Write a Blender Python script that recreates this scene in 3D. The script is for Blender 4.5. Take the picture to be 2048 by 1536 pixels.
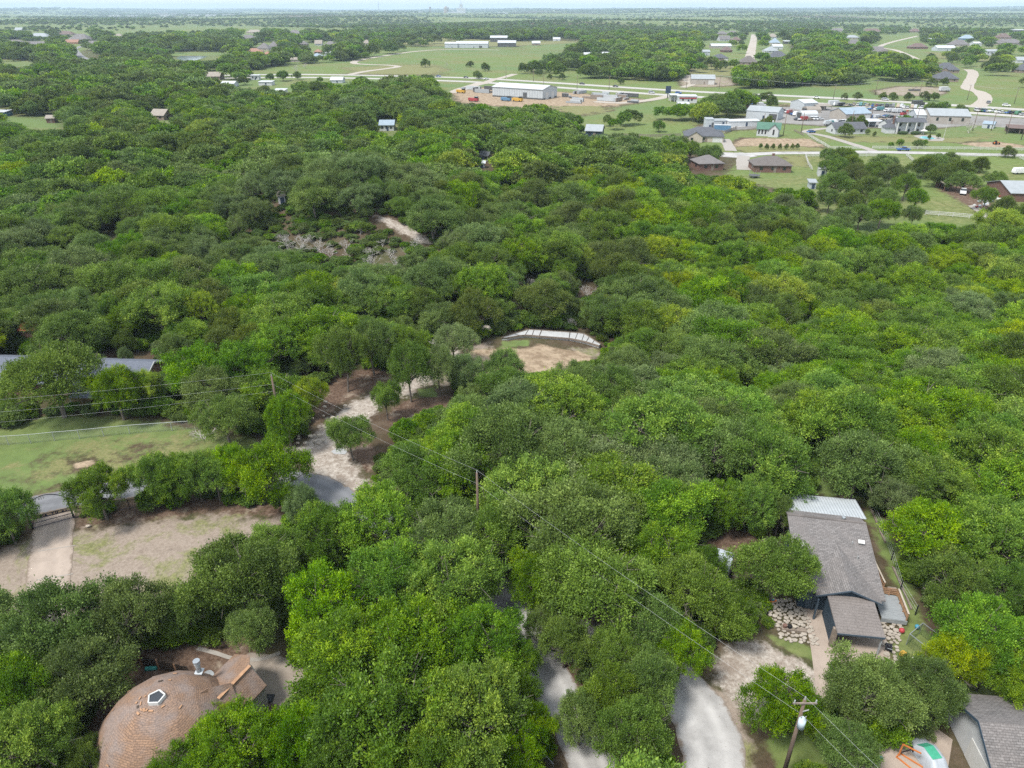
import bpy, bmesh, math, random
import numpy as np
from mathutils import Vector, Matrix
rnd = random.Random(7); rng = np.random.default_rng(11)
for o in list(bpy.data.objects): bpy.data.objects.remove(o)
scene = bpy.context.scene; col = scene.collection
R = math.radians
# ------------------------------------------------------------------ camera
CAMH = 55.0; FPX = 1421.0; HORIZON = 14.0          # focal length and horizon row in a 2048x1536 frame
PITCH = math.atan((768 - HORIZON) / FPX)
cd = bpy.data.cameras.new('camera'); cam = bpy.data.objects.new('camera', cd); col.objects.link(cam)
cam.location = (0, 0, CAMH); cam.rotation_euler = (math.pi/2 - PITCH, 0, 0)
cd.sensor_width = 36; cd.lens = FPX/2048*36; cd.clip_start = .5; cd.clip_end = 60000
scene.camera = cam
# ------------------------------------------------------------------ sky, sun, exposure
SUN_EL, SUN_AZ = 58.0, 232.0          # the sun stands high behind the camera's left shoulder, behind thin cloud
world = bpy.data.worlds.new('World'); scene.world = world; world.use_nodes = True
wn = world.node_tree.nodes; wl = world.node_tree.links
sky = wn.new('ShaderNodeTexSky'); sky.sky_type = 'NISHITA'; sky.sun_disc = False
sky.sun_elevation = R(SUN_EL); sky.sun_rotation = R(SUN_AZ)
sky.air_density = 1.0; sky.dust_density = 2.5; sky.ozone_density = 1.0; sky.altitude = 250
bg = wn['Background']; bg.inputs['Strength'].default_value = .15
# a thin even cloud veil over the clear sky, a little uneven
tc_ = wn.new('ShaderNodeTexCoord'); cn = wn.new('ShaderNodeTexNoise'); cn.inputs['Scale'].default_value = 3.0; cn.inputs['Detail'].default_value = 6
wl.new(tc_.outputs['Generated'], cn.inputs['Vector'])
cc = wn.new('ShaderNodeValToRGB'); cc.color_ramp.elements[0].position = .3; cc.color_ramp.elements[1].position = .7
cc.color_ramp.elements[0].color = (2.0, 2.16, 2.28, 1); cc.color_ramp.elements[1].color = (2.28, 2.38, 2.44, 1)
wl.new(cn.outputs[0], cc.inputs[0])
vm = wn.new('ShaderNodeMix'); vm.data_type = 'RGBA'; vm.inputs['Factor'].default_value = .8
wl.new(sky.outputs[0], vm.inputs['A']); wl.new(cc.outputs[0], vm.inputs['B']); wl.new(vm.outputs['Result'], bg.inputs['Color'])
sd = bpy.data.lights.new('sun', 'SUN'); sd.energy = 1.5; sd.angle = R(12); sd.color = (1, .955, .88)
sun = bpy.data.objects.new('sun', sd); col.objects.link(sun)
az = R(SUN_AZ); el = R(SUN_EL)
sdir = Vector((math.sin(az)*math.cos(el), math.cos(az)*math.cos(el), math.sin(el)))
sun.rotation_euler = sdir.to_track_quat('Z', 'Y').to_euler(); sun.location = sdir*300
vs = scene.view_settings; vs.view_transform = 'Standard'; vs.look = 'None'; vs.gamma = 1; vs.use_curve_mapping = False
vs.exposure = 1.8
scene.cycles.max_bounces = 4; scene.cycles.diffuse_bounces = 3; scene.cycles.glossy_bounces = 2
scene.cycles.transmission_bounces = 3; scene.cycles.transparent_max_bounces = 4; scene.cycles.volume_bounces = 0
scene.cycles.use_adaptive_sampling = False; scene.cycles.use_denoising = False

# ------------------------------------------------------------------ terrain and the photograph's geometry
cp, sp = math.cos(PITCH), math.sin(PITCH)
def sstep(a, b, x):
    t = np.clip((np.asarray(x, float) - a)/(b - a), 0, 1); return t*t*(3 - 2*t)
def height(x, y):
    x = np.asarray(x, float); y = np.asarray(y, float)
    hill = 9.0*np.exp(-(((x + 42)/26)**2 + ((y - 196)/20)**2)/2)
    val = -7.0*np.exp(-(((x - 75)/55)**2 + ((y - 138)/30)**2)/2)
    m = sstep(112, 150, y)*(1 - sstep(330, 430, y))*(1 - sstep(-5, 45, x - (y - 200)*.1))
    und = m*(2.2*np.sin(x*.045 + 1.3)*np.sin(y*.05 + .4) + 1.2*np.sin(x*.09 + y*.06))
    r = np.hypot(x, y)
    far = sstep(1500, 3200, r)*(9*np.sin(x*.0031 + .5)*np.sin(y*.0024 + 1.0) + 5*np.sin(x*.0016 - y*.0043)) + sstep(2500, 9000, r)*(14*np.sin(x*.0007 + 1.1) + 9*np.sin(x*.0017 + y*.0006) + 5*np.sin(x*.004 + .7) + 34*sstep(500, 5000, x) + 10*sstep(-1500, -6000, x) - 8)
    return hill + val + und + far
def H(x, y): return float(height(x, y))
def ray(px, py):
    a = (px - 1024)/FPX; b = (768 - py)/FPX
    return Vector((a, cp + b*sp, -sp + b*cp))
def P3(px, py, z):                       # the point at height z that the photograph shows at (px, py)
    d = ray(px, py); t = (z - CAMH)/d.z
    return Vector((d.x*t, d.y*t, z))
def G(px, py, up=0.0):                   # the ground point (plus up) seen at (px, py)
    z = up
    for _ in range(8):
        p = P3(px, py, z); z = .5*z + .5*(H(p.x, p.y) + up) if _ < 6 else H(p.x, p.y) + up
    p = P3(px, py, z); return p
def px_of(p):
    x, y, z = p[0], p[1], p[2] - CAMH
    dep = y*cp - z*sp
    return 1024 + FPX*x/dep, 768 - FPX*(y*sp + z*cp)/dep, dep
def mpp(py): return CAMH/((sp - (768 - py)/FPX*cp)*FPX)     # metres per photo pixel on flat ground
def in_poly(px, py, poly):
    px = np.asarray(px, float); py = np.asarray(py, float); ins = np.zeros(px.shape, bool); n = len(poly)
    for i in range(n):
        x0, y0 = poly[i]; x1, y1 = poly[(i + 1) % n]
        c = ((y0 > py) != (y1 > py))
        with np.errstate(divide='ignore', invalid='ignore'):
            xx = (x1 - x0)*(py - y0)/((y1 - y0) if y1 != y0 else 1e-9) + x0
        ins ^= c & (px < xx)
    return ins
def poly_sd(x, y, poly):                 # signed distance, positive inside
    d = np.full(x.shape, 1e9); n = len(poly)
    for i in range(n):
        ax, ay = poly[i]; bx, by = poly[(i + 1) % n]
        dx, dy = bx - ax, by - ay; L2 = dx*dx + dy*dy + 1e-9
        t = np.clip(((x - ax)*dx + (y - ay)*dy)/L2, 0, 1)
        d = np.minimum(d, np.hypot(x - ax - t*dx, y - ay - t*dy))
    return np.where(in_poly(x, y, poly), d, -d)

# ------------------------------------------------------------------ materials
M = {}
def nodes_of(name):
    m = bpy.data.materials.new(name); m.use_nodes = True; M[name] = m
    nt = m.node_tree; return m, nt, nt.nodes, nt.links, nt.nodes['Principled BSDF']
def rgb(c): return (c[0], c[1], c[2], 1)
def hexc(h):
    v = [int(h[i:i+2], 16)/255 for i in (0, 2, 4)]
    return tuple(((c + .055)/1.055)**2.4 if c > .04045 else c/12.92 for c in v)
def pm(name, c1, c2=None, scale=2.0, rough=.8, bump=0.0, spec=.3, metal=0.0, detail=6, stretch=None, contrast=(.35, .65)):
    """a surface whose colour wanders between two tones"""
    if name in M: return M[name]
    m, nt, N, L, b = nodes_of(name)
    b.inputs['Roughness'].default_value = rough; b.inputs['Metallic'].default_value = metal
    b.inputs['Specular IOR Level'].default_value = spec
    c2 = c2 or tuple(c*.82 for c in c1)
    tc = N.new('ShaderNodeTexCoord'); mp = N.new('ShaderNodeMapping'); L.new(tc.outputs['Object'], mp.inputs[0])
    if stretch: mp.inputs['Scale'].default_value = stretch
    no = N.new('ShaderNodeTexNoise'); no.inputs['Scale'].default_value = scale; no.inputs['Detail'].default_value = detail
    no.inputs['Roughness'].default_value = .65
    L.new(mp.outputs[0], no.inputs['Vector'])
    cr = N.new('ShaderNodeValToRGB'); cr.color_ramp.elements[0].position = contrast[0]; cr.color_ramp.elements[1].position = contrast[1]
    cr.color_ramp.elements[0].color = rgb(c2); cr.color_ramp.elements[1].color = rgb(c1)
    L.new(no.outputs[0], cr.inputs[0]); L.new(cr.outputs[0], b.inputs['Base Color'])
    if bump:
        bp = N.new('ShaderNodeBump'); bp.inputs['Strength'].default_value = bump; bp.inputs['Distance'].default_value = .05
        L.new(no.outputs[0], bp.inputs['Height']); L.new(bp.outputs[0], b.inputs['Normal'])
    return m
def shingle(name, c1, c2, mortar, w=.33, h=.15, blotch=None):
    """asphalt shingles in courses, laid with the mesh's UV (u along the eave, v up the slope, in metres)"""
    m, nt, N, L, b = nodes_of(name)
    b.inputs['Roughness'].default_value = .9; b.inputs['Specular IOR Level'].default_value = .15
    tc = N.new('ShaderNodeTexCoord')
    br = N.new('ShaderNodeTexBrick'); br.inputs['Scale'].default_value = 1.0
    br.inputs['Brick Width'].default_value = w; br.inputs['Row Height'].default_value = h
    br.inputs['Mortar Size'].default_value = .016; br.inputs['Mortar Smooth'].default_value = .2
    br.inputs['Color1'].default_value = rgb(c1); br.inputs['Color2'].default_value = rgb(c2); br.inputs['Mortar'].default_value = rgb(mortar)
    L.new(tc.outputs['UV'], br.inputs['Vector'])
    no = N.new('ShaderNodeTexNoise'); no.inputs['Scale'].default_value = .55; no.inputs['Detail'].default_value = 8
    L.new(tc.outputs['Object'], no.inputs['Vector'])
    mx = N.new('ShaderNodeMix'); mx.data_type = 'RGBA'; mx.blend_type = 'MIX'
    cr = N.new('ShaderNodeValToRGB'); cr.color_ramp.elements[0].position = .42; cr.color_ramp.elements[1].position = .62
    L.new(no.outputs[0], cr.inputs[0]); L.new(cr.outputs[0], mx.inputs['Factor'])
    L.new(br.outputs['Color'], mx.inputs['A'])
    mx.inputs['B'].default_value = rgb(blotch or c1)
    m2 = N.new('ShaderNodeMix'); m2.data_type = 'RGBA'; m2.inputs['Factor'].default_value = .55
    L.new(br.outputs['Color'], m2.inputs['A']); L.new(mx.outputs['Result'], m2.inputs['B'])
    n2 = N.new('ShaderNodeTexNoise'); n2.inputs['Scale'].default_value = 9; n2.inputs['Detail'].default_value = 4
    L.new(tc.outputs['Object'], n2.inputs['Vector'])
    m3 = N.new('ShaderNodeMix'); m3.data_type = 'RGBA'; m3.blend_type = 'OVERLAY'; m3.inputs['Factor'].default_value = .6
    L.new(m2.outputs['Result'], m3.inputs['A']); L.new(n2.outputs[0], m3.inputs['B'])
    L.new(m3.outputs['Result'], b.inputs['Base Color'])
    bp = N.new('ShaderNodeBump'); bp.inputs['Strength'].default_value = .5; bp.inputs['Distance'].default_value = .02; bp.invert = True
    L.new(br.outputs['Fac'], bp.inputs['Height']); L.new(bp.outputs[0], b.inputs['Normal'])
    return m
def leafmat(name, c1, c2, c3):
    """leaves: tone wanders leaf by leaf and spray by spray, and from tree to tree"""
    m, nt, N, L, b = nodes_of(name)
    out = N['Material Output']; N.remove(b)
    at = N.new('ShaderNodeAttribute'); at.attribute_name = 'tint'
    cr = N.new('ShaderNodeValToRGB'); e = cr.color_ramp.elements
    e[0].position = .05; e[0].color = rgb(c2); e[1].position = .97; e[1].color = rgb(c3)
    k = e.new(.55); k.color = rgb(c1)
    L.new(at.outputs['Fac'], cr.inputs[0])
    oi = N.new('ShaderNodeObjectInfo')
    hs = N.new('ShaderNodeHueSaturation')
    a1 = N.new('ShaderNodeMapRange'); a1.inputs['To Min'].default_value = .49; a1.inputs['To Max'].default_value = .512
    L.new(oi.outputs['Random'], a1.inputs['Value']); L.new(a1.outputs[0], hs.inputs['Hue'])
    w = N.new('ShaderNodeMath'); w.operation = 'MULTIPLY'; w.inputs[1].default_value = 7.31; L.new(oi.outputs['Random'], w.inputs[0])
    f = N.new('ShaderNodeMath'); f.operation = 'FRACT'; L.new(w.outputs[0], f.inputs[0])
    a2 = N.new('ShaderNodeMapRange'); a2.inputs['To Min'].default_value = .82; a2.inputs['To Max'].default_value = 1.15
    L.new(f.outputs[0], a2.inputs['Value']); L.new(a2.outputs[0], hs.inputs['Value'])
    w2 = N.new('ShaderNodeMath'); w2.operation = 'MULTIPLY'; w2.inputs[1].default_value = 23.7; L.new(oi.outputs['Random'], w2.inputs[0])
    f2 = N.new('ShaderNodeMath'); f2.operation = 'FRACT'; L.new(w2.outputs[0], f2.inputs[0])
    a3 = N.new('ShaderNodeMapRange'); a3.inputs['To Min'].default_value = .88; a3.inputs['To Max'].default_value = 1.08
    L.new(f2.outputs[0], a3.inputs['Value']); L.new(a3.outputs[0], hs.inputs['Saturation'])
    L.new(cr.outputs[0], hs.inputs['Color'])
    d = N.new('ShaderNodeBsdfDiffuse'); t = N.new('ShaderNodeBsdfTranslucent'); g = N.new('ShaderNodeBsdfGlossy')
    g.inputs['Roughness'].default_value = .5; g.inputs['Color'].default_value = (.8, .85, .8, 1)
    L.new(hs.outputs[0], d.inputs['Color']); L.new(hs.outputs[0], t.inputs['Color'])
    m1 = N.new('ShaderNodeMixShader'); m1.inputs[0].default_value = .38
    L.new(d.outputs[0], m1.inputs[1]); L.new(t.outputs[0], m1.inputs[2])
    m2 = N.new('ShaderNodeMixShader'); m2.inputs[0].default_value = .018
    L.new(m1.outputs[0], m2.inputs[1]); L.new(g.outputs[0], m2.inputs[2]); L.new(m2.outputs[0], out.inputs['Surface'])
    return m

# ------------------------------------------------------------------ object helpers
def tag(o, label=None, cat=None, group=None, kind=None):
    if label: o['label'] = label
    if cat: o['category'] = cat
    if group: o['group'] = group
    if kind: o['kind'] = kind
    return o
def link(o, parent=None):
    col.objects.link(o)
    if parent is not None: o.parent = parent
    return o
def thing(name, label, cat, loc=(0, 0, 0), rz=0.0, group=None):
    o = bpy.data.objects.new(name, None); o.location = loc; o.rotation_euler = (0, 0, rz); o.empty_display_size = .5
    link(o); return tag(o, label, cat, group)
class MB:
    def __init__(s): s.v = []; s.f = []; s.uv = None
    def poly(s, pts):
        n = len(s.v); s.v += [tuple(p) for p in pts]; s.f.append(tuple(range(n, n + len(pts)))); return s
    def prism(s, base, h, down=False):      # polygon (counter-clockwise from above) extruded by vector or height
        hv = Vector((0, 0, h)) if isinstance(h, (int, float)) else Vector(h)
        n = len(s.v); k = len(base); b = [Vector(p) for p in base]
        s.v += [tuple(p) for p in b] + [tuple(p + hv) for p in b]
        s.f.append(tuple(reversed(range(n, n + k)))); s.f.append(tuple(range(n + k, n + 2*k)))
        for i in range(k):
            j = (i + 1) % k; s.f.append((n + i, n + j, n + k + j, n + k + i))
        return s
    def box(s, x0, x1, y0, y1, z0, z1):
        return s.prism([(x0, y0, z0), (x1, y0, z0), (x1, y1, z0), (x0, y1, z0)], z1 - z0)
    def bar(s, p, q, w, h=None, up=(0, 0, 1)):   # a straight bar of rectangular section
        p = Vector(p); q = Vector(q); h = h or w; a = (q - p).normalized(); u = Vector(up)
        if abs(a.dot(u)) > .98: u = Vector((1, 0, 0))
        b = a.cross(u).normalized(); c = b.cross(a).normalized()
        sec = [b*x*w/2 + c*y*h/2 for x, y in ((-1, -1), (1, -1), (1, 1), (-1, 1))]
        return s.prism([p + k for k in sec], q - p)
    def tube(s, pts, rad, n=8, cap=True):
        pts = [Vector(p) for p in pts]; rad = rad if isinstance(rad, (list, tuple)) else [rad]*len(pts)
        base = len(s.v); prev = None
        for i, p in enumerate(pts):
            a = (pts[min(i + 1, len(pts) - 1)] - pts[max(i - 1, 0)]).normalized()
            u = prev if prev is not None else (Vector((0, 0, 1)) if abs(a.z) < .9 else Vector((1, 0, 0)))
            b = a.cross(u).normalized(); c = b.cross(a).normalized(); prev = c
            for k in range(n):
                t = 2*math.pi*k/n; s.v.append(tuple(p + (b*math.cos(t) + c*math.sin(t))*rad[i]))
        for i in range(len(pts) - 1):
            for k in range(n):
                q = (k + 1) % n; s.f.append((base + i*n + k, base + i*n + q, base + (i + 1)*n + q, base + (i + 1)*n + k))
        if cap:
            s.f.append(tuple(reversed(range(base, base + n)))); e = base + (len(pts) - 1)*n; s.f.append(tuple(range(e, e + n)))
        return s
    def blob(s, c, r, seed=0, sub=1, rough=.15):
        bm = bmesh.new(); bmesh.ops.create_icosphere(bm, subdivisions=sub, radius=1); q = random.Random(seed); n = len(s.v)
        for v in bm.verts:
            k = 1 + q.uniform(-rough, rough); s.v.append((c[0] + v.co.x*r[0]*k, c[1] + v.co.y*r[1]*k, c[2] + v.co.z*r[2]*k))
        for f in bm.faces: s.f.append(tuple(n + v.index for v in f.verts))
        bm.free(); return s
    def mesh(s, name, mat, org=None, smooth=False):
        me = bpy.data.meshes.new(name)
        v = s.v if org is None else [(p[0] - org[0], p[1] - org[1], p[2] - org[2]) for p in s.v]
        me.from_pydata(v, [], s.f)
        for m in (mat if isinstance(mat, (list, tuple)) else [mat]): me.materials.append(M[m] if isinstance(m, str) else m)
        if smooth:
            me.polygons.foreach_set('use_smooth', [True]*len(me.polygons))
        me.update(); return me
    def part(s, name, mat, parent, world=False, smooth=False, label=None):   # world: vertices are in world space, parent has no rotation
        me = s.mesh(name, mat, parent.location if world else None, smooth)
        if world and parent.parent is not None: raise RuntimeError('world part of a part')
        o = bpy.data.objects.new(name, me); link(o, parent)
        if label: o['label'] = label
        return o
    def solo(s, name, mat, label=None, cat=None, group=None, kind=None, smooth=False, org=None):
        if org is None:
            a = np.array(s.v); org = Vector(((a[:, 0].min() + a[:, 0].max())/2, (a[:, 1].min() + a[:, 1].max())/2, a[:, 2].min()))
        o = bpy.data.objects.new(name, s.mesh(name, mat, org, smooth)); o.location = org; link(o)
        return tag(o, label, cat, group, kind)
def roof_uv(me):
    """lay UVs on every face: u along the horizontal, v up the slope, in metres"""
    uv = me.uv_layers.new(name='UVMap')
    for p in me.polygons:
        n = p.normal; u = Vector((0, 0, 1)).cross(n)
        u = u.normalized() if u.length > 1e-4 else Vector((1, 0, 0)); v = n.cross(u)
        for li in p.loop_indices:
            c = me.vertices[me.loops[li].vertex_index].co; uv.data[li].uv = (c.dot(u), c.dot(v))
_O = 'first second third fourth fifth sixth seventh eighth ninth tenth eleventh twelfth thirteenth fourteenth fifteenth sixteenth seventeenth eighteenth nineteenth twentieth'.split()
def nth(k): return _O[k] if k < 20 else ('twenty-' if k < 29 else 'thirty-')+_O[(k - 20) % 10] if k not in (29, 39) else {29: 'thirtieth', 39: 'fortieth'}[k]
def rank(xs): o = sorted(range(len(xs)), key=lambda i: xs[i]); return {i: nth(k) for k, i in enumerate(o)}     # counted from the left
def asphalt(name, c1, c2, crack, speck, wear=.9):
    """worn asphalt: broad patches, fine grain, hair cracks and fallen leaves"""
    m, nt, N, L, b = nodes_of(name); b.inputs['Roughness'].default_value = .92; b.inputs['Specular IOR Level'].default_value = .2
    tc = N.new('ShaderNodeTexCoord')
    def nz_(s, d=6):
        n = N.new('ShaderNodeTexNoise'); n.inputs['Scale'].default_value = s; n.inputs['Detail'].default_value = d; n.inputs['Roughness'].default_value = .65; L.new(tc.outputs['Object'], n.inputs['Vector']); return n.outputs[0]
    def ramp(f, lo, hi, x, y):
        r = N.new('ShaderNodeValToRGB'); r.color_ramp.elements[0].position = lo; r.color_ramp.elements[1].position = hi; r.color_ramp.elements[0].color = rgb(x); r.color_ramp.elements[1].color = rgb(y); L.new(f, r.inputs[0]); return r.outputs[0]
    def mx(f, x, y, bl='MIX'):
        n = N.new('ShaderNodeMix'); n.data_type = 'RGBA'; n.blend_type = bl
        if isinstance(f, float): n.inputs['Factor'].default_value = f
        else: L.new(f, n.inputs['Factor'])
        L.new(x, n.inputs['A'])
        if isinstance(y, tuple): n.inputs['B'].default_value = rgb(y)
        else: L.new(y, n.inputs['B'])
        return n.outputs['Result']
    c = ramp(nz_(.35), .35, .65, c2, c1); c = mx(.35, c, nz_(14, 4), 'OVERLAY')
    vo = N.new('ShaderNodeTexVoronoi'); vo.feature = 'DISTANCE_TO_EDGE'; vo.inputs['Scale'].default_value = .42
    wv = N.new('ShaderNodeMix'); wv.data_type = 'VECTOR'; wv.inputs['Factor'].default_value = .22
    nv = N.new('ShaderNodeTexNoise'); nv.inputs['Scale'].default_value = .8; nv.inputs['Detail'].default_value = 5; L.new(tc.outputs['Object'], nv.inputs['Vector'])
    L.new(tc.outputs['Object'], wv.inputs['A']); L.new(nv.outputs['Color'], wv.inputs['B']); L.new(wv.outputs['Result'], vo.inputs['Vector'])
    c = mx(ramp(vo.outputs['Distance'], .004, .022, (crack,)*3, (0, 0, 0)), c, tuple(x*.45 for x in c1))
    c = mx(ramp(nz_(3.2, 3), .655, .7, (0, 0, 0), (speck,)*3), c, (.1, .075, .055))
    # wheel tracks worn paler, verges crumbling into dirt and leaves
    sx = N.new('ShaderNodeSeparateXYZ'); L.new(tc.outputs['UV'], sx.inputs[0])
    def mth(op, x, y):
        n = N.new('ShaderNodeMath'); n.operation = op
        for i, v in enumerate((x, y)):
            if isinstance(v, (int, float)): n.inputs[i].default_value = v
            else: L.new(v, n.inputs[i])
        return n.outputs[0]
    off = mth('ABSOLUTE', mth('SUBTRACT', sx.outputs[0], .5), 0.0)
    trk = mth('ABSOLUTE', mth('SUBTRACT', off, .2), 0.0)
    c = mx(mth('MULTIPLY', ramp(trk, .02, .13, (wear,)*3, (0, 0, 0)), nz_(.6, 5)), c, tuple(min(.9, x*1.3) for x in c1))
    edge = mth('ADD', off, mth('MULTIPLY', mth('SUBTRACT', nz_(1.3, 7), .5), .34))
    c = mx(ramp(edge, .43, .5, (0, 0, 0), (.9, .9, .9)), c, (.17, .135, .105))
    st = ramp(nz_(.16, 5), .52, .66, (0, 0, 0), (.5, .5, .5)); c = mx(st, c, tuple(x*.62 for x in c2))
    L.new(c, b.inputs['Base Color'])
    bp = N.new('ShaderNodeBump'); bp.inputs['Strength'].default_value = .35; bp.inputs['Distance'].default_value = .03; L.new(nz_(9, 6), bp.inputs['Height']); L.new(bp.outputs[0], b.inputs['Normal'])
    return m
KEEP = []          # picture regions that no scattered tree may cover
FOOT = []          # (x, y, radius) of buildings
ROADS = []         # (list of points, half width)
def sheet(name, pxpoly, z, mat, kind='structure', parent=None, label=None, thick=0.0, up=0.0):
    pts = [G(*p) for p in pxpoly]; 
    area = sum(pts[i].x*pts[(i+1) % len(pts)].y - pts[(i+1) % len(pts)].x*pts[i].y for i in range(len(pts)))
    if area < 0: pts.reverse()
    b = MB()
    if thick: b.prism([(p.x, p.y, p.z + z - thick) for p in pts], thick)
    else: b.poly([(p.x, p.y, p.z + z) for p in pts])
    o = b.part(name, mat, parent, world=True) if parent is not None else b.solo(name, mat, kind=kind)
    uv = o.data.uv_layers.new(name='UVMap')
    for k in range(len(uv.data)): uv.data[k].uv = (.5, .5)
    if parent is not None: return o
    if label: o['label'] = label
    return o
def smooth_line(pts, step):
    pts = [Vector(p) for p in pts]; P = [pts[0]*2 - pts[1]] + pts + [pts[-1]*2 - pts[-2]]; out = []
    for i in range(1, len(P) - 2):
        n = max(1, int((P[i + 1] - P[i]).length/step))
        for k in range(n):
            t = k/n; a, b, c, d = P[i - 1], P[i], P[i + 1], P[i + 2]
            out.append(.5*((2*b) + (c - a)*t + (2*a - 5*b + 4*c - d)*t*t + (3*b - a - 3*c + d)*t**3))
    out.append(pts[-1]); return out
def road(name, pxpts, width, z, mat, step=3.0, taper=None, world=None, keep=True):
    line = smooth_line([G(*p) for p in pxpts] if world is None else world, step); b = MB(); n = len(line)
    ROADS.append(([(p.x, p.y) for p in line], width/2))
    for i, p in enumerate(line):
        a = (line[min(i + 1, n - 1)] - line[max(i - 1, 0)]); a.z = 0; a.normalize(); s = Vector((a.y, -a.x, 0))
        w = width/2*(1 if taper is None else taper[0] + (taper[1] - taper[0])*i/(n - 1))
        w *= 1 + .04*math.sin(i*.9) + .03*math.sin(i*2.3 + 1) + rnd.uniform(-.035, .035)
        for k in (-1, 0, 1):
            q = p + s*w*k; b.v.append((q.x, q.y, H(q.x, q.y) + z))
    for i in range(n - 1):
        for k in (0, 1): b.f.append((3*i + k, 3*i + k + 1, 3*i + k + 4, 3*i + k + 3))
    b.f = [tuple(f) for f in b.f]
    o = b.solo(name, mat, kind='structure', org=Vector((0, 0, 0)))
    uv = o.data.uv_layers.new(name='UVMap')           # u runs across the road, v along it
    for pl in o.data.polygons:
        for li in pl.loop_indices: vi = o.data.loops[li].vertex_index; uv.data[li].uv = ((vi % 3)/2, (vi//3)*step)
    return o
def copy_tree(src, name=None):
    c = src.copy(); col.objects.link(c)
    for ch in list(src.children):
        d = ch.copy(); col.objects.link(d); d.parent = c
        for g in list(ch.children):
            e = g.copy(); col.objects.link(e); e.parent = d
    return c
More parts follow.
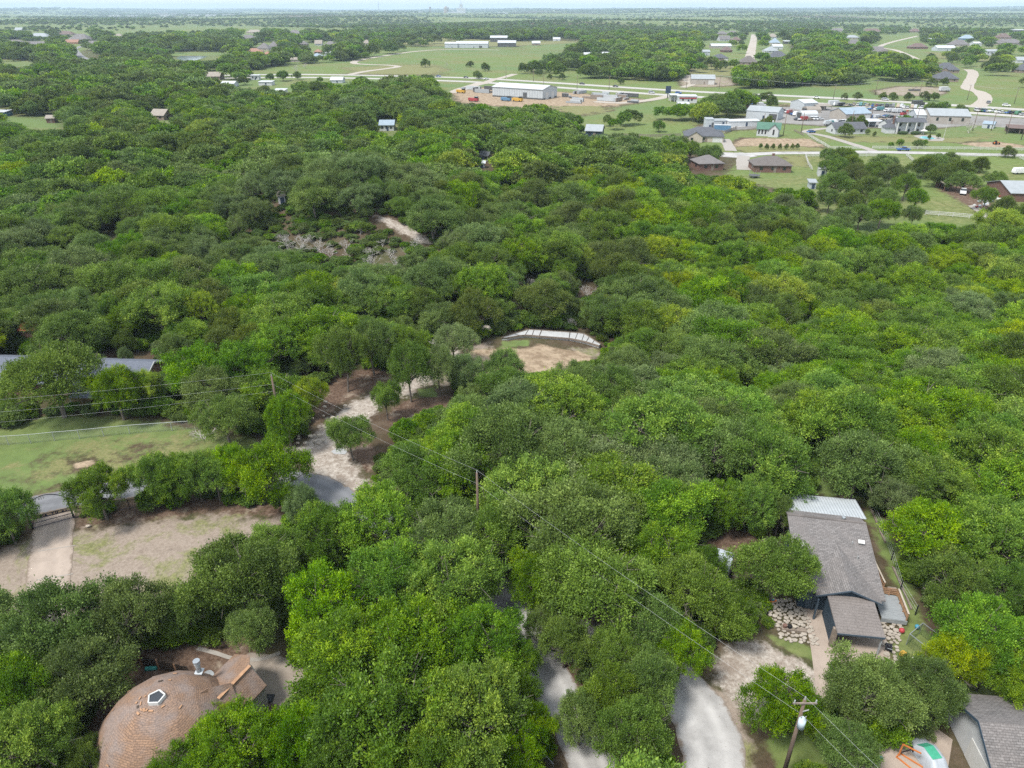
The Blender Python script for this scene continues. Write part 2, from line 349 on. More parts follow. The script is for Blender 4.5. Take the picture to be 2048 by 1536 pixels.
# ------------------------------------------------------------------ ground: one sheet to the horizon, with land cover weights
# cover kinds: 0 green grass, 1 dry grass, 2 pale caliche gravel, 3 brown litter and mulch, 4 rock and bare tan soil
COVER = [
 (0, 1.2, [(0, 858), (120, 826), (330, 838), (480, 866), (560, 882), (545, 905), (400, 930), (260, 962), (100, 992), (0, 1020), (-120, 1040), (-150, 860)]),
 (1, 6.0, [(120, 912), (320, 890), (390, 895), (300, 920), (160, 942), (60, 955)]),
 (4, .5, [(150, 927), (182, 920), (186, 930), (152, 938)]),
 (3, 1.5, [(-60, 1080), (70, 1050), (260, 1005), (420, 985), (600, 1000), (640, 1060), (560, 1120), (520, 1300), (640, 1420), (420, 1520), (250, 1480), (0, 1420), (-200, 1300)]),
 (2, 2.0, [(-60, 1130), (60, 1075), (160, 1060), (260, 1048), (420, 1030), (570, 1040), (560, 1075), (450, 1115), (400, 1170), (320, 1240), (150, 1260), (-60, 1260)]),
 (2, 1.0, [(545, 897), (612, 888), (650, 848), (700, 806), (760, 780), (810, 765), (850, 735), (845, 700), (930, 690), (1010, 684), (1100, 690), (1200, 698), (1190, 742), (1100, 765), (1010, 760), (880, 772), (830, 800), (770, 812), (735, 850), (690, 900), (720, 935), (735, 972), (700, 985), (640, 955), (612, 925), (560, 915)]),
 (3, 1.2, [(612, 888), (640, 775), (690, 740), (770, 735), (812, 752), (760, 780), (690, 806), (650, 850)]),
 (3, 1.0, [(800, 800), (850, 782), (930, 795), (900, 830), (830, 850), (770, 850), (780, 820)]),
 (3, .6, [(690, 900), (735, 880), (760, 920), (740, 960), (715, 940)]),
 (6, 1.3, [(545, 897), (612, 890), (648, 850), (690, 815), (745, 785), (810, 762), (850, 738), (846, 705), (925, 692), (940, 702), (880, 722), (880, 760), (830, 788), (765, 806), (735, 842), (690, 895), (715, 935), (735, 972), (700, 985), (640, 955), (612, 925), (560, 915)]),
 (0, .5, [(838, 778), (872, 774), (872, 794), (836, 794)]),
 (4, 1.0, [(935, 705), (1010, 692), (1080, 692), (1165, 704), (1195, 735), (1110, 775), (1040, 765), (980, 745)]),
 (0, .6, [(1005, 682), (1060, 680), (1055, 692), (1000, 695)]),
 
 (6, 1.2, [(742, 431), (790, 439), (840, 465), (872, 492), (846, 488), (784, 456)]),
 
 (2, 1.0, [(1395, 1305), (1440, 1275), (1540, 1275), (1610, 1290), (1650, 1345), (1668, 1400), (1580, 1420), (1500, 1460), (1520, 1560), (1440, 1560), (1380, 1400)]),
 (6, 1.0, [(1400, 1312), (1440, 1284), (1530, 1286), (1600, 1308), (1642, 1345), (1660, 1392), (1580, 1405), (1500, 1440), (1470, 1400), (1420, 1360)]),
 (0, .5, [(1535, 1270), (1600, 1282), (1636, 1304), (1648, 1338), (1622, 1322), (1560, 1292)]),
 (0, 1.2, [(1640, 965), (1700, 975), (1735, 990), (1790, 1080), (1830, 1190), (1850, 1260), (1960, 1350), (2100, 1420), (2100, 1450), (1930, 1430), (1800, 1345), (1770, 1300), (1815, 1250), (1790, 1180), (1750, 1060), (1720, 1000), (1620, 985)]),
 (0, .8, [(1530, 1480), (1650, 1450), (1740, 1500), (1760, 1560), (1560, 1560)]),
 (3, 1.5, [(1040, 1240), (1200, 1230), (1420, 1300), (1330, 1400), (1330, 1560), (1230, 1560), (1150, 1440), (1100, 1370)]),
 (3, 1.5, [(1400, 1060), (1500, 1040), (1560, 1100), (1540, 1200), (1430, 1160)]),
 (4, .4, [(1682, 990), (1700, 990), (1704, 997), (1686, 997)]),
 # the farm by the highway
 (0, 4, [(1240, 268), (1290, 255), (1365, 262), (1400, 300), (1470, 310), (1485, 318), (1450, 352), (1530, 372), (1620, 392), (1640, 440), (1600, 470), (1720, 470), (1830, 470), (1980, 480), (2100, 520), (2100, 230), (1950, 232), (1850, 262), (1650, 250), (1570, 255), (1520, 250), (1460, 265), (1400, 250), (1300, 240)]),
 (1, 3, [(1565, 312), (1610, 312), (1616, 335), (1580, 330)]),
 (1, 3, [(1455, 288), (1480, 276), (1560, 282), (1620, 290), (1655, 300), (1600, 305), (1480, 304)]),
 (4, 2, [(1462, 292), (1490, 276), (1620, 278), (1650, 294), (1560, 292)]),
 (4, 2, [(1900, 284), (2000, 284), (2048, 290), (2048, 296), (1960, 294)]),
 (3, 3, [(1870, 375), (1960, 365), (2000, 420), (1985, 440), (1930, 410)]),
 (1, 3, [(1660, 272), (1900, 276), (1990, 272), (1940, 284), (1700, 284)]),
 # salvage yard and shop yards
 (5, 4, [(1400, 252), (1430, 246), (1500, 232), (1540, 215), (1640, 206), (1760, 206), (1900, 214), (1960, 226), (2100, 235), (2100, 262), (1950, 250), (1840, 258), (1660, 252), (1560, 246), (1500, 258), (1420, 262)]),
 (4, 3, [(1545, 206), (1600, 204), (1610, 212), (1560, 212)]),
 # warehouse yard
 (0, 6, [(870, 165), (960, 165), (920, 190), (900, 215), (870, 205)]),
 (0, 6, [(1100, 235), (1300, 205), (1340, 200), (1330, 222), (1200, 245)]),
 (4, 5, [(905, 182), (950, 172), (1000, 176), (1120, 180), (1180, 186), (1300, 200), (1230, 212), (1160, 232), (1090, 218), (1000, 212), (920, 205)]),
 (1, 5, [(1100, 212), (1200, 212), (1220, 222), (1150, 232)]),
 # highway verges
 (0, 8, [(430, 143), (700, 142), (870, 145), (1000, 150), (1340, 168), (1500, 180), (1700, 190), (1850, 198), (2100, 206), (2100, 240), (1930, 230), (1600, 210), (1340, 198), (1000, 176), (870, 168), (600, 158), (430, 155)]),
 (0, 8, [(1900, 130), (2100, 125), (2100, 215), (1960, 205), (1830, 198), (1880, 175), (1920, 160)]),
 (2, 4, [(1750, 182), (1800, 173), (1880, 175), (1890, 186), (1870, 192), (1760, 190)]),
 (2, 4, [(1360, 160), (1400, 152), (1455, 155), (1470, 170), (1420, 174), (1365, 172)]),
 (1, 6, [(1390, 122), (1500, 122), (1540, 130), (1600, 135), (1700, 130), (1760, 140), (1700, 150), (1560, 150), (1480, 152), (1380, 150)]),
 # subdivision lawns
 (0, 8, [(1400, 70), (1500, 66), (1600, 70), (1580, 95), (1600, 118), (1500, 128), (1390, 126), (1400, 100)]),
 (0, 10, [(1600, 66), (1830, 64), (2100, 72), (2100, 130), (1930, 130), (1850, 122), (1760, 118), (1700, 96), (1650, 86)]),
 (1, 10, [(1850, 104), (1990, 108), (2060, 118), (1960, 124), (1880, 118)]),
 # pastures in the middle distance
 (0, 12, [(540, 136), (700, 124), (800, 104), (900, 108), (1100, 104), (1130, 108), (1060, 122), (960, 146), (880, 152), (600, 148), (530, 150)]),
 (1, 12, [(680, 135), (860, 128), (900, 140), (860, 150), (720, 148)]),
 (1, 12, [(720, 72), (900, 76), (1060, 84), (1200, 78), (1160, 92), (880, 92), (760, 86)]),
 (0, 12, [(1040, 92), (1160, 84), (1140, 100), (1050, 102)]),
 (0, 8, [(500, 152), (600, 152), (700, 158), (720, 170), (580, 178), (500, 176)]),
 (0, 8, [(300, 104), (480, 104), (560, 100), (700, 92), (720, 98), (620, 118), (560, 118), (480, 110), (330, 112)]),
 (0, 8, [(60, 72), (180, 74), (200, 90), (160, 104), (140, 112), (130, 92), (70, 88)]),
 (0, 6, [(-20, 118), (60, 122), (80, 134), (30, 134), (-20, 130)]),
 (0, 3, [(0, 232), (60, 236), (120, 250), (130, 266), (90, 260), (0, 244)]),
]
ang = np.concatenate([np.linspace(-180, -46, 22, endpoint=False), np.linspace(-46, 46, 330, endpoint=False), np.linspace(46, 180, 22, endpoint=False)])
rad = np.concatenate([[2, 8, 14, 18], np.exp(np.arange(math.log(20), math.log(26000), .0098))])
A, RR = np.meshgrid(np.radians(ang), rad)
GX = (RR*np.sin(A)).ravel(); GY = (RR*np.cos(A)).ravel()
rown = len(ang)
GZ = height(GX, GY)
W = np.zeros((7, GX.size), np.float32)
gdep = GY*cp - (GZ - CAMH)*sp
for k, soft, poly in COVER:
    soft = soft*2.2
    wp = [tuple(G(*p)[:2]) for p in poly]
    xs = [p[0] for p in wp]; ys = [p[1] for p in wp]; e = soft*3
    idx = np.nonzero((GX > min(xs) - e) & (GX < max(xs) + e) & (GY > min(ys) - e) & (GY < max(ys) + e))[0]
    if not len(idx): continue
    w = np.clip(.5 + poly_sd(GX[idx], GY[idx], wp)/(2*soft), 0, 1)
    for j in range(7): W[j, idx] *= (1 - w)
    W[k, idx] = np.maximum(W[k, idx], w)
# beyond the farms the land is open grassy savanna
n1 = np.sin(GX*.0021 + 1)*np.sin(GY*.0012 + 2) + .5*np.sin(GX*.005 + GY*.002)
farw = np.maximum(.72*sstep(230, 420, RR.ravel()), sstep(900, 1500, RR.ravel()))*np.clip(.75 + .35*n1, .25, 1)
W[0] = np.maximum(W[0], farw*(1 - W[1:].max(0)))
nr = len(rad); q = np.arange(nr*rown).reshape(nr, rown)
qn = np.roll(q, -1, axis=1)
F = np.stack([q[:-1], qn[:-1], qn[1:], q[1:]], -1).reshape(-1, 4)[:, ::-1]
me = bpy.data.meshes.new('ground'); me.vertices.add(GX.size)
me.vertices.foreach_set('co', np.stack([GX, GY, GZ], -1).astype(np.float32).ravel())
me.loops.add(F.size); me.loops.foreach_set('vertex_index', F.ravel().astype(np.int32))
me.polygons.add(len(F)); me.polygons.foreach_set('loop_start', np.arange(0, F.size, 4, dtype=np.int32))
me.polygons.foreach_set('use_smooth', np.ones(len(F), bool))
me.update()
for j, nm in enumerate(('grass', 'dry', 'pale', 'litter', 'rock', 'yard', 'lime')):
    a = me.attributes.new(nm, 'FLOAT', 'POINT'); a.data.foreach_set('value', W[j])
m, nt, N, L, b = nodes_of('land')
b.inputs['Roughness'].default_value = .95; b.inputs['Specular IOR Level'].default_value = .1
geo = N.new('ShaderNodeNewGeometry')
def noise(scale, detail=6, rough=.6, dist=0.0):
    n = N.new('ShaderNodeTexNoise'); n.inputs['Scale'].default_value = scale; n.inputs['Detail'].default_value = detail
    n.inputs['Roughness'].default_value = rough; n.inputs['Distortion'].default_value = dist
    L.new(geo.outputs['Position'], n.inputs['Vector']); return n.outputs[0]
def two(c1, c2, fac, lo=.4, hi=.6):
    r = N.new('ShaderNodeValToRGB'); r.color_ramp.elements[0].position = lo; r.color_ramp.elements[1].position = hi
    r.color_ramp.elements[0].color = rgb(c1); r.color_ramp.elements[1].color = rgb(c2); L.new(fac, r.inputs[0]); return r.outputs[0]
def math_(op, a, b_):
    n = N.new('ShaderNodeMath'); n.operation = op
    for i, v in enumerate((a, b_)):
        if isinstance(v, (int, float)): n.inputs[i].default_value = v
        else: L.new(v, n.inputs[i])
    return n.outputs[0]
def mixc(f, a, b_, blend='MIX'):
    n = N.new('ShaderNodeMix'); n.data_type = 'RGBA'; n.blend_type = blend
    if isinstance(f, (int, float)): n.inputs['Factor'].default_value = f
    else: L.new(f, n.inputs['Factor'])
    for s, v in (('A', a), ('B', b_)):
        if isinstance(v, tuple): n.inputs[s].default_value = rgb(v)
        else: L.new(v, n.inputs[s])
    return n.outputs['Result']
nf = noise(2.6, 8, .7); nm_ = noise(.5, 6, .65); nl = noise(.05, 5, .6); nb = noise(9, 5, .7); nxl = noise(.006, 6, .6)
def weight(attr, amp=.9, src=None, lo=.38, hi=.62):
    a = N.new('ShaderNodeAttribute'); a.attribute_name = attr
    s = math_('ADD', a.outputs['Fac'], math_('MULTIPLY', math_('SUBTRACT', src if src is not None else nm_, .5), amp))
    r = N.new('ShaderNodeMapRange'); r.interpolation_type = 'SMOOTHSTEP'; r.inputs['From Min'].default_value = lo; r.inputs['From Max'].default_value = hi
    L.new(s, r.inputs['Value']); return math_('MULTIPLY', r.outputs[0], math_('GREATER_THAN', a.outputs['Fac'], .02))
base = two((.075, .05, .034), (.055, .075, .022), nl, .42, .6)
base = mixc(two((0, 0, 0), (1, 1, 1), noise(.15, 7, .7), .5, .66), base, (.15, .115, .085))
base = mixc(.5, base, two((.03, .022, .015), (.12, .09, .06), nf, .35, .75))
green = two((.075, .118, .03), (.125, .185, .05), nm_, .35, .65)
green = mixc(math_('MULTIPLY', nf, .5), green, (.16, .165, .07))
green = mixc(two((0, 0, 0), (1, 1, 1), nxl, .42, .62), green, (.10, .15, .055))
green = mixc(two((0, 0, 0), (.8, .8, .8), noise(.021, 8, .68), .46, .62), green, two((.1, .115, .04), (.19, .18, .085), nm_))
drygr = two((.11, .13, .045), (.2, .185, .09), nf, .35, .65)
pale = two((.17, .135, .108), (.275, .232, .195), nf, .34, .62)
pale = mixc(two((0, 0, 0), (1, 1, 1), noise(.5, 8, .75), .52, .66), pale, two((.1, .075, .058), (.2, .165, .135), nb))
pale = mixc(math_('MULTIPLY', nl, .6), pale, (.27, .225, .185))
weeds = two((0, 0, 0), (1, 1, 1), noise(.16, 9, .72, .5), .5, .6)
pale = mixc(math_('MULTIPLY', weeds, .75), pale, two((.09, .11, .03), (.17, .19, .05), nf))
litter = two((.06, .037, .026), (.165, .115, .085), nf, .36, .66)
litter = mixc(two((0, 0, 0), (1, 1, 1), nm_, .55, .7), litter, (.25, .205, .16))
rock = two((.19, .14, .095), (.33, .26, .185), nm_, .4, .6)
rock = mixc(two((0, 0, 0), (1, 1, 1), nf, .55, .68), rock, (.13, .12, .06))
yard = two((.165, .16, .155), (.235, .228, .218), nl, .4, .6)
yard = mixc(two((0, 0, 0), (.5, .5, .5), nm_, .5, .7), yard, (.17, .17, .165))
c = base
c = mixc(weight('litter'), c, litter)
c = mixc(weight('grass', .8), c, green)
c = mixc(weight('dry', 1.7, noise(.18, 8, .72)), c, drygr)
c = mixc(weight('pale', .9), c, pale)
c = mixc(weight('rock', 1.3, noise(.22, 7, .7)), c, rock)
c = mixc(weight('yard', .5), c, yard)
lime = two((.2, .165, .135), (.4, .365, .325), noise(1.6, 9, .78), .38, .6)
lime = mixc(two((0, 0, 0), (.75, .75, .75), noise(.35, 8, .7, .4), .52, .62), lime, (.2, .16, .13))
c = mixc(weight('lime', 1.1, noise(.7, 8, .72)), c, lime)
c = mixc(.35, c, nb, 'OVERLAY')
L.new(c, b.inputs['Base Color'])
bp = N.new('ShaderNodeBump'); bp.inputs['Strength'].default_value = .6; bp.inputs['Distance'].default_value = .12
L.new(nf, bp.inputs['Height']); L.new(bp.outputs[0], b.inputs['Normal'])
me.materials.append(m)
ground = bpy.data.objects.new('ground', me); link(ground); tag(ground, 'rolling ground of litter, lawns, gravel and pasture out to the horizon', kind='structure')

# ------------------------------------------------------------------ roads, drives, water
pm('asphalt', (.21, .21, .215), (.135, .135, .14), 1.2, .9, .15, contrast=(.3, .7))
asphalt('asphalt_new', (.155, .16, .172), (.132, .136, .147), .0, .2)
asphalt('asphalt_pale', (.36, .355, .348), (.275, .27, .265), .0, .8)
asphalt('concrete', (.36, .302, .257), (.285, .237, .2), .0, .45, .3)
asphalt('stained_concrete', (.3, .262, .225), (.22, .185, .155), .0, .6)
pm('concrete_pale', (.31, .288, .262), (.24, .222, .2), 1.0, .9, .1, contrast=(.3, .7))
pm('caliche', (.37, .335, .29), (.255, .225, .19), 1.4, .95, .3, contrast=(.3, .65))
pm('highway', (.36, .345, .325), (.31, .3, .28), .5, .9)
pm('paint', (.75, .74, .7), (.6, .58, .54), 2, .7)
street = road('street', [(-160, 1062), (20, 1022), (130, 998), (260, 976), (400, 962), (560, 958), (635, 972), (705, 1012), (840, 1085), (960, 1160), (1040, 1236)], 4.5, .02, 'asphalt_new', 1.2)
loop = road('loop_road', [(1080, 1290), (1160, 1282), (1260, 1305), (1340, 1358), (1395, 1420), (1425, 1500), (1430, 1620)], 5.4, .028, 'asphalt_pale', 1.0)
road('side_lane', [(1030, 1222), (1050, 1270), (1100, 1360), (1158, 1470), (1220, 1600)], 4.0, .036, 'asphalt_pale', 1.0)
dr = road('gate_drive', [(110, 1030), (103, 1100), (96, 1170), (90, 1240)], 4.3, .03, 'concrete', 1.0)
for py in (1096, 1153):
    a, b_ = G(72 + (1180 - py)*.05, py + 7), G(156 - (py - 1040)*.09, py - 5)
    MB().bar(a + Vector((0, 0, .036)), b_ + Vector((0, 0, .036)), .13, .004).part('joint', 'concrete_pale', dr, world=True)
apron = sheet('drive_apron', [(1604, 1196), (1650, 1215), (1664, 1258), (1768, 1262), (1780, 1312), (1772, 1420), (1800, 1540), (1700, 1600), (1640, 1440), (1622, 1300)], .03, 'concrete')
sheet('neighbour_drive', [(1760, 1470), (1850, 1440), (1905, 1480), (1895, 1540), (1930, 1640), (1780, 1640)], .045, 'concrete')
sheet('dome_forecourt', [(500, 1305), (560, 1312), (600, 1330), (622, 1352), (612, 1400), (600, 1425), (560, 1412), (512, 1398), (470, 1325)], .03, 'stained_concrete')
road('garden_path', [(395, 1297), (430, 1306), (470, 1318), (520, 1319), (560, 1306)], .45, .045, 'concrete_pale', .6)
road('highway_far_lanes', [(380, 152), (560, 149), (690, 150), (870, 154), (1000, 159), (1348, 181), (1560, 191), (1700, 198), (1850, 207), (2120, 224)], 11, .06, 'highway', 12)
road('highway_near_lanes', [(380, 157), (560, 155), (690, 156), (870, 161), (1000, 167), (1348, 191), (1601, 205), (1930, 225), (2140, 240)], 11, .06, 'highway', 12)
road('farm_lane', [(1400, 303), (1480, 309), (1560, 306), (1650, 306), (1730, 304), (1850, 306), (1960, 309), (2140, 312)], 6.5, .05, 'asphalt_pale', 6)
road('farm_drive', [(1748, 302), (1700, 287), (1650, 272), (1610, 264), (1640, 258), (1690, 255)], 4.2, .06, 'concrete_pale', 4)
road('house_drive', [(1462, 302), (1456, 290), (1448, 278)], 5, .07, 'concrete_pale', 3)
road('brick_house_drive', [(1487, 312), (1485, 328), (1488, 340)], 5, .07, 'concrete_pale', 3)
road('cul_de_sac', [(1432, 308), (1470, 311), (1500, 309)], 11, .055, 'asphalt_pale', 3)
road('storage_lane', [(1400, 258), (1440, 256), (1500, 251), (1540, 246)], 5, .06, 'asphalt_pale', 5)
road('ridge_street', [(1498, 122), (1503, 100), (1507, 80), (1508, 69)], 12, .07, 'caliche', 12)
road('curved_street', [(1953, 214), (1966, 205), (1970, 196), (1958, 184), (1935, 177), (1940, 162), (1946, 150), (1944, 143), (1936, 139)], 9, .08, 'caliche', 8)
road('estate_lane', [(1850, 126), (1815, 110), (1790, 100), (1760, 94), (1785, 84), (1835, 72)], 8, .08, 'caliche', 12)
road('dirt_road', [(1376, 76), (1394, 70), (1390, 64)], 8, .08, 'caliche', 12)
road('ranch_track', [(700, 149), (730, 143), (775, 137), (797, 133), (770, 130), (715, 128), (712, 122), (760, 113), (830, 103), (900, 99), (1000, 100)], 8, .07, 'caliche', 12)
road('crossing_road', [(965, 168), (985, 160), (1010, 154), (1030, 148)], 7, .075, 'caliche', 8)
road('yard_track', [(905, 186), (925, 178), (950, 170), (968, 165)], 10, .07, 'caliche', 8)
road('roadside_drive', [(1190, 203), (1240, 206), (1300, 200), (1340, 192)], 8, .075, 'caliche', 8)
road('hillside_street', [(196, 124), (168, 116), (155, 106), (150, 98), (165, 92)], 8, .07, 'asphalt', 12)
road('lot_lane', [(1365, 175), (1385, 168), (1372, 160), (1380, 150)], 6, .075, 'caliche', 8)
m, nt, N, L, b = nodes_of('water')
b.inputs['Base Color'].default_value = (.12, .16, .17, 1); b.inputs['Roughness'].default_value = .12; b.inputs['Specular IOR Level'].default_value = .8
sheet('pond', [(352, 116), (362, 112), (400, 112), (415, 113), (405, 117), (390, 121), (362, 121)], .1, 'water', label='pale pond below the wooded slope')
m, nt, N, L, b = nodes_of('puddle_water')
b.inputs['Base Color'].default_value = (.3, .3, .29, 1); b.inputs['Roughness'].default_value = .05; b.inputs['Specular IOR Level'].default_value = 1
sheet('puddle', [(662, 903), (672, 897), (688, 897), (695, 903), (690, 909), (668, 908)], .03, 'puddle_water', label='puddle on the gravel lot')
KEEP += [
 [(562, 472), (650, 466), (662, 504), (570, 506)], [(725, 500), (800, 495), (805, 532), (735, 534)], [(672, 470), (705, 470), (705, 490), (672, 490)], [(1045, 548), (1075, 548), (1075, 572), (1045, 572)], [(1155, 560), (1190, 560), (1190, 592), (1155, 592)],
 [(1760, 1485), (1870, 1470), (2048, 1420), (2048, 1640), (1760, 1640)], [(1350, 1420), (1485, 1400), (1500, 1640), (1350, 1640)], [(1150, 1500), (1225, 1490), (1250, 1640), (1160, 1640)], [(1660, 1180), (1780, 1190), (1790, 1290), (1670, 1290)],
 [(1495, 66), (1515, 66), (1512, 124), (1490, 124)], [(1925, 140), (1960, 140), (1985, 205), (1940, 210), (1920, 175)], [(1380, 150), (1470, 150), (1470, 172), (1365, 175)], [(1750, 172), (1895, 172), (1895, 188), (1755, 188)], [(145, 95), (200, 110), (200, 124), (155, 118)], [(1760, 70), (1840, 68), (1850, 126), (1810, 112), (1750, 96)],
 [(0, 870), (120, 835), (345, 862), (360, 905), (250, 925), (150, 950), (70, 965), (0, 960)],
 [(75, 985), (150, 965), (150, 1020), (75, 1035)],
 [(60, 1060), (150, 1040), (160, 1170), (60, 1190)],
 [(160, 1050), (260, 1020), (420, 1000), (560, 1015), (560, 1050), (440, 1090), (350, 1130), (300, 1170), (160, 1160)],
 [(0, 1110), (60, 1080), (60, 1170), (0, 1190)],
 [(545, 895), (600, 880), (640, 790), (700, 745), (855, 735), (890, 770), (870, 800), (830, 830), (785, 850), (750, 900), (742, 975), (690, 990), (610, 940)],
 [(650, 760), (690, 740), (790, 745), (860, 740), (870, 770), (800, 800), (700, 820)],
 [(930, 690), (1060, 662), (1170, 670), (1205, 700), (1180, 720), (1100, 735), (1050, 705), (960, 705)],
 [(1345, 1400), (1400, 1310), (1470, 1290), (1640, 1300), (1660, 1390), (1640, 1345), (1500, 1350), (1480, 1420), (1490, 1536), (1350, 1536)],
 [(1070, 1345), (1110, 1330), (1140, 1390), (1090, 1390)],
 [(1150, 1480), (1190, 1470), (1230, 1536), (1160, 1536)],
 [(1550, 985), (1730, 985), (1775, 1080), (1830, 1250), (1780, 1320), (1680, 1320), (1640, 1280), (1560, 1270), (1540, 1200), (1600, 1170), (1560, 1040)],
 [(1420, 1060), (1490, 1050), (1490, 1085), (1425, 1090)],
 [(1425, 1130), (1450, 1125), (1460, 1165), (1440, 1170)],
 [(1775, 1270), (1840, 1270), (1850, 1310), (1790, 1330)],
 [(200, 1310), (400, 1285), (540, 1220), (600, 1320), (620, 1400), (530, 1420), (430, 1440), (350, 1536), (190, 1536)],
 [(1800, 1500), (1870, 1480), (2048, 1430), (2048, 1536), (1810, 1536)],
 [(0, 705), (60, 705), (60, 740), (0, 760)], [(205, 708), (315, 715), (300, 745), (210, 730)],
 [(535, 740), (556, 740), (560, 800), (545, 800)], [(944, 935), (962, 935), (962, 992), (944, 992)],
 [(640, 425), (690, 412), (720, 418), (700, 432)], [(740, 430), (800, 440), (868, 490), (820, 490), (770, 460)], [(1000, 664), (1060, 656), (1172, 664), (1206, 694), (1195, 700), (1160, 690), (1040, 682), (1005, 684)],
 [(493, 378), (535, 378), (535, 390), (493, 390)], [(548, 392), (580, 392), (580, 412), (548, 412)],
 [(1240, 262), (1290, 250), (1350, 258), (1360, 275), (1260, 272)],
 [(1370, 305), (1470, 275), (1500, 240), (1640, 200), (2048, 190), (2048, 300), (1700, 300), (1640, 310), (1620, 375), (1540, 378), (1460, 355), (1380, 345)],
 [(1640, 300), (2048, 300), (2048, 420), (1960, 440), (1830, 450), (1840, 380), (1920, 380), (1900, 330), (1660, 320), (1650, 350)],
 [(1640, 340), (1900, 320), (1980, 440), (1830, 455), (1720, 460), (1640, 420)],
 [(870, 150), (1000, 150), (1340, 165), (1500, 180), (1700, 170), (1900, 165), (2048, 150), (2048, 240), (1640, 206), (1560, 200), (1540, 187), (1425, 184), (1400, 206), (1340, 214), (1240, 225), (1160, 232), (1090, 215), (900, 208), (880, 175)],
 [(530, 135), (700, 122), (870, 95), (1080, 80), (1160, 85), (1060, 125), (960, 150), (560, 158)],
 [(500, 160), (580, 158), (590, 178), (500, 172)], [(345, 108), (470, 106), (420, 123), (350, 123)],
 [(0, 120), (70, 125), (60, 135), (0, 130)],
 [(0, 230), (60, 232), (125, 245), (130, 262), (90, 260), (0, 245)], [(300, 222), (345, 222), (345, 245), (300, 245)],
 [(755, 240), (800, 240), (795, 268), (760, 268)], [(950, 308), (985, 308), (985, 342), (950, 342)], [(1165, 258), (1210, 258), (1210, 275), (1165, 275)],
 [(200, 448), (235, 440), (235, 480), (205, 482)],
]
# ------------------------------------------------------------------ building materials
shingle('shingle_brown', (.13, .123, .121), (.195, .184, .18), (.06, .055, .052), w=.42, h=.2, blotch=(.155, .142, .137))
shingle('shingle_carport', (.15, .135, .127), (.165, .148, .14), (.1, .09, .085), w=2.0, h=.35, blotch=(.175, .158, .15))
shingle('shingle_slate', (.105, .12, .155), (.15, .165, .2), (.06, .07, .085), blotch=(.12, .135, .17))
shingle('shingle_dome', (.235, .15, .1), (.185, .122, .088), (.11, .076, .056), w=.4, h=.17, blotch=(.185, .165, .16))
pm('teal_siding', (.035, .06, .085), (.025, .043, .065), 1.5, .7)
pm('teal_trim', (.06, .085, .11), (.045, .065, .09), 1.5, .7)
pm('white_metal', (.42, .45, .47), (.35, .38, .4), .8, .45, metal=.0, spec=.5)
pm('metal_rib', (.3, .325, .34), (.26, .28, .3), 1, .5)
pm('galvanised', (.36, .39, .41), (.28, .31, .33), 3, .4, metal=.5)
pm('tan_siding', (.36, .33, .28), (.31, .28, .235), 2, .8, stretch=(1, 1, 8))
pm('white_siding', (.46, .475, .485), (.4, .415, .43), 1.5, .7)
pm('white_paint', (.52, .52, .505), (.45, .45, .435), 1.5, .6)
pm('dark_glass', (.025, .03, .036), (.015, .018, .022), 1, .08, spec=.8)
pm('deck_grey', (.27, .29, .3), (.19, .21, .225), 2.2, .85, .1, stretch=(1, 6, 1))
pm('cedar', (.36, .215, .125), (.25, .145, .085), 2.5, .85, .1)
pm('weathered_wood', (.24, .2, .165), (.15, .125, .105), 2.5, .9, .2)
pm('picket_dark', (.065, .048, .035), (.035, .026, .02), 3, .9)
pm('flagstone', (.38, .345, .3), (.25, .22, .185), 1.6, .9, .25)
pm('black_iron', (.012, .013, .018), (.02, .02, .026), 2, .5)
pm('navy_iron', (.015, .017, .045), (.02, .02, .05), 2, .5)
pm('brick_red', (.165, .095, .075), (.13, .078, .064), 6, .9)
pm('brick_tan', (.25, .2, .16), (.2, .16, .13), 5, .9)
pm('stone_wall', (.42, .38, .32), (.32, .28, .23), 3, .9)
pm('limestone', (.42, .375, .315), (.3, .26, .215), 2, .9, .3)
pm('red_roof', (.35, .075, .04), (.28, .06, .035), 2, .8)
pm('pole_wood', (.15, .11, .085), (.095, .07, .055), 2, .95, .2, stretch=(1, 1, .3))
pm('porcelain', (.3, .31, .31), None, 2, .3)
pm('transformer_grey', (.42, .5, .54), (.36, .43, .47), 2, .45)
pm('wire', (.42, .44, .45), None, 2, .6)
pm('rubber', (.015, .015, .016), None, 2, .8)
pm('tarp_black', (.012, .014, .018), (.03, .032, .036), 4, .5)
for nm, c in (('toy_red', (.4, .05, .06)), ('toy_blue', (.06, .25, .36)), ('toy_yellow', (.5, .3, .05)), ('orange_steel', (.5, .17, .05)), ('mint_cover', (.06, .34, .22)), ('grey_cover', (.38, .42, .47)), ('flower_white', (.75, .74, .7)), ('teal_plastic', (.05, .28, .25)), ('net_green', (.05, .1, .05)), ('orange_toy', (.75, .2, .04))):
    pm(nm, c, None, 3, .5)
def put_roof(b, name, mat, parent, world=False):
    o = b.part(name, mat, parent, world=world); roof_uv(o.data); return o
def slab_roof(pts, th):
    """a thin sloping slab from a planar polygon listed counter-clockwise from above"""
    return MB().prism([Vector(p) - Vector((0, 0, th)) for p in pts], th)

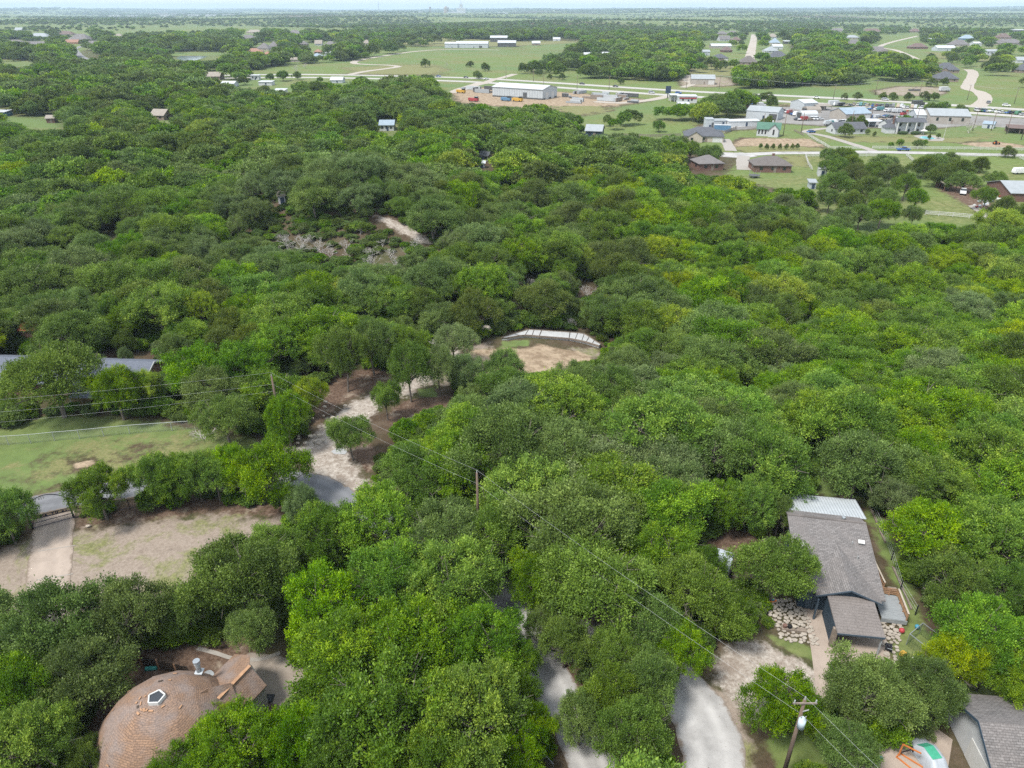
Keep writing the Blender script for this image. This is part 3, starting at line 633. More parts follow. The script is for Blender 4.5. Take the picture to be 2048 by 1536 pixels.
# ------------------------------------------------------------------ grey house with carport
O = Vector((35.3, 62.9, 0)); hs = thing('house', 'grey-brown shingled house with carport and dark teal walls at the right', 'house', O, R(-11))
FOOT.append((34.2, 58, 7)); FOOT.append((32.5, 50.5, 4)); FOOT.append((36.3, 66, 5)); FOOT.append((39.5, 54, 3))
wall = MB().prism([(-4.0, -9.5, 0), (3.5, -9.5, 0), (3.5, -.2, 0), (-4.0, -.2, 0)], 2.6).part('wall', 'teal_siding', hs)
MB().prism([(-4.0, -.2, 2.6), (-4.0, -9.5, 2.6), (-4.0, -.2, 4.35)], (.15, 0, 0)).part('gable_wall', 'teal_siding', hs)
MB().prism([(3.35, -.2, 2.6), (3.35, -9.5, 2.6), (3.35, -.2, 4.35)], (.15, 0, 0)).part('gable_wall', 'teal_siding', hs)
put_roof(slab_roof([(-4.4, -10, 2.8), (3.9, -10, 2.8), (3.9, 0, 4.6), (-4.4, 0, 4.6)], .14), 'roof', 'shingle_brown', hs)
ro2 = put_roof(slab_roof([(-4.4, 0.004, 4.6), (3.9, 0.004, 4.6), (3.6, 1.3, 4.3), (-4.4, 1.3, 4.3)], .14), 'back_roof', 'shingle_brown', hs)
MB().bar((-4.4, .0, 4.62), (3.9, .0, 4.62), .3, .05).part('ridge_cap', 'shingle_carport', hs)
pr = slab_roof([(-4.5, 1.32, 4.22), (4.3, 1.32, 4.22), (4.55, 6.7, 2.95), (-4.5, 6.4, 2.95)], .08).part('porch_roof', 'white_metal', hs)
for k in range(27):
    x = -4.4 + k*.335; x2 = -4.42 + k*.345
    MB().bar((x, 1.35, 4.235), (x2, 6.42 + k*.0108, 2.965), .05, .05).part('rib', 'metal_rib', pr)
for x in (-4.3, -1.5, 1.4, 4.2): MB().bar((x, 6.1, 0), (x, 6.1, 2.98), .14).part('post', 'teal_trim', hs)
# gable over the carport side
dz = lambda x: 3.95 - abs(x - .34)*.4
put_roof(slab_roof([(-2.75, -10.5, 2.75), (.34, -10.5, 3.99), (.34, -3.4, 3.99), (-2.75, -9.9, 2.84)], .12), 'gable_roof', 'shingle_brown', hs)
put_roof(slab_roof([(.34, -10.5, 3.99), (3.43, -10.5, 2.75), (3.43, -9.9, 2.84), (.34, -3.4, 3.99)], .12), 'gable_roof', 'shingle_brown', hs)
MB().prism([(-2.3, -10.15, 2.6), (2.98, -10.15, 2.6), (.34, -10.15, 3.75)], (0, .5, 0)).part('gable_wall', 'teal_siding', hs)
MB().bar((-2.8, -10.53, 2.66), (.34, -10.53, 3.9), .06, .16).part('rake_board', 'teal_trim', hs); MB().bar((.34, -10.53, 3.9), (3.48, -10.53, 2.66), .06, .16).part('rake_board', 'teal_trim', hs)
cpt = put_roof(slab_roof([(-1.55, -14.95, 2.45), (2.78, -14.7, 2.45), (2.65, -10.2, 2.95), (-1.72, -10.25, 2.95)], .16), 'carport_roof', 'shingle_carport', hs)
MB().bar((-1.55, -14.97, 2.38), (2.78, -14.72, 2.38), .05, .2).part('fascia', 'teal_trim', hs)
MB().box(-1.62, -1.45, -14.0, -10.0, 0, 2.5).part('carport_wall', 'teal_siding', hs)
MB().box(-1.75, -1.3, -14.35, -14.02, 0, 2.35).part('carport_pier', 'weathered_wood', hs)
MB().bar((2.6, -14.5, 0), (2.6, -14.5, 2.35), .13).part('post', 'metal_rib', hs)
for x, y in ((-2.6, -10.9), (-2.6, -9.6)): MB().bar((x, y, 0), (x, y, 2.65), .16).part('post', 'teal_trim', hs)
MB().box(-4.03, -3.98, -6.4, -5.2, .9, 2.1).part('window', 'dark_glass', hs); MB().box(-4.03, -3.98, -3.2, -2.0, .9, 2.1).part('window', 'dark_glass', hs)
d = MB().box(-3.3, -2.4, -9.56, -9.5, 0, 2.05).part('door', 'teal_trim', hs); MB().box(-2.55, -2.49, -9.6, -9.565, .95, 1.05).part('handle', 'galvanised', d)
for x, y in ((1.9, -3.2), (2.1, -5.1)):
    z = 4.6 + y*.18; MB().tube([(x, y, z - .02), (x, y, z + .32)], .07, 8).part('vent_pipe', 'porcelain', hs)
MB().tube([(1.6, .3, 4.5), (1.6, .3, 4.8)], [.16, .16], 10).blob((1.6, .3, 4.85), (.25, .25, .12), 1, 1, 0).part('turbine_vent', 'galvanised', hs)
dish = MB().prism([(2.45, -3.3, 4.3), (3.1, -3.35, 4.3), (3.15, -2.9, 4.42), (2.5, -2.85, 4.42)], .05).bar((2.8, -3.1, 3.95), (2.8, -3.1, 4.34), .06).part('flat_dish', 'white_paint', hs)
MB().box(-3.9, -3.2, -4.6, -4.1, 3.7, 4.15).part('roof_box', 'white_paint', hs)
MB().box(-3.0, 2.9, -9.57, -9.5, 2.45, 2.58).part('soffit_board', 'teal_trim', hs)
# deck
dk = thing('deck', 'weathered grey plank deck with cedar railing beside the carport', 'deck', O, R(-11))
for k in range(14):
    y = -10.05 + k*.25; MB().box(4.0, 6.35, y, y + .235, .54, .6).part('plank', 'deck_grey', dk)
MB().box(3.95, 6.4, -10.12, -10.06, .1, .58).part('skirt_board', 'deck_grey', dk)
for y in (-10.0, -8.85, -7.7, -6.62): MB().bar((6.28, y, 0), (6.28, y, 1.55), .1).part('post', 'cedar', dk)
for x in (5.5, 4.6): MB().bar((x, -6.62, 0), (x, -6.62, 1.55), .1).part('post', 'cedar', dk)
for z in (.8, 1.02, 1.24, 1.46):
    MB().bar((6.34, -10.05, z), (6.34, -6.62, z), .04, .12).part('rail', 'cedar', dk); MB().bar((4.55, -6.58, z), (6.3, -6.58, z), .04, .12).part('rail', 'cedar', dk)
MB().box(6.2, 6.38, -10.1, -6.55, 1.56, 1.6).part('hand_rail', 'limestone', dk)
for k in range(4): MB().box(4.1, 5.2, -6.5 + k*.34, -6.2 + k*.34, .42 - k*.11, .5 - k*.11).part('stair_tread', 'deck_grey', dk)
sd2 = thing('side_fence', 'low cedar fence running up the right side of the grey house', 'fence', O, R(-11))
for k in range(7):
    y = -.6 - k*.8; MB().bar((4.95 + k*.06, y, 0), (4.95 + k*.06, y, 1.15), .1).part('post', 'cedar', sd2)
for z in (.35, .7, 1.05): MB().bar((5.0, -.6, z), (5.36, -5.4, z), .04, .16).part('rail', 'cedar', sd2)
MB().bar((4.98, -.6, 1.18), (5.34, -5.4, 1.18), .16, .04).part('hand_rail', 'limestone', sd2)
gr_ = thing('patio_grill', 'black grill standing on the side patio between deck and side fence', 'grill', O + Vector((4.7, -6.9, 0)), R(-11))
MB().box(-.45, .45, -.25, .25, .5, .8).part('body', 'black_iron', gr_); MB().tube([(-.42, 0, .82), (.42, 0, .82)], .24, 10).part('lid', 'weathered_wood', gr_)
for x in (-.38, .38):
    for y in (-.2, .2): MB().bar((x, y, 0), (x, y, .5), .05).part('leg', 'black_iron', gr_)
# flagstone patios
def patio(name, label, poly, n, seed, lo, hi):
    wp = [G(*p) for p in poly]; t = thing(name, label, 'patio', (sum(p.x for p in wp)/len(wp), sum(p.y for p in wp)/len(wp), 0))
    q = random.Random(seed); W2 = [(p.x, p.y) for p in wp]; xs = [p[0] for p in W2]; ys = [p[1] for p in W2]; done = []
    for _ in range(n*40):
        x, y, s = q.uniform(min(xs), max(xs)), q.uniform(min(ys), max(ys)), q.uniform(lo, hi)
        if poly_sd(np.array([x]), np.array([y]), W2)[0] < s*.4 or any(math.hypot(x - a, y - b_) < (s + c)*.78 for a, b_, c in done): continue
        done.append((x, y, s)); k = q.randint(5, 7); a0 = q.uniform(0, 6)
        ring = [(x + s*q.uniform(.8, 1.08)*math.cos(a0 + 6.283*i/k), y + s*q.uniform(.7, 1.0)*math.sin(a0 + 6.283*i/k), .0) for i in range(k)]
        MB().prism(ring, .06 + q.uniform(0, .03)).part('stone', 'flagstone', t, world=True)
        if len(done) >= n: break
    return t
patio('flagstone_patio', 'pale flagstone patio with grassy joints left of the concrete drive', [(1528, 1196), (1600, 1200), (1628, 1262), (1640, 1292), (1580, 1286), (1560, 1278), (1538, 1235)], 150, 3, .16, .36)
patio('flagstone_patio', 'flagstone strip between the carport and the play pen', [(1762, 1238), (1806, 1252), (1796, 1310), (1790, 1330), (1772, 1320), (1762, 1285)], 80, 4, .16, .34)
# things in the yard
def ball(px, py, r, mat, label):
    p = G(px, py); MB().blob((p.x, p.y, r), (r, r, r), 1, 3, 0).solo('ball', mat, label, 'ball', smooth=True)
ball(1802, 1266, .27, 'toy_red', 'red ball on the flagstones beside the carport'); ball(1833, 1258, .24, 'toy_blue', 'blue ball on the grass above the play pen')
p = G(1805, 1311); ty = thing('toy_car', 'yellow ride-on toy on the grass by the flagstones', 'toy', p, .6)
MB().box(-.35, .35, -.2, .2, .12, .34).box(-.3, .05, -.19, .19, .34, .52).part('body', 'toy_yellow', ty)
for x in (-.22, .22):
    for y in (-.22, .22): MB().tube([(x, y - .04, .12), (x, y + .04, .12)], .12, 10).part('wheel', 'rubber', ty)
p = G(1545, 1204); ty = thing('toy_slide', 'orange and blue toy under the oak by the flagstones', 'toy', p, .3)
MB().box(-.4, .3, -.2, .2, .0, .3).part('body', 'orange_toy', ty); MB().box(-.2, .1, -.15, .15, .302, .5).part('seat', 'toy_blue', ty)
p = G(1776, 1298); mw = thing('mower', 'dark push mower parked on the flagstones by the carport post', 'mower', p, 1.1)
MB().box(-.4, .4, -.28, .28, .15, .38).blob((0, 0, .45), (.2, .2, .14), 2, 1, .05).part('deck', 'black_iron', mw); MB().tube([(-.35, .2, .35), (-.95, .2, .95), (-.95, -.2, .95), (-.35, -.2, .35)], .02, 5).part('handle', 'galvanised', mw)
for x in (-.35, .35):
    for y in (-.3, .3): MB().tube([(x, y - .03, .12), (x, y + .03, .12)], .12, 10).part('wheel', 'rubber', mw)
# play pen: white tube frame with net
A, B, C_, D = G(1812, 1290), G(1849, 1320), G(1870, 1292), G(1838, 1268)
pen = thing('play_pen', 'netted play pen with white tube frame on the grass', 'pen', (A + C_)/2)
cn4 = [A, B, C_, D]
for p in cn4: MB().bar(p, p + Vector((0, 0, 1.5)), .05).part('post', 'galvanised', pen, world=True)
for i in range(4):
    a, b_ = cn4[i], cn4[(i + 1) % 4]
    MB().bar(a + Vector((0, 0, 1.5)), b_ + Vector((0, 0, 1.5)), .06).part('top_rail', 'galvanised', pen, world=True)
    nb_ = MB()
    for k in range(9): nb_.bar(a.lerp(b_, k/8) + Vector((0, 0, .02)), a.lerp(b_, k/8) + Vector((0, 0, 1.48)), .012)
    for k in range(8): nb_.bar(a + Vector((0, 0, .1 + k*.18)), b_ + Vector((0, 0, .1 + k*.18)), .012)
    nb_.part('net', 'net_green', pen, world=True)
a, b_ = G(1796, 1334), G(1830, 1312)
MB().tube([a, b_], .035, 6).solo('pipe', 'white_paint', 'loose white pipe lying on the grass below the play pen', 'pipe')
# timber terrace and planter at the flagstones
a, b_ = G(1562, 1258), G(1612, 1264)
pl = thing('planter', 'long timber planter at the lower edge of the flagstones', 'planter', (a + b_)/2)
MB().bar(a + Vector((0, 0, .15)), b_ + Vector((0, 0, .15)), .5, .3).part('timber', 'weathered_wood', pl, world=True)
for k, t_ in enumerate((.12, .32, .5)):
    q = a.lerp(b_, t_); MB().tube([q + Vector((0, 0, .3)), q + Vector((0, 0, .62))], [.17, .22], 10).part('pot', ['brick_red', 'rubber', 'stone_wall'][k], pl, world=True)
# back fence line of the plot
bf = thing('field_fence', 'wire fence on timber posts round the back of the grey house', 'fence', G(1725, 985))
line = [G(*p) for p in ((1640, 962), (1675, 968), (1712, 985), (1742, 1020), (1765, 1070), (1782, 1120), (1800, 1180), (1830, 1230))]
for a, b_ in zip(line[:-1], line[1:]):
    for z in (.4, .8, 1.2): MB().tube([a + Vector((0, 0, z)), b_ + Vector((0, 0, z))], .012, 4).part('strand', 'wire', bf, world=True)
for p in line: MB().bar(p, p + Vector((0, 0, 1.35)), .09).part('post', 'black_iron', bf, world=True)
lw = thing('log_border', 'long timber edging along the back slope beside the grey house', 'edging', G(1760, 1070))
for a, b_ in zip(((1736, 1008), (1757, 1058), (1785, 1135), (1800, 1168)), ((1757, 1056), (1770, 1086), (1799, 1166), (1822, 1220))):
    MB().bar(G(*a) + Vector((0, 0, .12)), G(*b_) + Vector((0, 0, .12)), .16, .2).part('timber', 'weathered_wood', lw, world=True)
# white trailer under the trees
p = G(1440, 1150); tr = thing('trailer', 'white box trailer half hidden under trees left of the grey house', 'trailer', p, R(62))
MB().box(-1.6, 1.6, -.9, .9, .55, 2.1).part('body', 'white_siding', tr); MB().box(-1.65, 1.65, -.95, .95, 2.103, 2.18).part('roof', 'grey_cover', tr)
for y in (-1.08, 1.08):
    for x in (-.45, .45): MB().tube([(x, y - .09, .36), (x, y + .09, .36)], .36, 12).part('wheel', 'rubber', tr)
MB().bar((1.6, 0, .5), (2.7, 0, .5), .1).part('hitch', 'black_iron', tr); FOOT.append((p.x, p.y, 2.2))

# ------------------------------------------------------------------ house in the lower right corner
O2 = Vector((37.1, 37.2, 0)); h2 = thing('house', 'house with plain grey-brown shingle roof and pale gable in the lower right corner', 'house', O2, R(-6)); FOOT.append((42, 37.5, 5.5))
MB().prism([(.5, -4.1, 0), (14, -4.1, 0), (14, 4.1, 0), (.5, 4.1, 0)], 2.7).part('wall', 'white_siding', h2)
MB().prism([(.5, -4.1, 2.7), (.5, 0, 4.75), (.5, 4.1, 2.7)], (.12, 0, 0)).part('gable_wall', 'white_siding', h2)
put_roof(slab_roof([(-.1, -4.7, 2.62), (14.4, -4.7, 2.62), (14.4, 0, 5.0), (-.1, 0, 5.0)], .14), 'roof', 'shingle_brown', h2)
put_roof(slab_roof([(-.1, 0.004, 5.0), (14.4, 0.004, 5.0), (14.4, 4.7, 2.62), (-.1, 4.7, 2.62)], .14), 'roof', 'shingle_brown', h2)
MB().bar((-.13, -4.75, 2.55), (-.13, 0, 4.92), .05, .2).part('rake_board', 'teal_siding', h2); MB().bar((-.13, 0, 4.92), (-.13, 4.75, 2.55), .05, .2).part('rake_board', 'teal_siding', h2)
g = MB().box(.44, .5, -2.6, .6, .05, 2.2).part('garage_door', 'white_paint', h2)
# covered boat-like car and orange hoist on its drive
p = G(1860, 1528); cv = thing('covered_car', 'small car under a grey and mint cover on the lower right drive', 'car', p, R(100))
b = MB(); prof = [(-2.0, .25, .62), (-1.85, .55, .8), (-1.1, .85, .85), (-.5, 1.38, .78), (.6, 1.42, .78), (1.2, .92, .86), (1.9, .72, .82), (2.05, .3, .7)]
n0 = 0
for x, z, w in prof:
    for t_ in range(9):
        a = math.pi*t_/8; b.v.append((x, -math.cos(a)*w*(1 if abs(math.cos(a)) < .95 else 1.05), .08 + (z - .08)*min(1, math.sin(a)*1.55)))
for i in range(len(prof) - 1):
    for k in range(8): b.f.append((i*9 + k, i*9 + k + 1, (i + 1)*9 + k + 1, (i + 1)*9 + k))
b.f.append(tuple(range(9))); b.f.append(tuple(reversed(range((len(prof) - 1)*9, len(prof)*9))))
b.part('cover', 'grey_cover', cv, smooth=True)
b = MB()
for i, (x, z, w) in enumerate(prof[3:6]):
    for t_ in range(3, 7):
        a = math.pi*t_/8; b.v.append((x, -math.cos(a)*w*1.03, .02 + .08 + (z - .05)*min(1, math.sin(a)*1.55)))
for i in range(2):
    for k in range(3): b.f.append((i*4 + k, i*4 + k + 1, (i + 1)*4 + k + 1, (i + 1)*4 + k))
b.part('mint_panel', 'mint_cover', cv)
for x in (-1.25, 1.3):
    for y in (-.78, .78): MB().tube([(x, y - .09, .3), (x, y + .09, .3)], .3, 12).part('wheel', 'rubber', cv)
p = G(1808, 1520); hh = thing('engine_hoist', 'orange steel engine hoist standing beside the covered car', 'hoist', p, R(-50))
for y in (-.45, .45): MB().bar((-.5, y*.6, .1), (1.3, y, .1), .1).part('leg', 'orange_steel', hh)
MB().bar((-.5, -.35, .1), (-.5, .35, .1), .1).part('crossbar', 'orange_steel', hh); MB().bar((-.45, 0, .1), (-.45, 0, 1.5), .11).part('mast', 'orange_steel', hh); MB().bar((-.5, 0, 1.5), (.9, 0, 1.85), .1).part('boom', 'orange_steel', hh); MB().bar((-.4, 0, .5), (.25, 0, 1.65), .07).part('ram', 'black_iron', hh)
p = G(1757, 1520); MB().blob((p.x, p.y, .2), (.3, .2, .2), 3, 2, .2).solo('bundle', 'toy_blue', 'blue and white bundle on the edge of the lower right drive', 'bundle')

# ------------------------------------------------------------------ domed house
Dc = Vector((-28.5, 38.5, 0)); dm = thing('dome_house', 'geodesic dome house clad in brown shingles, lower left', 'house', Dc); FOOT.append((-28.5, 38.5, 6.6)); FOOT.append((-24, 42, 3.0))
bm = bmesh.new(); bmesh.ops.create_icosphere(bm, subdivisions=3, radius=6.0)
for f in bm.faces:
    if f.calc_center_median().z < -.6: continue
    c = f.calc_center_median(); vs_ = [c + (v.co - c)*.9995 for v in f.verts]
    vs_ = [Vector((v.x, v.y, max(v.z, 0))) for v in vs_]
    b = MB(); b.v = [tuple(v*.985) for v in vs_] + [tuple(v*1.005) for v in vs_]; b.f = [(2, 1, 0), (3, 4, 5), (0, 1, 4, 3), (1, 2, 5, 4), (2, 0, 3, 5)]; me_ = b.mesh('roof_panel', 'shingle_dome'); roof_uv(me_); o = bpy.data.objects.new('roof_panel', me_); link(o, dm)
bm.free()
bm = bmesh.new(); bmesh.ops.create_icosphere(bm, subdivisions=3, radius=5.88); b = MB(); b.v = [(v.co.x, v.co.y, max(v.co.z, .0)) for v in bm.verts]; b.f = [tuple(v.index for v in f.verts) for f in bm.faces if f.calc_center_median().z > -.6]; bm.free()
b.part('sheathing', 'cedar', dm)
sk = MB(); ring = [(.66*math.cos(1.2566*k + .35), .66*math.sin(1.2566*k + .35)) for k in range(5)]
fr = MB()
for k in range(5):
    a, c = ring[k], ring[(k + 1) % 5]; fr.bar((a[0], a[1], 6.08), (c[0], c[1], 6.08), 0.1, .34)
f_ = fr.part('skylight', 'white_paint', dm); MB().prism([(x*.92, y*.92, 6.06) for x, y in ring], .1).part('pane', 'dark_glass', f_)
q5 = random.Random(8)
for k in range(26):      # patches of lifted and missing shingles
    a, t_ = (q5.uniform(2.6, 5.6), q5.uniform(.16, .27)) if k < 12 else (q5.uniform(0, 6.28), q5.uniform(.35, 1.1))
    n0 = Vector((math.cos(a)*math.sin(t_), math.sin(a)*math.sin(t_), math.cos(t_))); tg = Vector((-math.sin(a), math.cos(a), 0)); ln = q5.uniform(.15, .4)
    MB().bar(n0*6.02 - tg*ln/2, n0*6.02 + tg*ln/2, q5.uniform(.08, .2), .05, up=n0).part('loose_shingle', q5.choice(['cedar', 'picket_dark', 'weathered_wood', 'cedar']), dm)
q = Vector((1.6, 3.9, 4.45)); ch = MB().tube([q, q + Vector((0, 0, 1.15))], .21, 14).part('chimney', 'galvanised', dm, smooth=True)
MB().tube([q + Vector((0, 0, 1.18)), q + Vector((0, 0, 1.38))], .29, 14).part('cap', 'galvanised', ch); MB().tube([q + Vector((0, 0, .95)), q + Vector((0, 0, 1.05))], .27, 14).part('ring', 'porcelain', ch); MB().box(q.x - .33, q.x + .33, q.y - .33, q.y + .33, q.z + .02, q.z + .1).part('flashing', 'white_metal', ch)
# dormer bulge facing the forecourt
def W_(px, py, z): return P3(px, py, z) - Dc
pk, l1, l2, r1, r2, dn = W_(418, 1376, 5.0), W_(370, 1403, 5.3), W_(392, 1440, 3.4), W_(462, 1366, 4.5), W_(484, 1418, 2.6), W_(440, 1446, 2.5)
for tri in ((pk, l1, l2), (pk, l2, dn), (pk, dn, r2), (pk, r2, r1)):
    nv = (tri[1] - tri[0]).cross(tri[2] - tri[0]).normalized(); nv = nv if nv.z > 0 else -nv; tr_ = list(tri) if (tri[1] - tri[0]).cross(tri[2] - tri[0]).z > 0 else [tri[0], tri[2], tri[1]]
    me_ = MB().prism([v - nv*.12 for v in tr_], nv*.12).mesh('dormer_panel', 'shingle_dome'); roof_uv(me_); link(bpy.data.objects.new('dormer_panel', me_), dm)
MB().prism([(dn.x, dn.y, 0), (r2.x, r2.y, 0), (r2.x - 1.2, r2.y + 1.2, 0), (dn.x - 1.0, dn.y + .6, 0)], 2.4).part('dormer_wall', 'tan_siding', dm)
# gabled wing
wg = Vector((-23.0, 43.1, 0)) - Dc; ax = Vector((.42, .907, 0)); pe = Vector((.907, -.42, 0))
def wp_(t_, s_, z): return wg + ax*t_ + pe*s_ + Vector((0, 0, z))
put_roof(slab_roof([wp_(-4.5, -3.2, 2.85), wp_(-4.5, 0, 4.2), wp_(.2, 0, 4.2), wp_(1.4, -1.2, 3.7), wp_(1.4, -3.2, 2.85)][::-1] if False else [wp_(1.4, -3.2, 2.85), wp_(-4.5, -3.2, 2.85), wp_(-4.5, 0, 4.2), wp_(.2, 0, 4.2), wp_(1.4, -1.2, 3.7)], .12), 'wing_roof', 'shingle_dome', dm)
put_roof(slab_roof([wp_(-4.5, 0, 4.2), wp_(-4.5, 1.7, 2.7), wp_(.1, 1.7, 2.7), wp_(.2, 0, 4.2)], .12), 'wing_roof', 'shingle_dome', dm)
MB().bar(wp_(-3.5, 0.05, 4.24), wp_(.2, .05, 4.24), .3, .05).part('ridge_cap', 'cedar', dm)
MB().prism([wp_(-4.5, -3.0, 0), wp_(-4.5, 1.5, 0), wp_(.0, 1.5, 0), wp_(1.2, -1.0, 0), wp_(1.2, -3.0, 0)], 2.66).part('wing_wall', 'tan_siding', dm)
for k in range(9): MB().bar(wp_(-4.0, 1.53, .25 + k*.28), wp_(-.05, 1.53, .25 + k*.28), .03, .02).part('siding_board', 'white_siding', dm)
MB().prism([wp_(-4.4, -2.4, 2.6), wp_(-4.4, 1.4, 2.6), wp_(-.2, 1.4, 2.6), wp_(-.2, 0, 2.6), wp_(.6, -1.4, 2.6), wp_(.6, -2.4, 2.6)], .24).part('wing_ceiling', 'tan_siding', dm)
p = P3(419, 1350, 2.2); sdh = thing('satellite_dish', 'round grey satellite dish behind the dome chimney', 'dish', (p.x, p.y, 0))
MB().tube([(0, 0, 0), (0, 0, 2.0)], .05, 8).part('mast', 'galvanised', sdh)
b = MB(); 
for k in range(4):
    for j in range(16): a = j*math.pi/8; rr0 = .02 + .5*k/3; b.v.append((rr0*math.cos(a), rr0*math.sin(a)*.8 - .2, 2.15 + (rr0**2)*.5 + rr0*math.sin(a)*.6))
for k in range(3):
    for j in range(16): b.f.append((k*16 + j, k*16 + (j + 1) % 16, (k + 1)*16 + (j + 1) % 16, (k + 1)*16 + j))
b.part('reflector', 'galvanised', sdh, smooth=True)
pf = thing('picket_fence', 'dark picket fence behind the dome house', 'fence', G(330, 1333))
a, b_ = G(284, 1330), G(378, 1352)
for k in range(20):
    q = a.lerp(b_, k/19); MB().box(q.x - .075, q.x + .075, q.y - .03, q.y + .03, 0, 1.25 + .06*math.sin(k*2.1)).part('picket', 'picket_dark' if k % 7 else 'cedar', pf, world=True)
for z in (.35, 1.0): MB().bar(a + Vector((0, .06, z)), b_ + Vector((0, .06, z)), .05, .1).part('rail', 'picket_dark', pf, world=True)
p = G(303, 1340); MB().tube([(p.x - .5, p.y, .15), (p.x + .5, p.y + .1, .15)], [.22, .2], 10).solo('bin', 'teal_plastic', 'teal plastic tub lying beside the dark picket fence', 'tub')
p = G(533, 1398); MB().box(p.x - .65, p.x + .65, p.y - .4, p.y + .4, .03, .16).box(p.x - .6, p.x + .6, p.y - .35, p.y + .35, .162, .19).solo('sandbox_lid', 'tarp_black', 'black rectangular lid on the concrete beside the dome wing', 'lid')
p = G(519, 1407); bg_ = thing('rubbish_bags', 'blue and white bags lying at the corner of the dome wing', 'bags', p)
MB().blob((0, 0, .25), (.35, .3, .27), 5, 2, .15).part('white_bag', 'white_paint', bg_); MB().blob((.4, .35, .2), (.25, .2, .2), 6, 2, .15).part('blue_bag', 'toy_blue', bg_)
vf = thing('iron_railing', 'short dark railing at the bottom edge left of the lane', 'railing', G(1085, 1528))
a, b_ = G(1078, 1515), G(1106, 1545)
for k in range(8): q = a.lerp(b_, k/7); MB().bar(q, q + Vector((0, 0, 1.1)), .04).part('bar', 'galvanised', vf, world=True)
MB().bar(a + Vector((0, 0, 1.1)), b_ + Vector((0, 0, 1.1)), .06).part('top_rail', 'galvanised', vf, world=True)

# ------------------------------------------------------------------ dark-roofed house at the left
O3 = Vector((-57.6, 102.7, 0)); h3 = thing('house', 'long house with dark slate-blue roof behind the huge round oak', 'house', O3, R(-4)); FOOT.append((-66, 103, 7)); FOOT.append((-80, 104, 7))
MB().prism([(-34, -4.2, 0), (-.5, -4.2, 0), (-.5, 4.2, 0), (-34, 4.2, 0)], 2.6).part('wall', 'brick_red', h3)
MB().prism([(-.62, -4.2, 2.6), (-.62, 0, 4.4), (-.62, 4.2, 2.6)], (.12, 0, 0)).part('gable_wall', 'brick_red', h3)
put_roof(slab_roof([(-34.5, -4.9, 2.5), (0, -4.9, 2.5), (0, 0, 4.6), (-34.5, 0, 4.6)], .14), 'roof', 'shingle_slate', h3)
put_roof(slab_roof([(-34.5, 0.004, 4.6), (0, 0.004, 4.6), (0, 4.9, 2.5), (-34.5, 4.9, 2.5)], .14), 'roof', 'shingle_slate', h3)
MB().bar((.03, -4.95, 2.45), (.03, 0, 4.56), .06, .22).part('rake_board', 'white_paint', h3); MB().bar((.03, 0, 4.56), (.03, 4.95, 2.45), .06, .22).part('rake_board', 'white_paint', h3)
for x in (-8, -14, -25, -30): w_ = MB().box(x - .7, x + .7, -4.26, -4.2, .9, 2.1).part('window', 'dark_glass', h3); MB().box(x - .8, x + .8, -4.3, -4.262, .78, .88).part('sill', 'white_paint', w_)
put_roof(slab_roof([(-10, -8.2, 2.2), (-4, -8.2, 2.2), (-4, -4.8, 2.56), (-10, -4.8, 2.56)], .1), 'porch_roof', 'shingle_slate', h3)
for x in (-9.8, -4.2): MB().bar((x, -8, 0), (x, -8, 2.2), .12).part('post', 'white_paint', h3)
for x in (-7.5, -9): MB().tube([(x, -1.0, 4.0), (x, -1.0, 4.6)], .08, 8).part('vent_pipe', 'porcelain', h3)
MB().box(-14.3, -13.3, .5, 1.5, 4.1, 5.3).part('chimney', 'brick_red', h3)
p = G(28, 722); sh_ = thing('shed', 'small shed with bright red roof behind the slate-blue roof', 'shed', (p.x + 1, p.y + 8, 0)); MB().box(-2.6, 2.6, -2, 2, 0, 3.2).part('wall', 'brick_red', sh_); MB().prism([(-2.9, -2.3, 3.2), (-2.9, 2.3, 3.2), (-2.9, 0, 4.6)], (5.8, 0, 0)).part('roof', 'red_roof', sh_)

# ------------------------------------------------------------------ gate, fences, pad, poles
a, b_ = G(66, 1058), G(148, 1036); gt = thing('gate', 'black iron gate with scenery silhouettes under a tall arch across the concrete drive', 'gate', (a + b_)/2)
u_ = (b_ - a); Lg = u_.length; u_.normalize()
for q in (a, b_): MB().bar(q, q + Vector((0, 0, 3.1)), .16).part('post', 'black_iron', gt, world=True)
for z, mt in ((.12, 'navy_iron'), (.75, 'navy_iron'), (1.25, 'navy_iron'), (1.62, 'black_iron')): MB().bar(a + Vector((0, 0, z)), b_ + Vector((0, 0, z)), .06, .06).part('rail', mt, gt, world=True)
for k in range(1, 44): q = a.lerp(b_, k/44); MB().bar(q + Vector((0, 0, .14)), q + Vector((0, 0, 1.22)), .022).part('bar', 'black_iron', gt, world=True)
def silh(x0, pts):
    base = [a + u_*(x0 + x) + Vector((0, 0, 1.29 + z)) for x, z in pts]; n_ = Vector((u_.y, -u_.x, 0))*.03
    MB().prism(base, n_).part('silhouette', 'navy_iron', gt, world=True)
silh(.35, [(0, 0), (.5, 0), (.42, .2), (.3, .26), (.1, .18)]); silh(1.05, [(0, 0), (.22, 0), (.34, .3), (.1, .3)]); silh(1.38, [(0, 0), (.1, 0), (.1, .33), (0, .33)]); silh(1.52, [(0, 0), (.35, 0), (.3, .22), (.12, .3)])
silh(2.25, [(.1, 0), (.22, 0), (.22, .18), (.34, .26), (0, .28), (.1, .2)]); silh(2.68, [(0, 0), (.1, 0), (.1, .3), (0, .3)]); silh(2.84, [(0, .06), (.09, .0), (.16, .1), (.12, .3), (.02, .24)]); silh(3.3, [(0, 0), (.3, 0), (.26, .16), (.1, .24)]); silh(3.75, [(0, 0), (.12, 0), (.1, .28), (.02, .2)])
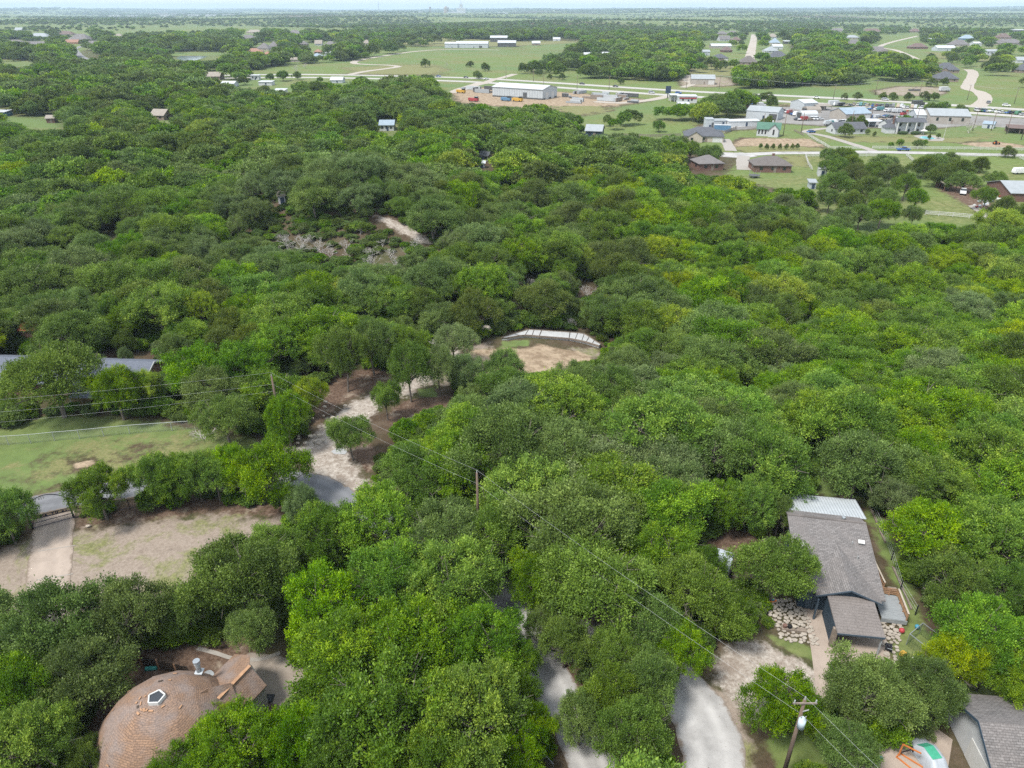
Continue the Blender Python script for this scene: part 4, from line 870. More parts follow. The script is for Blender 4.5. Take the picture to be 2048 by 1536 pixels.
arc = [a.lerp(b_, k/16) + Vector((0, 0, 3.05 + 1.15*math.sin(math.pi*k/16)**.8)) for k in range(17)]; MB().tube(arc, .055, 6).part('arch', 'black_iron', gt, world=True)
def letter(strokes, x0):
    for (x1, z1, x2, z2) in strokes:
        MB().bar(a + u_*(x0 + x1) + Vector((0, -.04, 3.72 + z1)), a + u_*(x0 + x2) + Vector((0, -.04, 3.72 + z2)), .05, .1, up=(u_.x, u_.y, 0)).part('letter', 'white_paint', gt, world=True)
letter([(0, 0, 0, .46), (.24, 0, .24, .46), (0, .23, .24, .23)], Lg/2 - .5); letter([(0, 0, 0, .46), (0, .04, .24, .04)], Lg/2 - .02)
p = G(177, 1054); MB().blob((p.x, p.y, .12), (.3, .22, .16), 4, 2, .2).solo('boulder', 'limestone', 'single white stone on the dirt beside the gate post', 'stone')
fl = [G(*q) for q in ((150, 1037), (200, 1030), (260, 1018), (330, 1006), (410, 998), (480, 992), (560, 990))]
ifn = thing('iron_fence', 'black iron fence running along the foot of the lane hedge', 'fence', fl[0])
for k, (q, w_) in enumerate(zip(fl[:-1], fl[1:])):
    MB().bar(q, q + Vector((0, 0, 1.5)), .07).part('post', 'black_iron', ifn, world=True)
    for z in (.2, 1.35): MB().bar(q + Vector((0, 0, z)), w_ + Vector((0, 0, z)), .04).part('rail', 'black_iron', ifn, world=True)
    n_ = int((w_ - q).length/.16); pb = MB()
    for j in range(1, n_): s_ = q.lerp(w_, j/n_); pb.bar(s_ + Vector((0, 0, .1)), s_ + Vector((0, 0, 1.45)), .018)
    pb.part('bar_panel', 'black_iron', ifn, world=True)['kind'] = 'stuff'
cl = [G(*q) for q in ((-60, 892), (18, 890), (62, 887), (110, 882), (160, 878), (208, 873), (260, 868), (345, 862), (400, 858))]
pm('chainlink', (.42, .45, .46), None, 2, .5, metal=.3)
cf = thing('chain_link_fence', 'grey chain-link fence across the left lawn', 'fence', cl[3])
for k, (q, w_) in enumerate(zip(cl[:-1], cl[1:])):
    MB().tube([q, q + Vector((0, 0, 1.55))], .045, 6).part('post', 'chainlink', cf, world=True)
    MB().tube([q + Vector((0, 0, 1.5)), w_ + Vector((0, 0, 1.5))], .03, 5).part('top_rail', 'chainlink', cf, world=True)
    n_ = int((w_ - q).length/.22); pb = MB()
    for j in range(-6, n_ + 1):
        for sg in (1, -1):
            x0 = j if sg == 1 else j + 6.6; s0 = max(0, min(n_, x0)); s1 = max(0, min(n_, x0 + sg*6.6))
            if abs(s1 - s0) < .3: continue
            z0 = abs(s0 - x0)/6.6*1.45; z1 = abs(s1 - x0)/6.6*1.45
            pb.bar(q.lerp(w_, s0/n_) + Vector((0, 0, .04 + z0)), q.lerp(w_, s1/n_) + Vector((0, 0, .04 + z1)), .007)
    pb.part('mesh_panel', 'chainlink', cf, world=True)['kind'] = 'stuff'
# concrete pad with timber forms
pad = thing('concrete_pad', 'angled pale concrete slab with timber forms at the head of the gravel track', 'slab', G(1100, 680))
pm('slab', (.4, .41, .41), (.33, .34, .34), 1, .8)
outer = [(1003, 681), (1028, 673), (1057, 664.5), (1068, 665), (1083, 666), (1140, 670), (1155, 671), (1168, 673), (1178, 679), (1188, 686), (1201, 694)]
inner = [(1014, 681), (1040, 676.5), (1050, 675.5), (1064, 676), (1078, 677.5), (1138, 682), (1150, 684), (1163, 687), (1172, 689), (1184, 692.5), (1198, 697)]
zp = .55
for k in range(10):
    q = [G(*inner[k]), G(*inner[k + 1]), G(*outer[k + 1]), G(*outer[k])]; c = sum(q, Vector())/4
    q = [c + (v - c)*.965 for v in q]; b = MB().prism([(v.x, v.y, v.z + .05) for v in q], zp - .05); b.part('slab_panel', 'slab', pad, world=True)
for ln in (outer, inner):
    for a, b_ in zip(ln[:-1], ln[1:]): MB().bar(G(*a) + Vector((0, 0, zp - .05)), G(*b_) + Vector((0, 0, zp - .05)), .12, .35).part('form_board', 'weathered_wood', pad, world=True)
for k in range(11): MB().bar(G(*outer[k]) + Vector((0, 0, zp - .02)), G(*inner[k]) + Vector((0, 0, zp - .02)), .1, .16).part('joint_board', 'picket_dark', pad, world=True)
p = G(972, 678); MB().blob((p.x, p.y, .45), (.9, .6, .65), 8, 2, .18).solo('boulder', 'limestone', 'big pale boulder under the olive juniper left of the pad', 'boulder')
q_ = random.Random(5)
RK = [(q_.uniform(596, 650), q_.uniform(872, 892)) if k < 14 else (q_.uniform(625, 700), q_.uniform(800, 860)) for k in range(26)]; rk = rank([x for x, y in RK])
for k, (px, py) in enumerate(RK):
    p = G(px, py); s_ = q_.uniform(.15, .42); MB().blob((p.x, p.y, s_*.3), (s_, s_*.8, s_*.55), k, 1, .25).solo('rock', 'limestone', rk[k] + ' pale rock from the left on the gravel lot', 'rock', 'rocks strewn over the gravel lot')
# utility poles and lines
def pole(x, y, h, label, arm=False, trans=False, name='utility_pole'):
    t = thing(name, label, 'utility pole', (x, y, H(x, y))); MB().tube([(0, 0, -.3), (0, 0, h)], [.19, .12], 10).part('shaft', 'pole_wood', t, smooth=True)
    MB().tube([(0, 0, h), (0, 0, h + .28)], [.07, .05], 8).part('insulator', 'porcelain', t)
    if arm:
        MB().bar((-.9, -.14, h - .25), (.9, -.14, h - .25), .1, .12).part('crossarm', 'weathered_wood', t)
        for s_ in (-.8, .8): MB().tube([(s_, -.14, h - .18), (s_, -.14, h + .1)], [.07, .05], 8).part('insulator', 'porcelain', t)
    if trans:
        tk = MB().tube([(.0, -.42, h - 2.6), (.0, -.42, h - 1.7)], .27, 14).part('transformer', 'transformer_grey', t, smooth=True); MB().tube([(0, -.42, h - 1.7), (0, -.42, h - 1.45)], [.26, .1], 14).part('lid', 'transformer_grey', tk)
        for s_ in (-.12, .12): MB().tube([(s_, -.42, h - 1.6), (s_*1.4, -.46, h - 1.3)], .04, 6).part('bushing', 'porcelain', tk)
        MB().bar((0, -.12, h - 1.2), (.45, -.12, h - 1.0), .06).part('cutout', 'porcelain', t)
    return t
PA, PB, PC = (21.8, 35.7), (-3.9, 65.0), (-33.8, 88.7)
pole(*PA, 9.5, 'utility pole with grey transformer in front of the round bush tree', True, True); pole(*PB, 9.5, 'plain utility pole rising from the middle of the canopy'); pole(*PC, 9.5, 'utility pole at the upper end of the lane beside the yellow-green elm')
def wire(a, b_, sag, label, r=.0065):
    a = Vector(a); b_ = Vector(b_); pts = [a.lerp(b_, k/20) - Vector((0, 0, sag*4*(k/20)*(1 - k/20))) for k in range(21)]
    MB().tube(pts, r, 4, cap=False).solo('overhead_wire', 'wire', label, 'wire')
for z, nm in ((9.75, 'upper'), (7.9, 'lower')):
    wire((*PA, z), (*PB, z), .5, nm + ' power wire from the transformer pole to the middle pole'); wire((*PB, z), (*PC, z), .5, nm + ' power wire from the middle pole to the upper pole')
    wire((*PC, z), (-95, 78, z - .5), .7, nm + ' power wire crossing the left lawn'); wire((*PA, z), (34, 14, z), .4, nm + ' power wire leaving the transformer pole to the lower right')
wire((*PC, 6.8), (-95, 77, 6.2), .8, 'lowest cable crossing the left lawn')
# ------------------------------------------------------------------ the far houses, shops and barns
for nm, c, c2 in (('roof_greybrown', (.125, .112, .106), (.1, .09, .085)), ('roof_slate', (.09, .095, .11), (.07, .075, .085)), ('roof_green', (.075, .16, .12), (.06, .13, .1)), ('roof_tile', (.27, .15, .105), (.22, .125, .09)), ('roof_rust', (.14, .1, .088), (.115, .082, .074)),
                  ('roof_white', (.43, .455, .47), (.36, .38, .4)), ('roof_metal', (.28, .305, .325), (.235, .26, .275)), ('roof_bluegrey', (.25, .31, .37), (.2, .26, .31)), ('roof_tan', (.26, .235, .2), (.215, .19, .165)), ('roof_mauve', (.15, .14, .14), (.12, .112, .112))):
    pm(nm, c, c2, .5, .8)
pm('metal_wall', (.4, .43, .45), (.35, .38, .4), .4, .6); pm('metal_wall_tan', (.33, .305, .27), (.28, .255, .225), .4, .6); pm('blue_box', (.1, .2, .32), (.08, .17, .28), .6, .6); pm('dark_steel', (.05, .055, .06), (.09, .09, .09), 1, .6); pm('red_paint', (.32, .05, .055), None, 1, .6); pm('navy', (.03, .05, .09), None, 1, .6)
def house(name, label, cat, px, py, wpx, W, yaw=0, hw=2.7, hr=1.9, roof='hip', rm='roof_greybrown', wm='brick_tan', win=3, door=True, chim=False, garage=False, porch=False, group=None, over=.45, keep=True, Lm=None):
    """px, py: foot of the wall nearest to us; wpx: width in photo pixels; W: depth in metres"""
    p = G(px, py); dep = px_of(p)[2]; L_ = Lm or wpx*dep/FPX; ya = R(yaw)
    cx = p.x + math.sin(ya)*0 ; fwd = Vector((p.x, p.y, 0)).normalized(); c = p + fwd*(W/2)
    t = thing(name, label, cat, (c.x, c.y, H(c.x, c.y) - .05), ya, group); l, w = L_/2, W/2
    if roof in ('gable',):
        b = MB().prism([(-l, -w, 0), (l, -w, 0), (l, w, 0), (-l, w, 0)], hw); b.prism([(-l, -w, hw), (-l, 0, hw + hr*.96), (-l, w, hw)], (.12, 0, 0)); b.prism([(l - .12, -w, hw), (l - .12, 0, hw + hr*.96), (l - .12, w, hw)], (.12, 0, 0)); b.part('wall', wm, t)
        sl = hr/w*over
        for s in (1, -1):
            q = [(-l - over, -s*(w + over), hw - sl + .1), (l + over, -s*(w + over), hw - sl + .1), (l + over, -s*.004, hw + hr + .1), (-l - over, -s*.004, hw + hr + .1)]
            slab_roof(q if s == 1 else q[::-1], .15).part('roof', rm, t)
    elif roof == 'hip':
        MB().prism([(-l, -w, 0), (l, -w, 0), (l, w, 0), (-l, w, 0)], hw).part('wall', wm, t)
        a, b_ = l + over, w + over; k = max(a - b_*.95, .3); b = MB(); b.v = [(-a, -b_, hw), (a, -b_, hw), (a, b_, hw), (-a, b_, hw), (-k, 0, hw + hr), (k, 0, hw + hr), (-a, -b_, hw - .18), (a, -b_, hw - .18), (a, b_, hw - .18), (-a, b_, hw - .18)]
        b.f = [(0, 1, 5, 4), (1, 2, 5), (2, 3, 4, 5), (3, 0, 4), (6, 7, 1, 0), (7, 8, 2, 1), (8, 9, 3, 2), (9, 6, 0, 3), (9, 8, 7, 6)]; rf = b.part('roof', rm, t)
        if chim: MB().box(k*.3, k*.3 + .9, .6, 1.4, hw + hr*.4, hw + hr + .7).part('chimney', wm, rf)
        if porch:      # a gabled projection towards us
            x0 = -l*.45; pw = min(3.2, l*.4); MB().prism([(x0 - pw, -w - 1.8, 0), (x0 + pw, -w - 1.8, 0), (x0 + pw, -w + .3, 0), (x0 - pw, -w + .3, 0)], hw - .02).prism([(x0 - pw, -w - 1.8, hw - .02), (x0 + pw, -w - 1.8, hw - .02), (x0, -w - 1.8, hw + pw*.6)], (0, .15, 0)).part('bay', wm, t)
            for s in (1, -1):
                q = [(x0 + s*(pw + .35), -w - 2.1, hw - .15), (x0, -w - 2.1, hw + pw*.62 + .12), (x0, -w*.2, hw + pw*.62 + .12), (x0 + s*(pw + .35), -w + .4, hw - .15)]
                slab_roof(q if s == -1 else q[::-1], .12).part('bay_roof', rm, t)
    elif roof == 'shed':
        MB().prism([(-l, -w, 0), (l, -w, 0), (l, w, 0), (-l, w, 0)], hw).part('wall', wm, t)
        slab_roof([(-l - over, -w - over, hw + .12), (l + over, -w - over, hw + .12), (l + over, w + over, hw + .12 + hr), (-l - over, w + over, hw + .12 + hr)], .1).part('roof', rm, t)
    elif roof == 'open':
        slab_roof([(-l - over, -w - over, hw + .1), (l + over, -w - over, hw + .1), (l + over, w + over, hw + hr + .1), (-l - over, w + over, hw + hr + .1)], .12).part('roof', rm, t)
        for x in (-l, 0, l):
            for y in (-w, w): MB().bar((x, y, 0), (x, y, hw + (hr if y > 0 else 0)), .2).part('post', wm, t)
        MB().box(-l, l, w - .15, w - .02, 0, hw*.95).part('wall', wm, t)
    elif roof == 'barrel':
        ring = [(-l, w*math.cos(a), hw*.5 + hw*.9*math.sin(a)) for a in np.linspace(0, math.pi, 11)]
        MB().prism([(-l, w, 0), *ring[1:-1], (-l, -w, 0)][::-1], (2*l, 0, 0)).part('roof', rm, t); MB().box(-l - .05, -l - .003, -w*.7, w*.7, 0, hw).part('wall', wm, t)
    if win:
        for k in range(win):
            x = -l + (k + .6)*2*l/(win + .2)
            y = -w - .04
            if porch and roof == 'hip' and abs(x + l*.45) < min(3.2, l*.4) + .7: y = -w - 1.84
            f = MB().box(x - .6, x + .6, y, y + .06, hw*.36, hw*.78).part('window', 'dark_glass', t)
        for s in (-1, 1): MB().box(s*(l + .02) - .03, s*(l + .02) + .03, -w*.4, -w*.4 + 1.2, hw*.36, hw*.78).part('window', 'dark_glass', t)
    if door: MB().box(l*.12 - .5, l*.12 + .5, -w - .05, -w + .01, 0, min(2.1, hw*.8)).part('door', 'navy' if wm in ('white_siding', 'metal_wall') else 'weathered_wood', t)
    if garage: MB().box(l*.45, l*.45 + min(4.6, l*.5), -w - .05, -w + .01, 0, min(3.2, hw*.82)).part('garage_door', 'white_paint' if wm not in ('white_siding', 'metal_wall') else 'dark_steel', t)
    FOOT.append((c.x, c.y, math.hypot(l, w)*.8))
    if keep:
        cs = [px_of((c.x + x*math.cos(ya) - y*math.sin(ya), c.y + x*math.sin(ya) + y*math.cos(ya), z)) for x in (-l*.75, l*.75) for y in (-w*.5, w*.5) for z in (hw*.8, hw + hr)]
        xs = [k[0] for k in cs]; ys = [k[1] for k in cs]; KEEP.append([(min(xs), min(ys)), (max(xs), min(ys)), (max(xs), max(ys)), (min(xs), max(ys))])
    return t
HS = [
 # name, label, category, px, py, width, depth, yaw, options
 ('house', 'brick house with grey-brown hip roof on the green lawn below the farm lane', 'house', 1537, 345, 72, 10, -4, dict(wm='brick_red', win=3, chim=True, hr=2.6)),
 ('house', 'small brick cottage with hip roof at the end of the farm lane', 'house', 1412, 341, 50, 9, 8, dict(wm='brick_red', rm='roof_mauve', hr=2.4, win=2)),
 ('house', 'stone house with dark slate hip roof above the pale curved drive', 'house', 1405, 284, 76, 12, -10, dict(rm='roof_slate', wm='stone_wall', porch=True, hr=3.2, garage=True)),
 ('storage_units', 'long low row of white storage units beside the grey shop', 'building', 1484, 253, 66, 6, 7, dict(roof='shed', hr=.3, hw=2.6, rm='roof_white', wm='white_siding', win=0, over=.2)),
 ('storage_units', 'short low storage building between the tall grey box and the long units', 'building', 1440, 252, 36, 6, 3, dict(roof='shed', hr=.3, hw=2.6, rm='roof_metal', wm='metal_wall', win=0, garage=True, over=.2)),
 ('shed', 'tall narrow grey box shed at the left end of the storage row', 'shed', 1416, 258, 16, 6, -4, dict(roof='shed', hr=.3, hw=4.6, rm='roof_metal', wm='metal_wall', win=0, garage=True, over=.15)),
 ('metal_shop', 'pale grey gabled metal shop behind the white chapel', 'building', 1528, 239, 62, 13, -32, dict(roof='gable', hr=2.0, hw=4.2, rm='roof_metal', wm='metal_wall', win=0, garage=True, over=.2)),
 ('metal_shop', 'long metal shop with blue-grey roof in the salvage yard', 'building', 1698, 240, 58, 14, 14, dict(roof='gable', hr=2.4, hw=3.4, rm='roof_bluegrey', wm='metal_wall_tan', win=0, garage=True, over=.3)),
 ('metal_shop', 'wide metal shop with pale two-gable roof right of the salvage yard', 'building', 1886, 247, 74, 18, -12, dict(roof='gable', hr=2.6, hw=4.0, rm='roof_metal', wm='metal_wall_tan', win=3, garage=False, over=.3)),
 ('metal_shop', 'lower left wing of the wide metal shop', 'building', 1846, 243, 44, 14, -12, dict(roof='gable', hr=2.0, hw=3.4, rm='roof_white', wm='metal_wall', win=1, over=.3)),
 ('metal_shop', 'white-roofed metal building at the top of the salvage yard', 'building', 1606, 220, 34, 12, 20, dict(roof='gable', hr=1.6, hw=4.0, rm='roof_white', wm='metal_wall', win=0, over=.2)),
 ('quonset_hut', 'white rounded hut in the salvage yard, the larger of two', 'shed', 1613, 236, 34, 7, 8, dict(roof='barrel', hw=2.6, hr=1, rm='roof_white', wm='dark_steel', win=0, door=False)),
 ('quonset_hut', 'white rounded hut in the salvage yard, the one behind', 'shed', 1622, 226, 30, 7, 8, dict(roof='barrel', hw=2.4, hr=1, rm='roof_tan', wm='dark_steel', win=0, door=False)),
 ('shed', 'long tan carport behind the rounded huts', 'shed', 1642, 221, 30, 7, 4, dict(roof='open', hr=.5, hw=2.6, rm='roof_tan', wm='metal_wall_tan', win=0, door=False)),
 ('house', 'long white house with dark gable roof beside the farm drive', 'house', 1690, 268, 64, 9, 6, dict(roof='gable', hr=2.4, hw=2.6, rm='roof_slate', wm='white_siding', win=4)),
 ('shed', 'open shed with white metal roof behind the long white house', 'shed', 1743, 254, 28, 7, 3, dict(roof='open', hr=.4, hw=2.8, rm='roof_white', wm='metal_wall', win=0, door=False)),
 ('garage', 'little white gabled garage left of the columned house', 'garage', 1773, 258, 22, 6, 25, dict(roof='gable', hr=1.8, hw=2.4, rm='roof_slate', wm='white_siding', win=0, over=.3)),
 ('shed', 'pale blue metal shed on the lawn right of the leaning tree', 'shed', 1976, 257, 20, 7, -38, dict(roof='gable', hr=1.0, hw=2.2, rm='roof_bluegrey', wm='metal_wall', win=0, over=.2)),
 ('shed', 'brown-roofed open shed at the right edge beyond the lawn', 'shed', 2034, 268, 40, 9, -24, dict(roof='open', hr=.6, hw=2.6, rm='roof_rust', wm='weathered_wood', win=0, door=False)),
 ('filling_station', 'white roadside store with red-striped front by the highway', 'store', 1372, 206, 38, 9, -4, dict(roof='shed', hr=.3, hw=4.0, rm='roof_white', wm='white_siding', win=2, over=.3)),
 ('shed', 'flat white canopy left of the roadside store', 'canopy', 1347, 204, 16, 9, -4, dict(roof='open', hr=.1, hw=4.2, rm='roof_white', wm='white_paint', win=0, door=False)),
 ('shed', 'low white-roofed shed in front of the roadside store', 'shed', 1365, 215, 22, 6, -2, dict(roof='gable', hr=.8, hw=2.2, rm='roof_white', wm='white_siding', win=0, door=False, over=.2)),
 ('metal_shop', 'tan gabled shop with red sign on the far side of the highway', 'building', 1404, 169, 46, 16, -10, dict(roof='gable', hr=2.6, hw=4.2, rm='roof_metal', wm='metal_wall_tan', win=0, garage=True, over=.3)),
 ('barn', 'large pale grey-roofed barn at the right edge of the junk-strewn drive', 'barn', 2026, 402, 70, 16, -6, dict(roof='gable', hr=2.2, hw=2.8, rm='roof_metal', wm='brick_red', win=0, over=.4)),
 ('shed', 'brown open stable at the top of the fenced paddock', 'shed', 1889, 382, 22, 6, -3, dict(roof='open', hr=.5, hw=2.4, rm='roof_tan', wm='brick_red', win=0, door=False)),
 ('shed', 'white shed with green door left of the pasture grove', 'shed', 1642, 353, 16, 6, -18, dict(roof='gable', hr=1.0, hw=2.8, rm='roof_white', wm='white_siding', win=0, over=.2)),
 ('shed', 'small grey shed below the brick house lawn', 'shed', 1622, 378, 12, 4, -10, dict(roof='shed', hr=.3, hw=2.2, rm='roof_metal', wm='metal_wall', win=0)),
 ('house', 'cottage with silvery metal gable roof above the valley woods', 'house', 1189, 275, 32, 9, -14, dict(roof='gable', hr=2.2, hw=3.0, rm='roof_metal', wm='teal_siding', win=2)),
 ('house', 'grey-roofed house deep in the woods below the warehouse', 'house', 776, 262, 28, 9, 2, dict(roof='gable', hr=1.8, hw=3.0, rm='roof_bluegrey', wm='white_siding', win=3)),
 ('house', 'tan-roofed house with red chimney deep in the left woods', 'house', 326, 240, 30, 9, -12, dict(roof='gable', hr=2.6, hw=2.6, rm='roof_tan', wm='brick_tan', win=2)),
 ('shed', 'small red barn beside the little left clearing', 'shed', 106, 246, 15, 5, 10, dict(roof='gable', hr=1.2, hw=2.6, rm='roof_tan', wm='brick_red', win=0)),
 ('shed', 'blue-roofed shed at the left edge of the far woods', 'shed', 6, 233, 26, 7, 0, dict(roof='shed', hr=.5, hw=2.4, rm='roof_white', wm='blue_box', win=0)),
 ('shed', 'small white pump house on the hill crest', 'shed', 567, 409, 14, 4, 10, dict(roof='gable', hr=.8, hw=2.2, rm='roof_tan', wm='white_siding', win=0, over=.2)),
 ('shed', 'shiny flat-roofed carport among trees on the hill', 'shed', 520, 389, 40, 6, 3, dict(roof='open', hr=.2, hw=2.6, rm='roof_white', wm='dark_steel', win=0, door=False)),
 ('mobile_home', 'white mobile home in a gap of the central woods', 'house', 969, 322, 22, 6, -14, dict(roof='gable', hr=1.0, hw=2.6, rm='roof_slate', wm='white_siding', win=3)),
 ('shed', 'bright white tin shed just below the white mobile home', 'shed', 963, 336, 13, 4, 0, dict(roof='shed', hr=.3, hw=1.8, rm='roof_white', wm='white_siding', win=0)),
 # left middle distance
 ('house', 'grey-roofed house among trees left of the far highway', 'house', 430, 160, 30, 12, 2, dict(roof='gable', hr=3, hw=3, rm='roof_tan', wm='brick_tan', win=2)),
 ('barn', 'white-roofed barn below the grey-roofed house', 'barn', 461, 174, 26, 9, -4, dict(roof='gable', hr=1.4, hw=2.6, rm='roof_white', wm='metal_wall', win=0)),
 ('shed', 'white trailer house near the far highway', 'house', 512, 160, 16, 6, 2, dict(roof='shed', hr=.3, hw=3.6, rm='roof_white', wm='white_siding', win=2)),
 ('shed', 'white-roofed shed in the tree line left of the highway', 'shed', 534, 171, 26, 8, -2, dict(roof='shed', hr=.4, hw=2.6, rm='roof_white', wm='white_siding', win=0)),
 ('shed', 'larger white-roofed shed at the forest rim', 'shed', 562, 190, 22, 8, -2, dict(roof='shed', hr=.6, hw=3.0, rm='roof_white', wm='white_siding', win=0)),
 ('shed', 'grey and white shed right of the bare dirt plot', 'shed', 676, 166, 24, 9, -3, dict(roof='gable', hr=2, hw=2.4, rm='roof_white', wm='metal_wall', win=0)),
 ('house', 'blue-roofed farmhouse on the green slope', 'house', 635, 117, 20, 14, 2, dict(rm='roof_bluegrey', wm='brick_red', hr=3, win=2)),
 ('shed', 'white barn right of the blue-roofed farmhouse', 'barn', 657, 112, 15, 10, 2, dict(roof='gable', hr=2, hw=3.5, rm='roof_white', wm='metal_wall', win=0)),
 ('house', 'red-roofed house behind the blue-roofed farmhouse', 'house', 637, 108, 14, 12, 2, dict(rm='roof_tile', wm='brick_tan', hr=3, win=2)),
 ('barn', 'long low grey barn below the green slope', 'barn', 590, 124, 26, 10, 0, dict(roof='gable', hr=2, hw=2.6, rm='roof_tan', wm='metal_wall_tan', win=0)),
 ('house', 'big house with terracotta roof by the pond road', 'house', 510, 108, 32, 16, 4, dict(rm='roof_tile', wm='stone_wall', hr=4, win=3)),
 ('house', 'small terracotta-roofed annex below the big terracotta roof', 'house', 536, 113, 14, 12, 0, dict(rm='roof_tile', wm='stone_wall', hr=3, win=1)),
 ('house', 'steep grey-roofed house right of the terracotta roof', 'house', 530, 101, 24, 16, -6, dict(rm='roof_mauve', wm='stone_wall', hr=7, win=2)),
 ('house', 'twin steep grey roof further right beside the steep grey house', 'house', 549, 97, 20, 16, 6, dict(rm='roof_mauve', wm='stone_wall', hr=7, win=2)),
 ('house', 'large steep-roofed house on the far lawns', 'house', 662, 95, 26, 18, -4, dict(rm='roof_mauve', wm='stone_wall', hr=6, win=3, porch=True)),
 ('house', 'pale green-roofed house left of the large steep-roofed one', 'house', 638, 91, 14, 14, 6, dict(roof='gable', rm='roof_tan', wm='white_siding', hr=5, win=2)),
 ('house', 'mauve-roofed house half behind trees on the far lawns', 'house', 606, 92, 20, 14, 2, dict(rm='roof_mauve', wm='brick_tan', hr=5, win=2)),
 ('house', 'wide house high on the far left slope', 'house', 510, 67, 30, 18, 0, dict(rm='roof_tan', wm='stone_wall', hr=5, win=3)),
 ('house', 'pale house high on the far slope right of the wide one', 'house', 590, 69, 24, 18, 0, dict(rm='roof_mauve', wm='stone_wall', hr=6, win=2)),
 ('house', 'grey-roofed house on the far slope below the wide one', 'house', 497, 80, 30, 18, 3, dict(rm='roof_mauve', wm='stone_wall', hr=6, win=2)),
 ('house', 'white farmhouse with several gables on the left hill', 'house', 82, 76, 38, 18, -3, dict(rm='roof_metal', wm='white_siding', hr=6, win=3, porch=True)),
 ('house', 'long brown-roofed house left on the hill', 'house', 32, 90, 38, 16, 0, dict(rm='roof_mauve', wm='brick_red', hr=5, win=2)),
 ('house', 'grey-roofed house right of the long brown one on the hill', 'house', 76, 94, 38, 16, 5, dict(roof='gable', rm='roof_mauve', wm='white_siding', hr=5, win=2)),
 ('house', 'huge dark-roofed house on the left hill', 'house', 164, 82, 40, 24, -4, dict(rm='roof_mauve', wm='stone_wall', hr=9, win=2)),
 ('house', 'mauve roof behind the huge dark-roofed house', 'house', 133, 71, 32, 18, 2, dict(rm='roof_rust', wm='stone_wall', hr=6, win=2)),
 ('house', 'unfinished timber-frame house below the huge dark roof', 'house', 147, 88, 26, 12, 0, dict(roof='gable', rm='roof_tile', wm='cedar', hr=4, win=3)),
 ('house', 'low grey house right of the hillside street', 'house', 192, 91, 24, 12, 0, dict(roof='gable', rm='roof_mauve', wm='brick_tan', hr=4, win=2)),
 ('house', 'white house far back on the left hill', 'house', 40, 62, 14, 14, 0, dict(roof='gable', rm='roof_metal', wm='white_siding', hr=5, win=1)),
 ('house', 'pale house on the wooded slope above the pond', 'house', 239, 76, 18, 14, 0, dict(rm='roof_tan', wm='white_siding', hr=5, win=2)),
 # white complex and houses beyond the pasture
 ('barn', 'long white-roofed commercial barn beyond the pasture', 'barn', 945, 96, 64, 18, -3, dict(roof='gable', hr=3, hw=6, rm='roof_white', wm='metal_wall', win=0, garage=True)),
 ('barn', 'left wing of the white commercial barns', 'barn', 904, 96, 26, 18, -3, dict(roof='gable', hr=2, hw=6, rm='roof_white', wm='metal_wall', win=0)),
 ('barn', 'dark-fronted barn behind the white commercial barns', 'barn', 998, 84, 34, 18, -3, dict(roof='gable', hr=3, hw=7, rm='roof_white', wm='dark_steel', win=0)),
 ('barn', 'white-roofed barn at the right of the commercial barns', 'barn', 1014, 94, 36, 18, -3, dict(roof='gable', hr=3, hw=6, rm='roof_white', wm='dark_steel', win=0)),
 ('house', 'small white-roofed house right of the commercial barns', 'house', 1072, 91, 16, 12, 0, dict(roof='gable', hr=3, hw=3.5, rm='roof_white', wm='brick_tan', win=1)),
 ('house', 'white cottage further right in the far pasture', 'house', 1113, 82, 14, 10, 0, dict(roof='gable', hr=3, hw=3, rm='roof_white', wm='white_siding', win=1)),
 ('house', 'grey house left of the commercial barns', 'house', 734, 90, 18, 14, 0, dict(rm='roof_tan', wm='stone_wall', hr=5, win=2)),
 ('shed', 'scatter of white sheds in the juniper thicket, left', 'shed', 1176, 114, 18, 10, 8, dict(roof='gable', hr=2, hw=3, rm='roof_white', wm='white_siding', win=0)),
 ('shed', 'white shed in the juniper thicket, right', 'shed', 1212, 113, 16, 10, -8, dict(roof='gable', hr=2, hw=3, rm='roof_white', wm='white_siding', win=0)),
 # ridge street
 ('house', 'dark-roofed house with tall brick chimney left of the ridge street', 'house', 1438, 121, 30, 14, 0, dict(rm='roof_slate', wm='brick_tan', hr=4, win=3, chim=True, garage=True)),
 ('house', 'large brown-roofed house where the ridge street ends', 'house', 1495, 130, 34, 16, -6, dict(rm='roof_greybrown', wm='brick_tan', hr=6, win=3)),
 ('shed', 'grey metal shed left of the ridge street lawns', 'shed', 1410, 111, 14, 12, 2, dict(roof='gable', hr=2, hw=4.5, rm='roof_metal', wm='metal_wall', win=0)),
 ('barn', 'long white barn on the ridge street', 'barn', 1440, 97, 40, 14, 0, dict(roof='gable', hr=3, hw=3.5, rm='roof_white', wm='metal_wall_tan', win=0)),
 ('house', 'small brown-roofed house in front of the long white barn', 'house', 1452, 105, 18, 13, 8, dict(rm='roof_rust', wm='brick_red', hr=5, win=2)),
 ('house', 'cream gabled house on the ridge street', 'house', 1447, 82, 22, 16, 4, dict(roof='gable', rm='roof_mauve', wm='white_siding', hr=6, win=2)),
 ('house', 'brown house right of the cream gabled one', 'house', 1471, 83, 18, 14, 0, dict(rm='roof_rust', wm='brick_tan', hr=5, win=2)),
 ('house', 'grey house top left on the ridge street', 'house', 1444, 70, 18, 16, 0, dict(rm='roof_mauve', wm='brick_tan', hr=5, win=2)),
 ('house', 'wide grey house at the top of the ridge street', 'house', 1464, 70, 22, 18, 0, dict(rm='roof_mauve', wm='brick_tan', hr=6, win=2)),
 ('shed', 'white open shed at the top right of the ridge street', 'shed', 1531, 64, 10, 12, 0, dict(roof='shed', hr=1, hw=4, rm='roof_white', wm='dark_steel', win=0)),
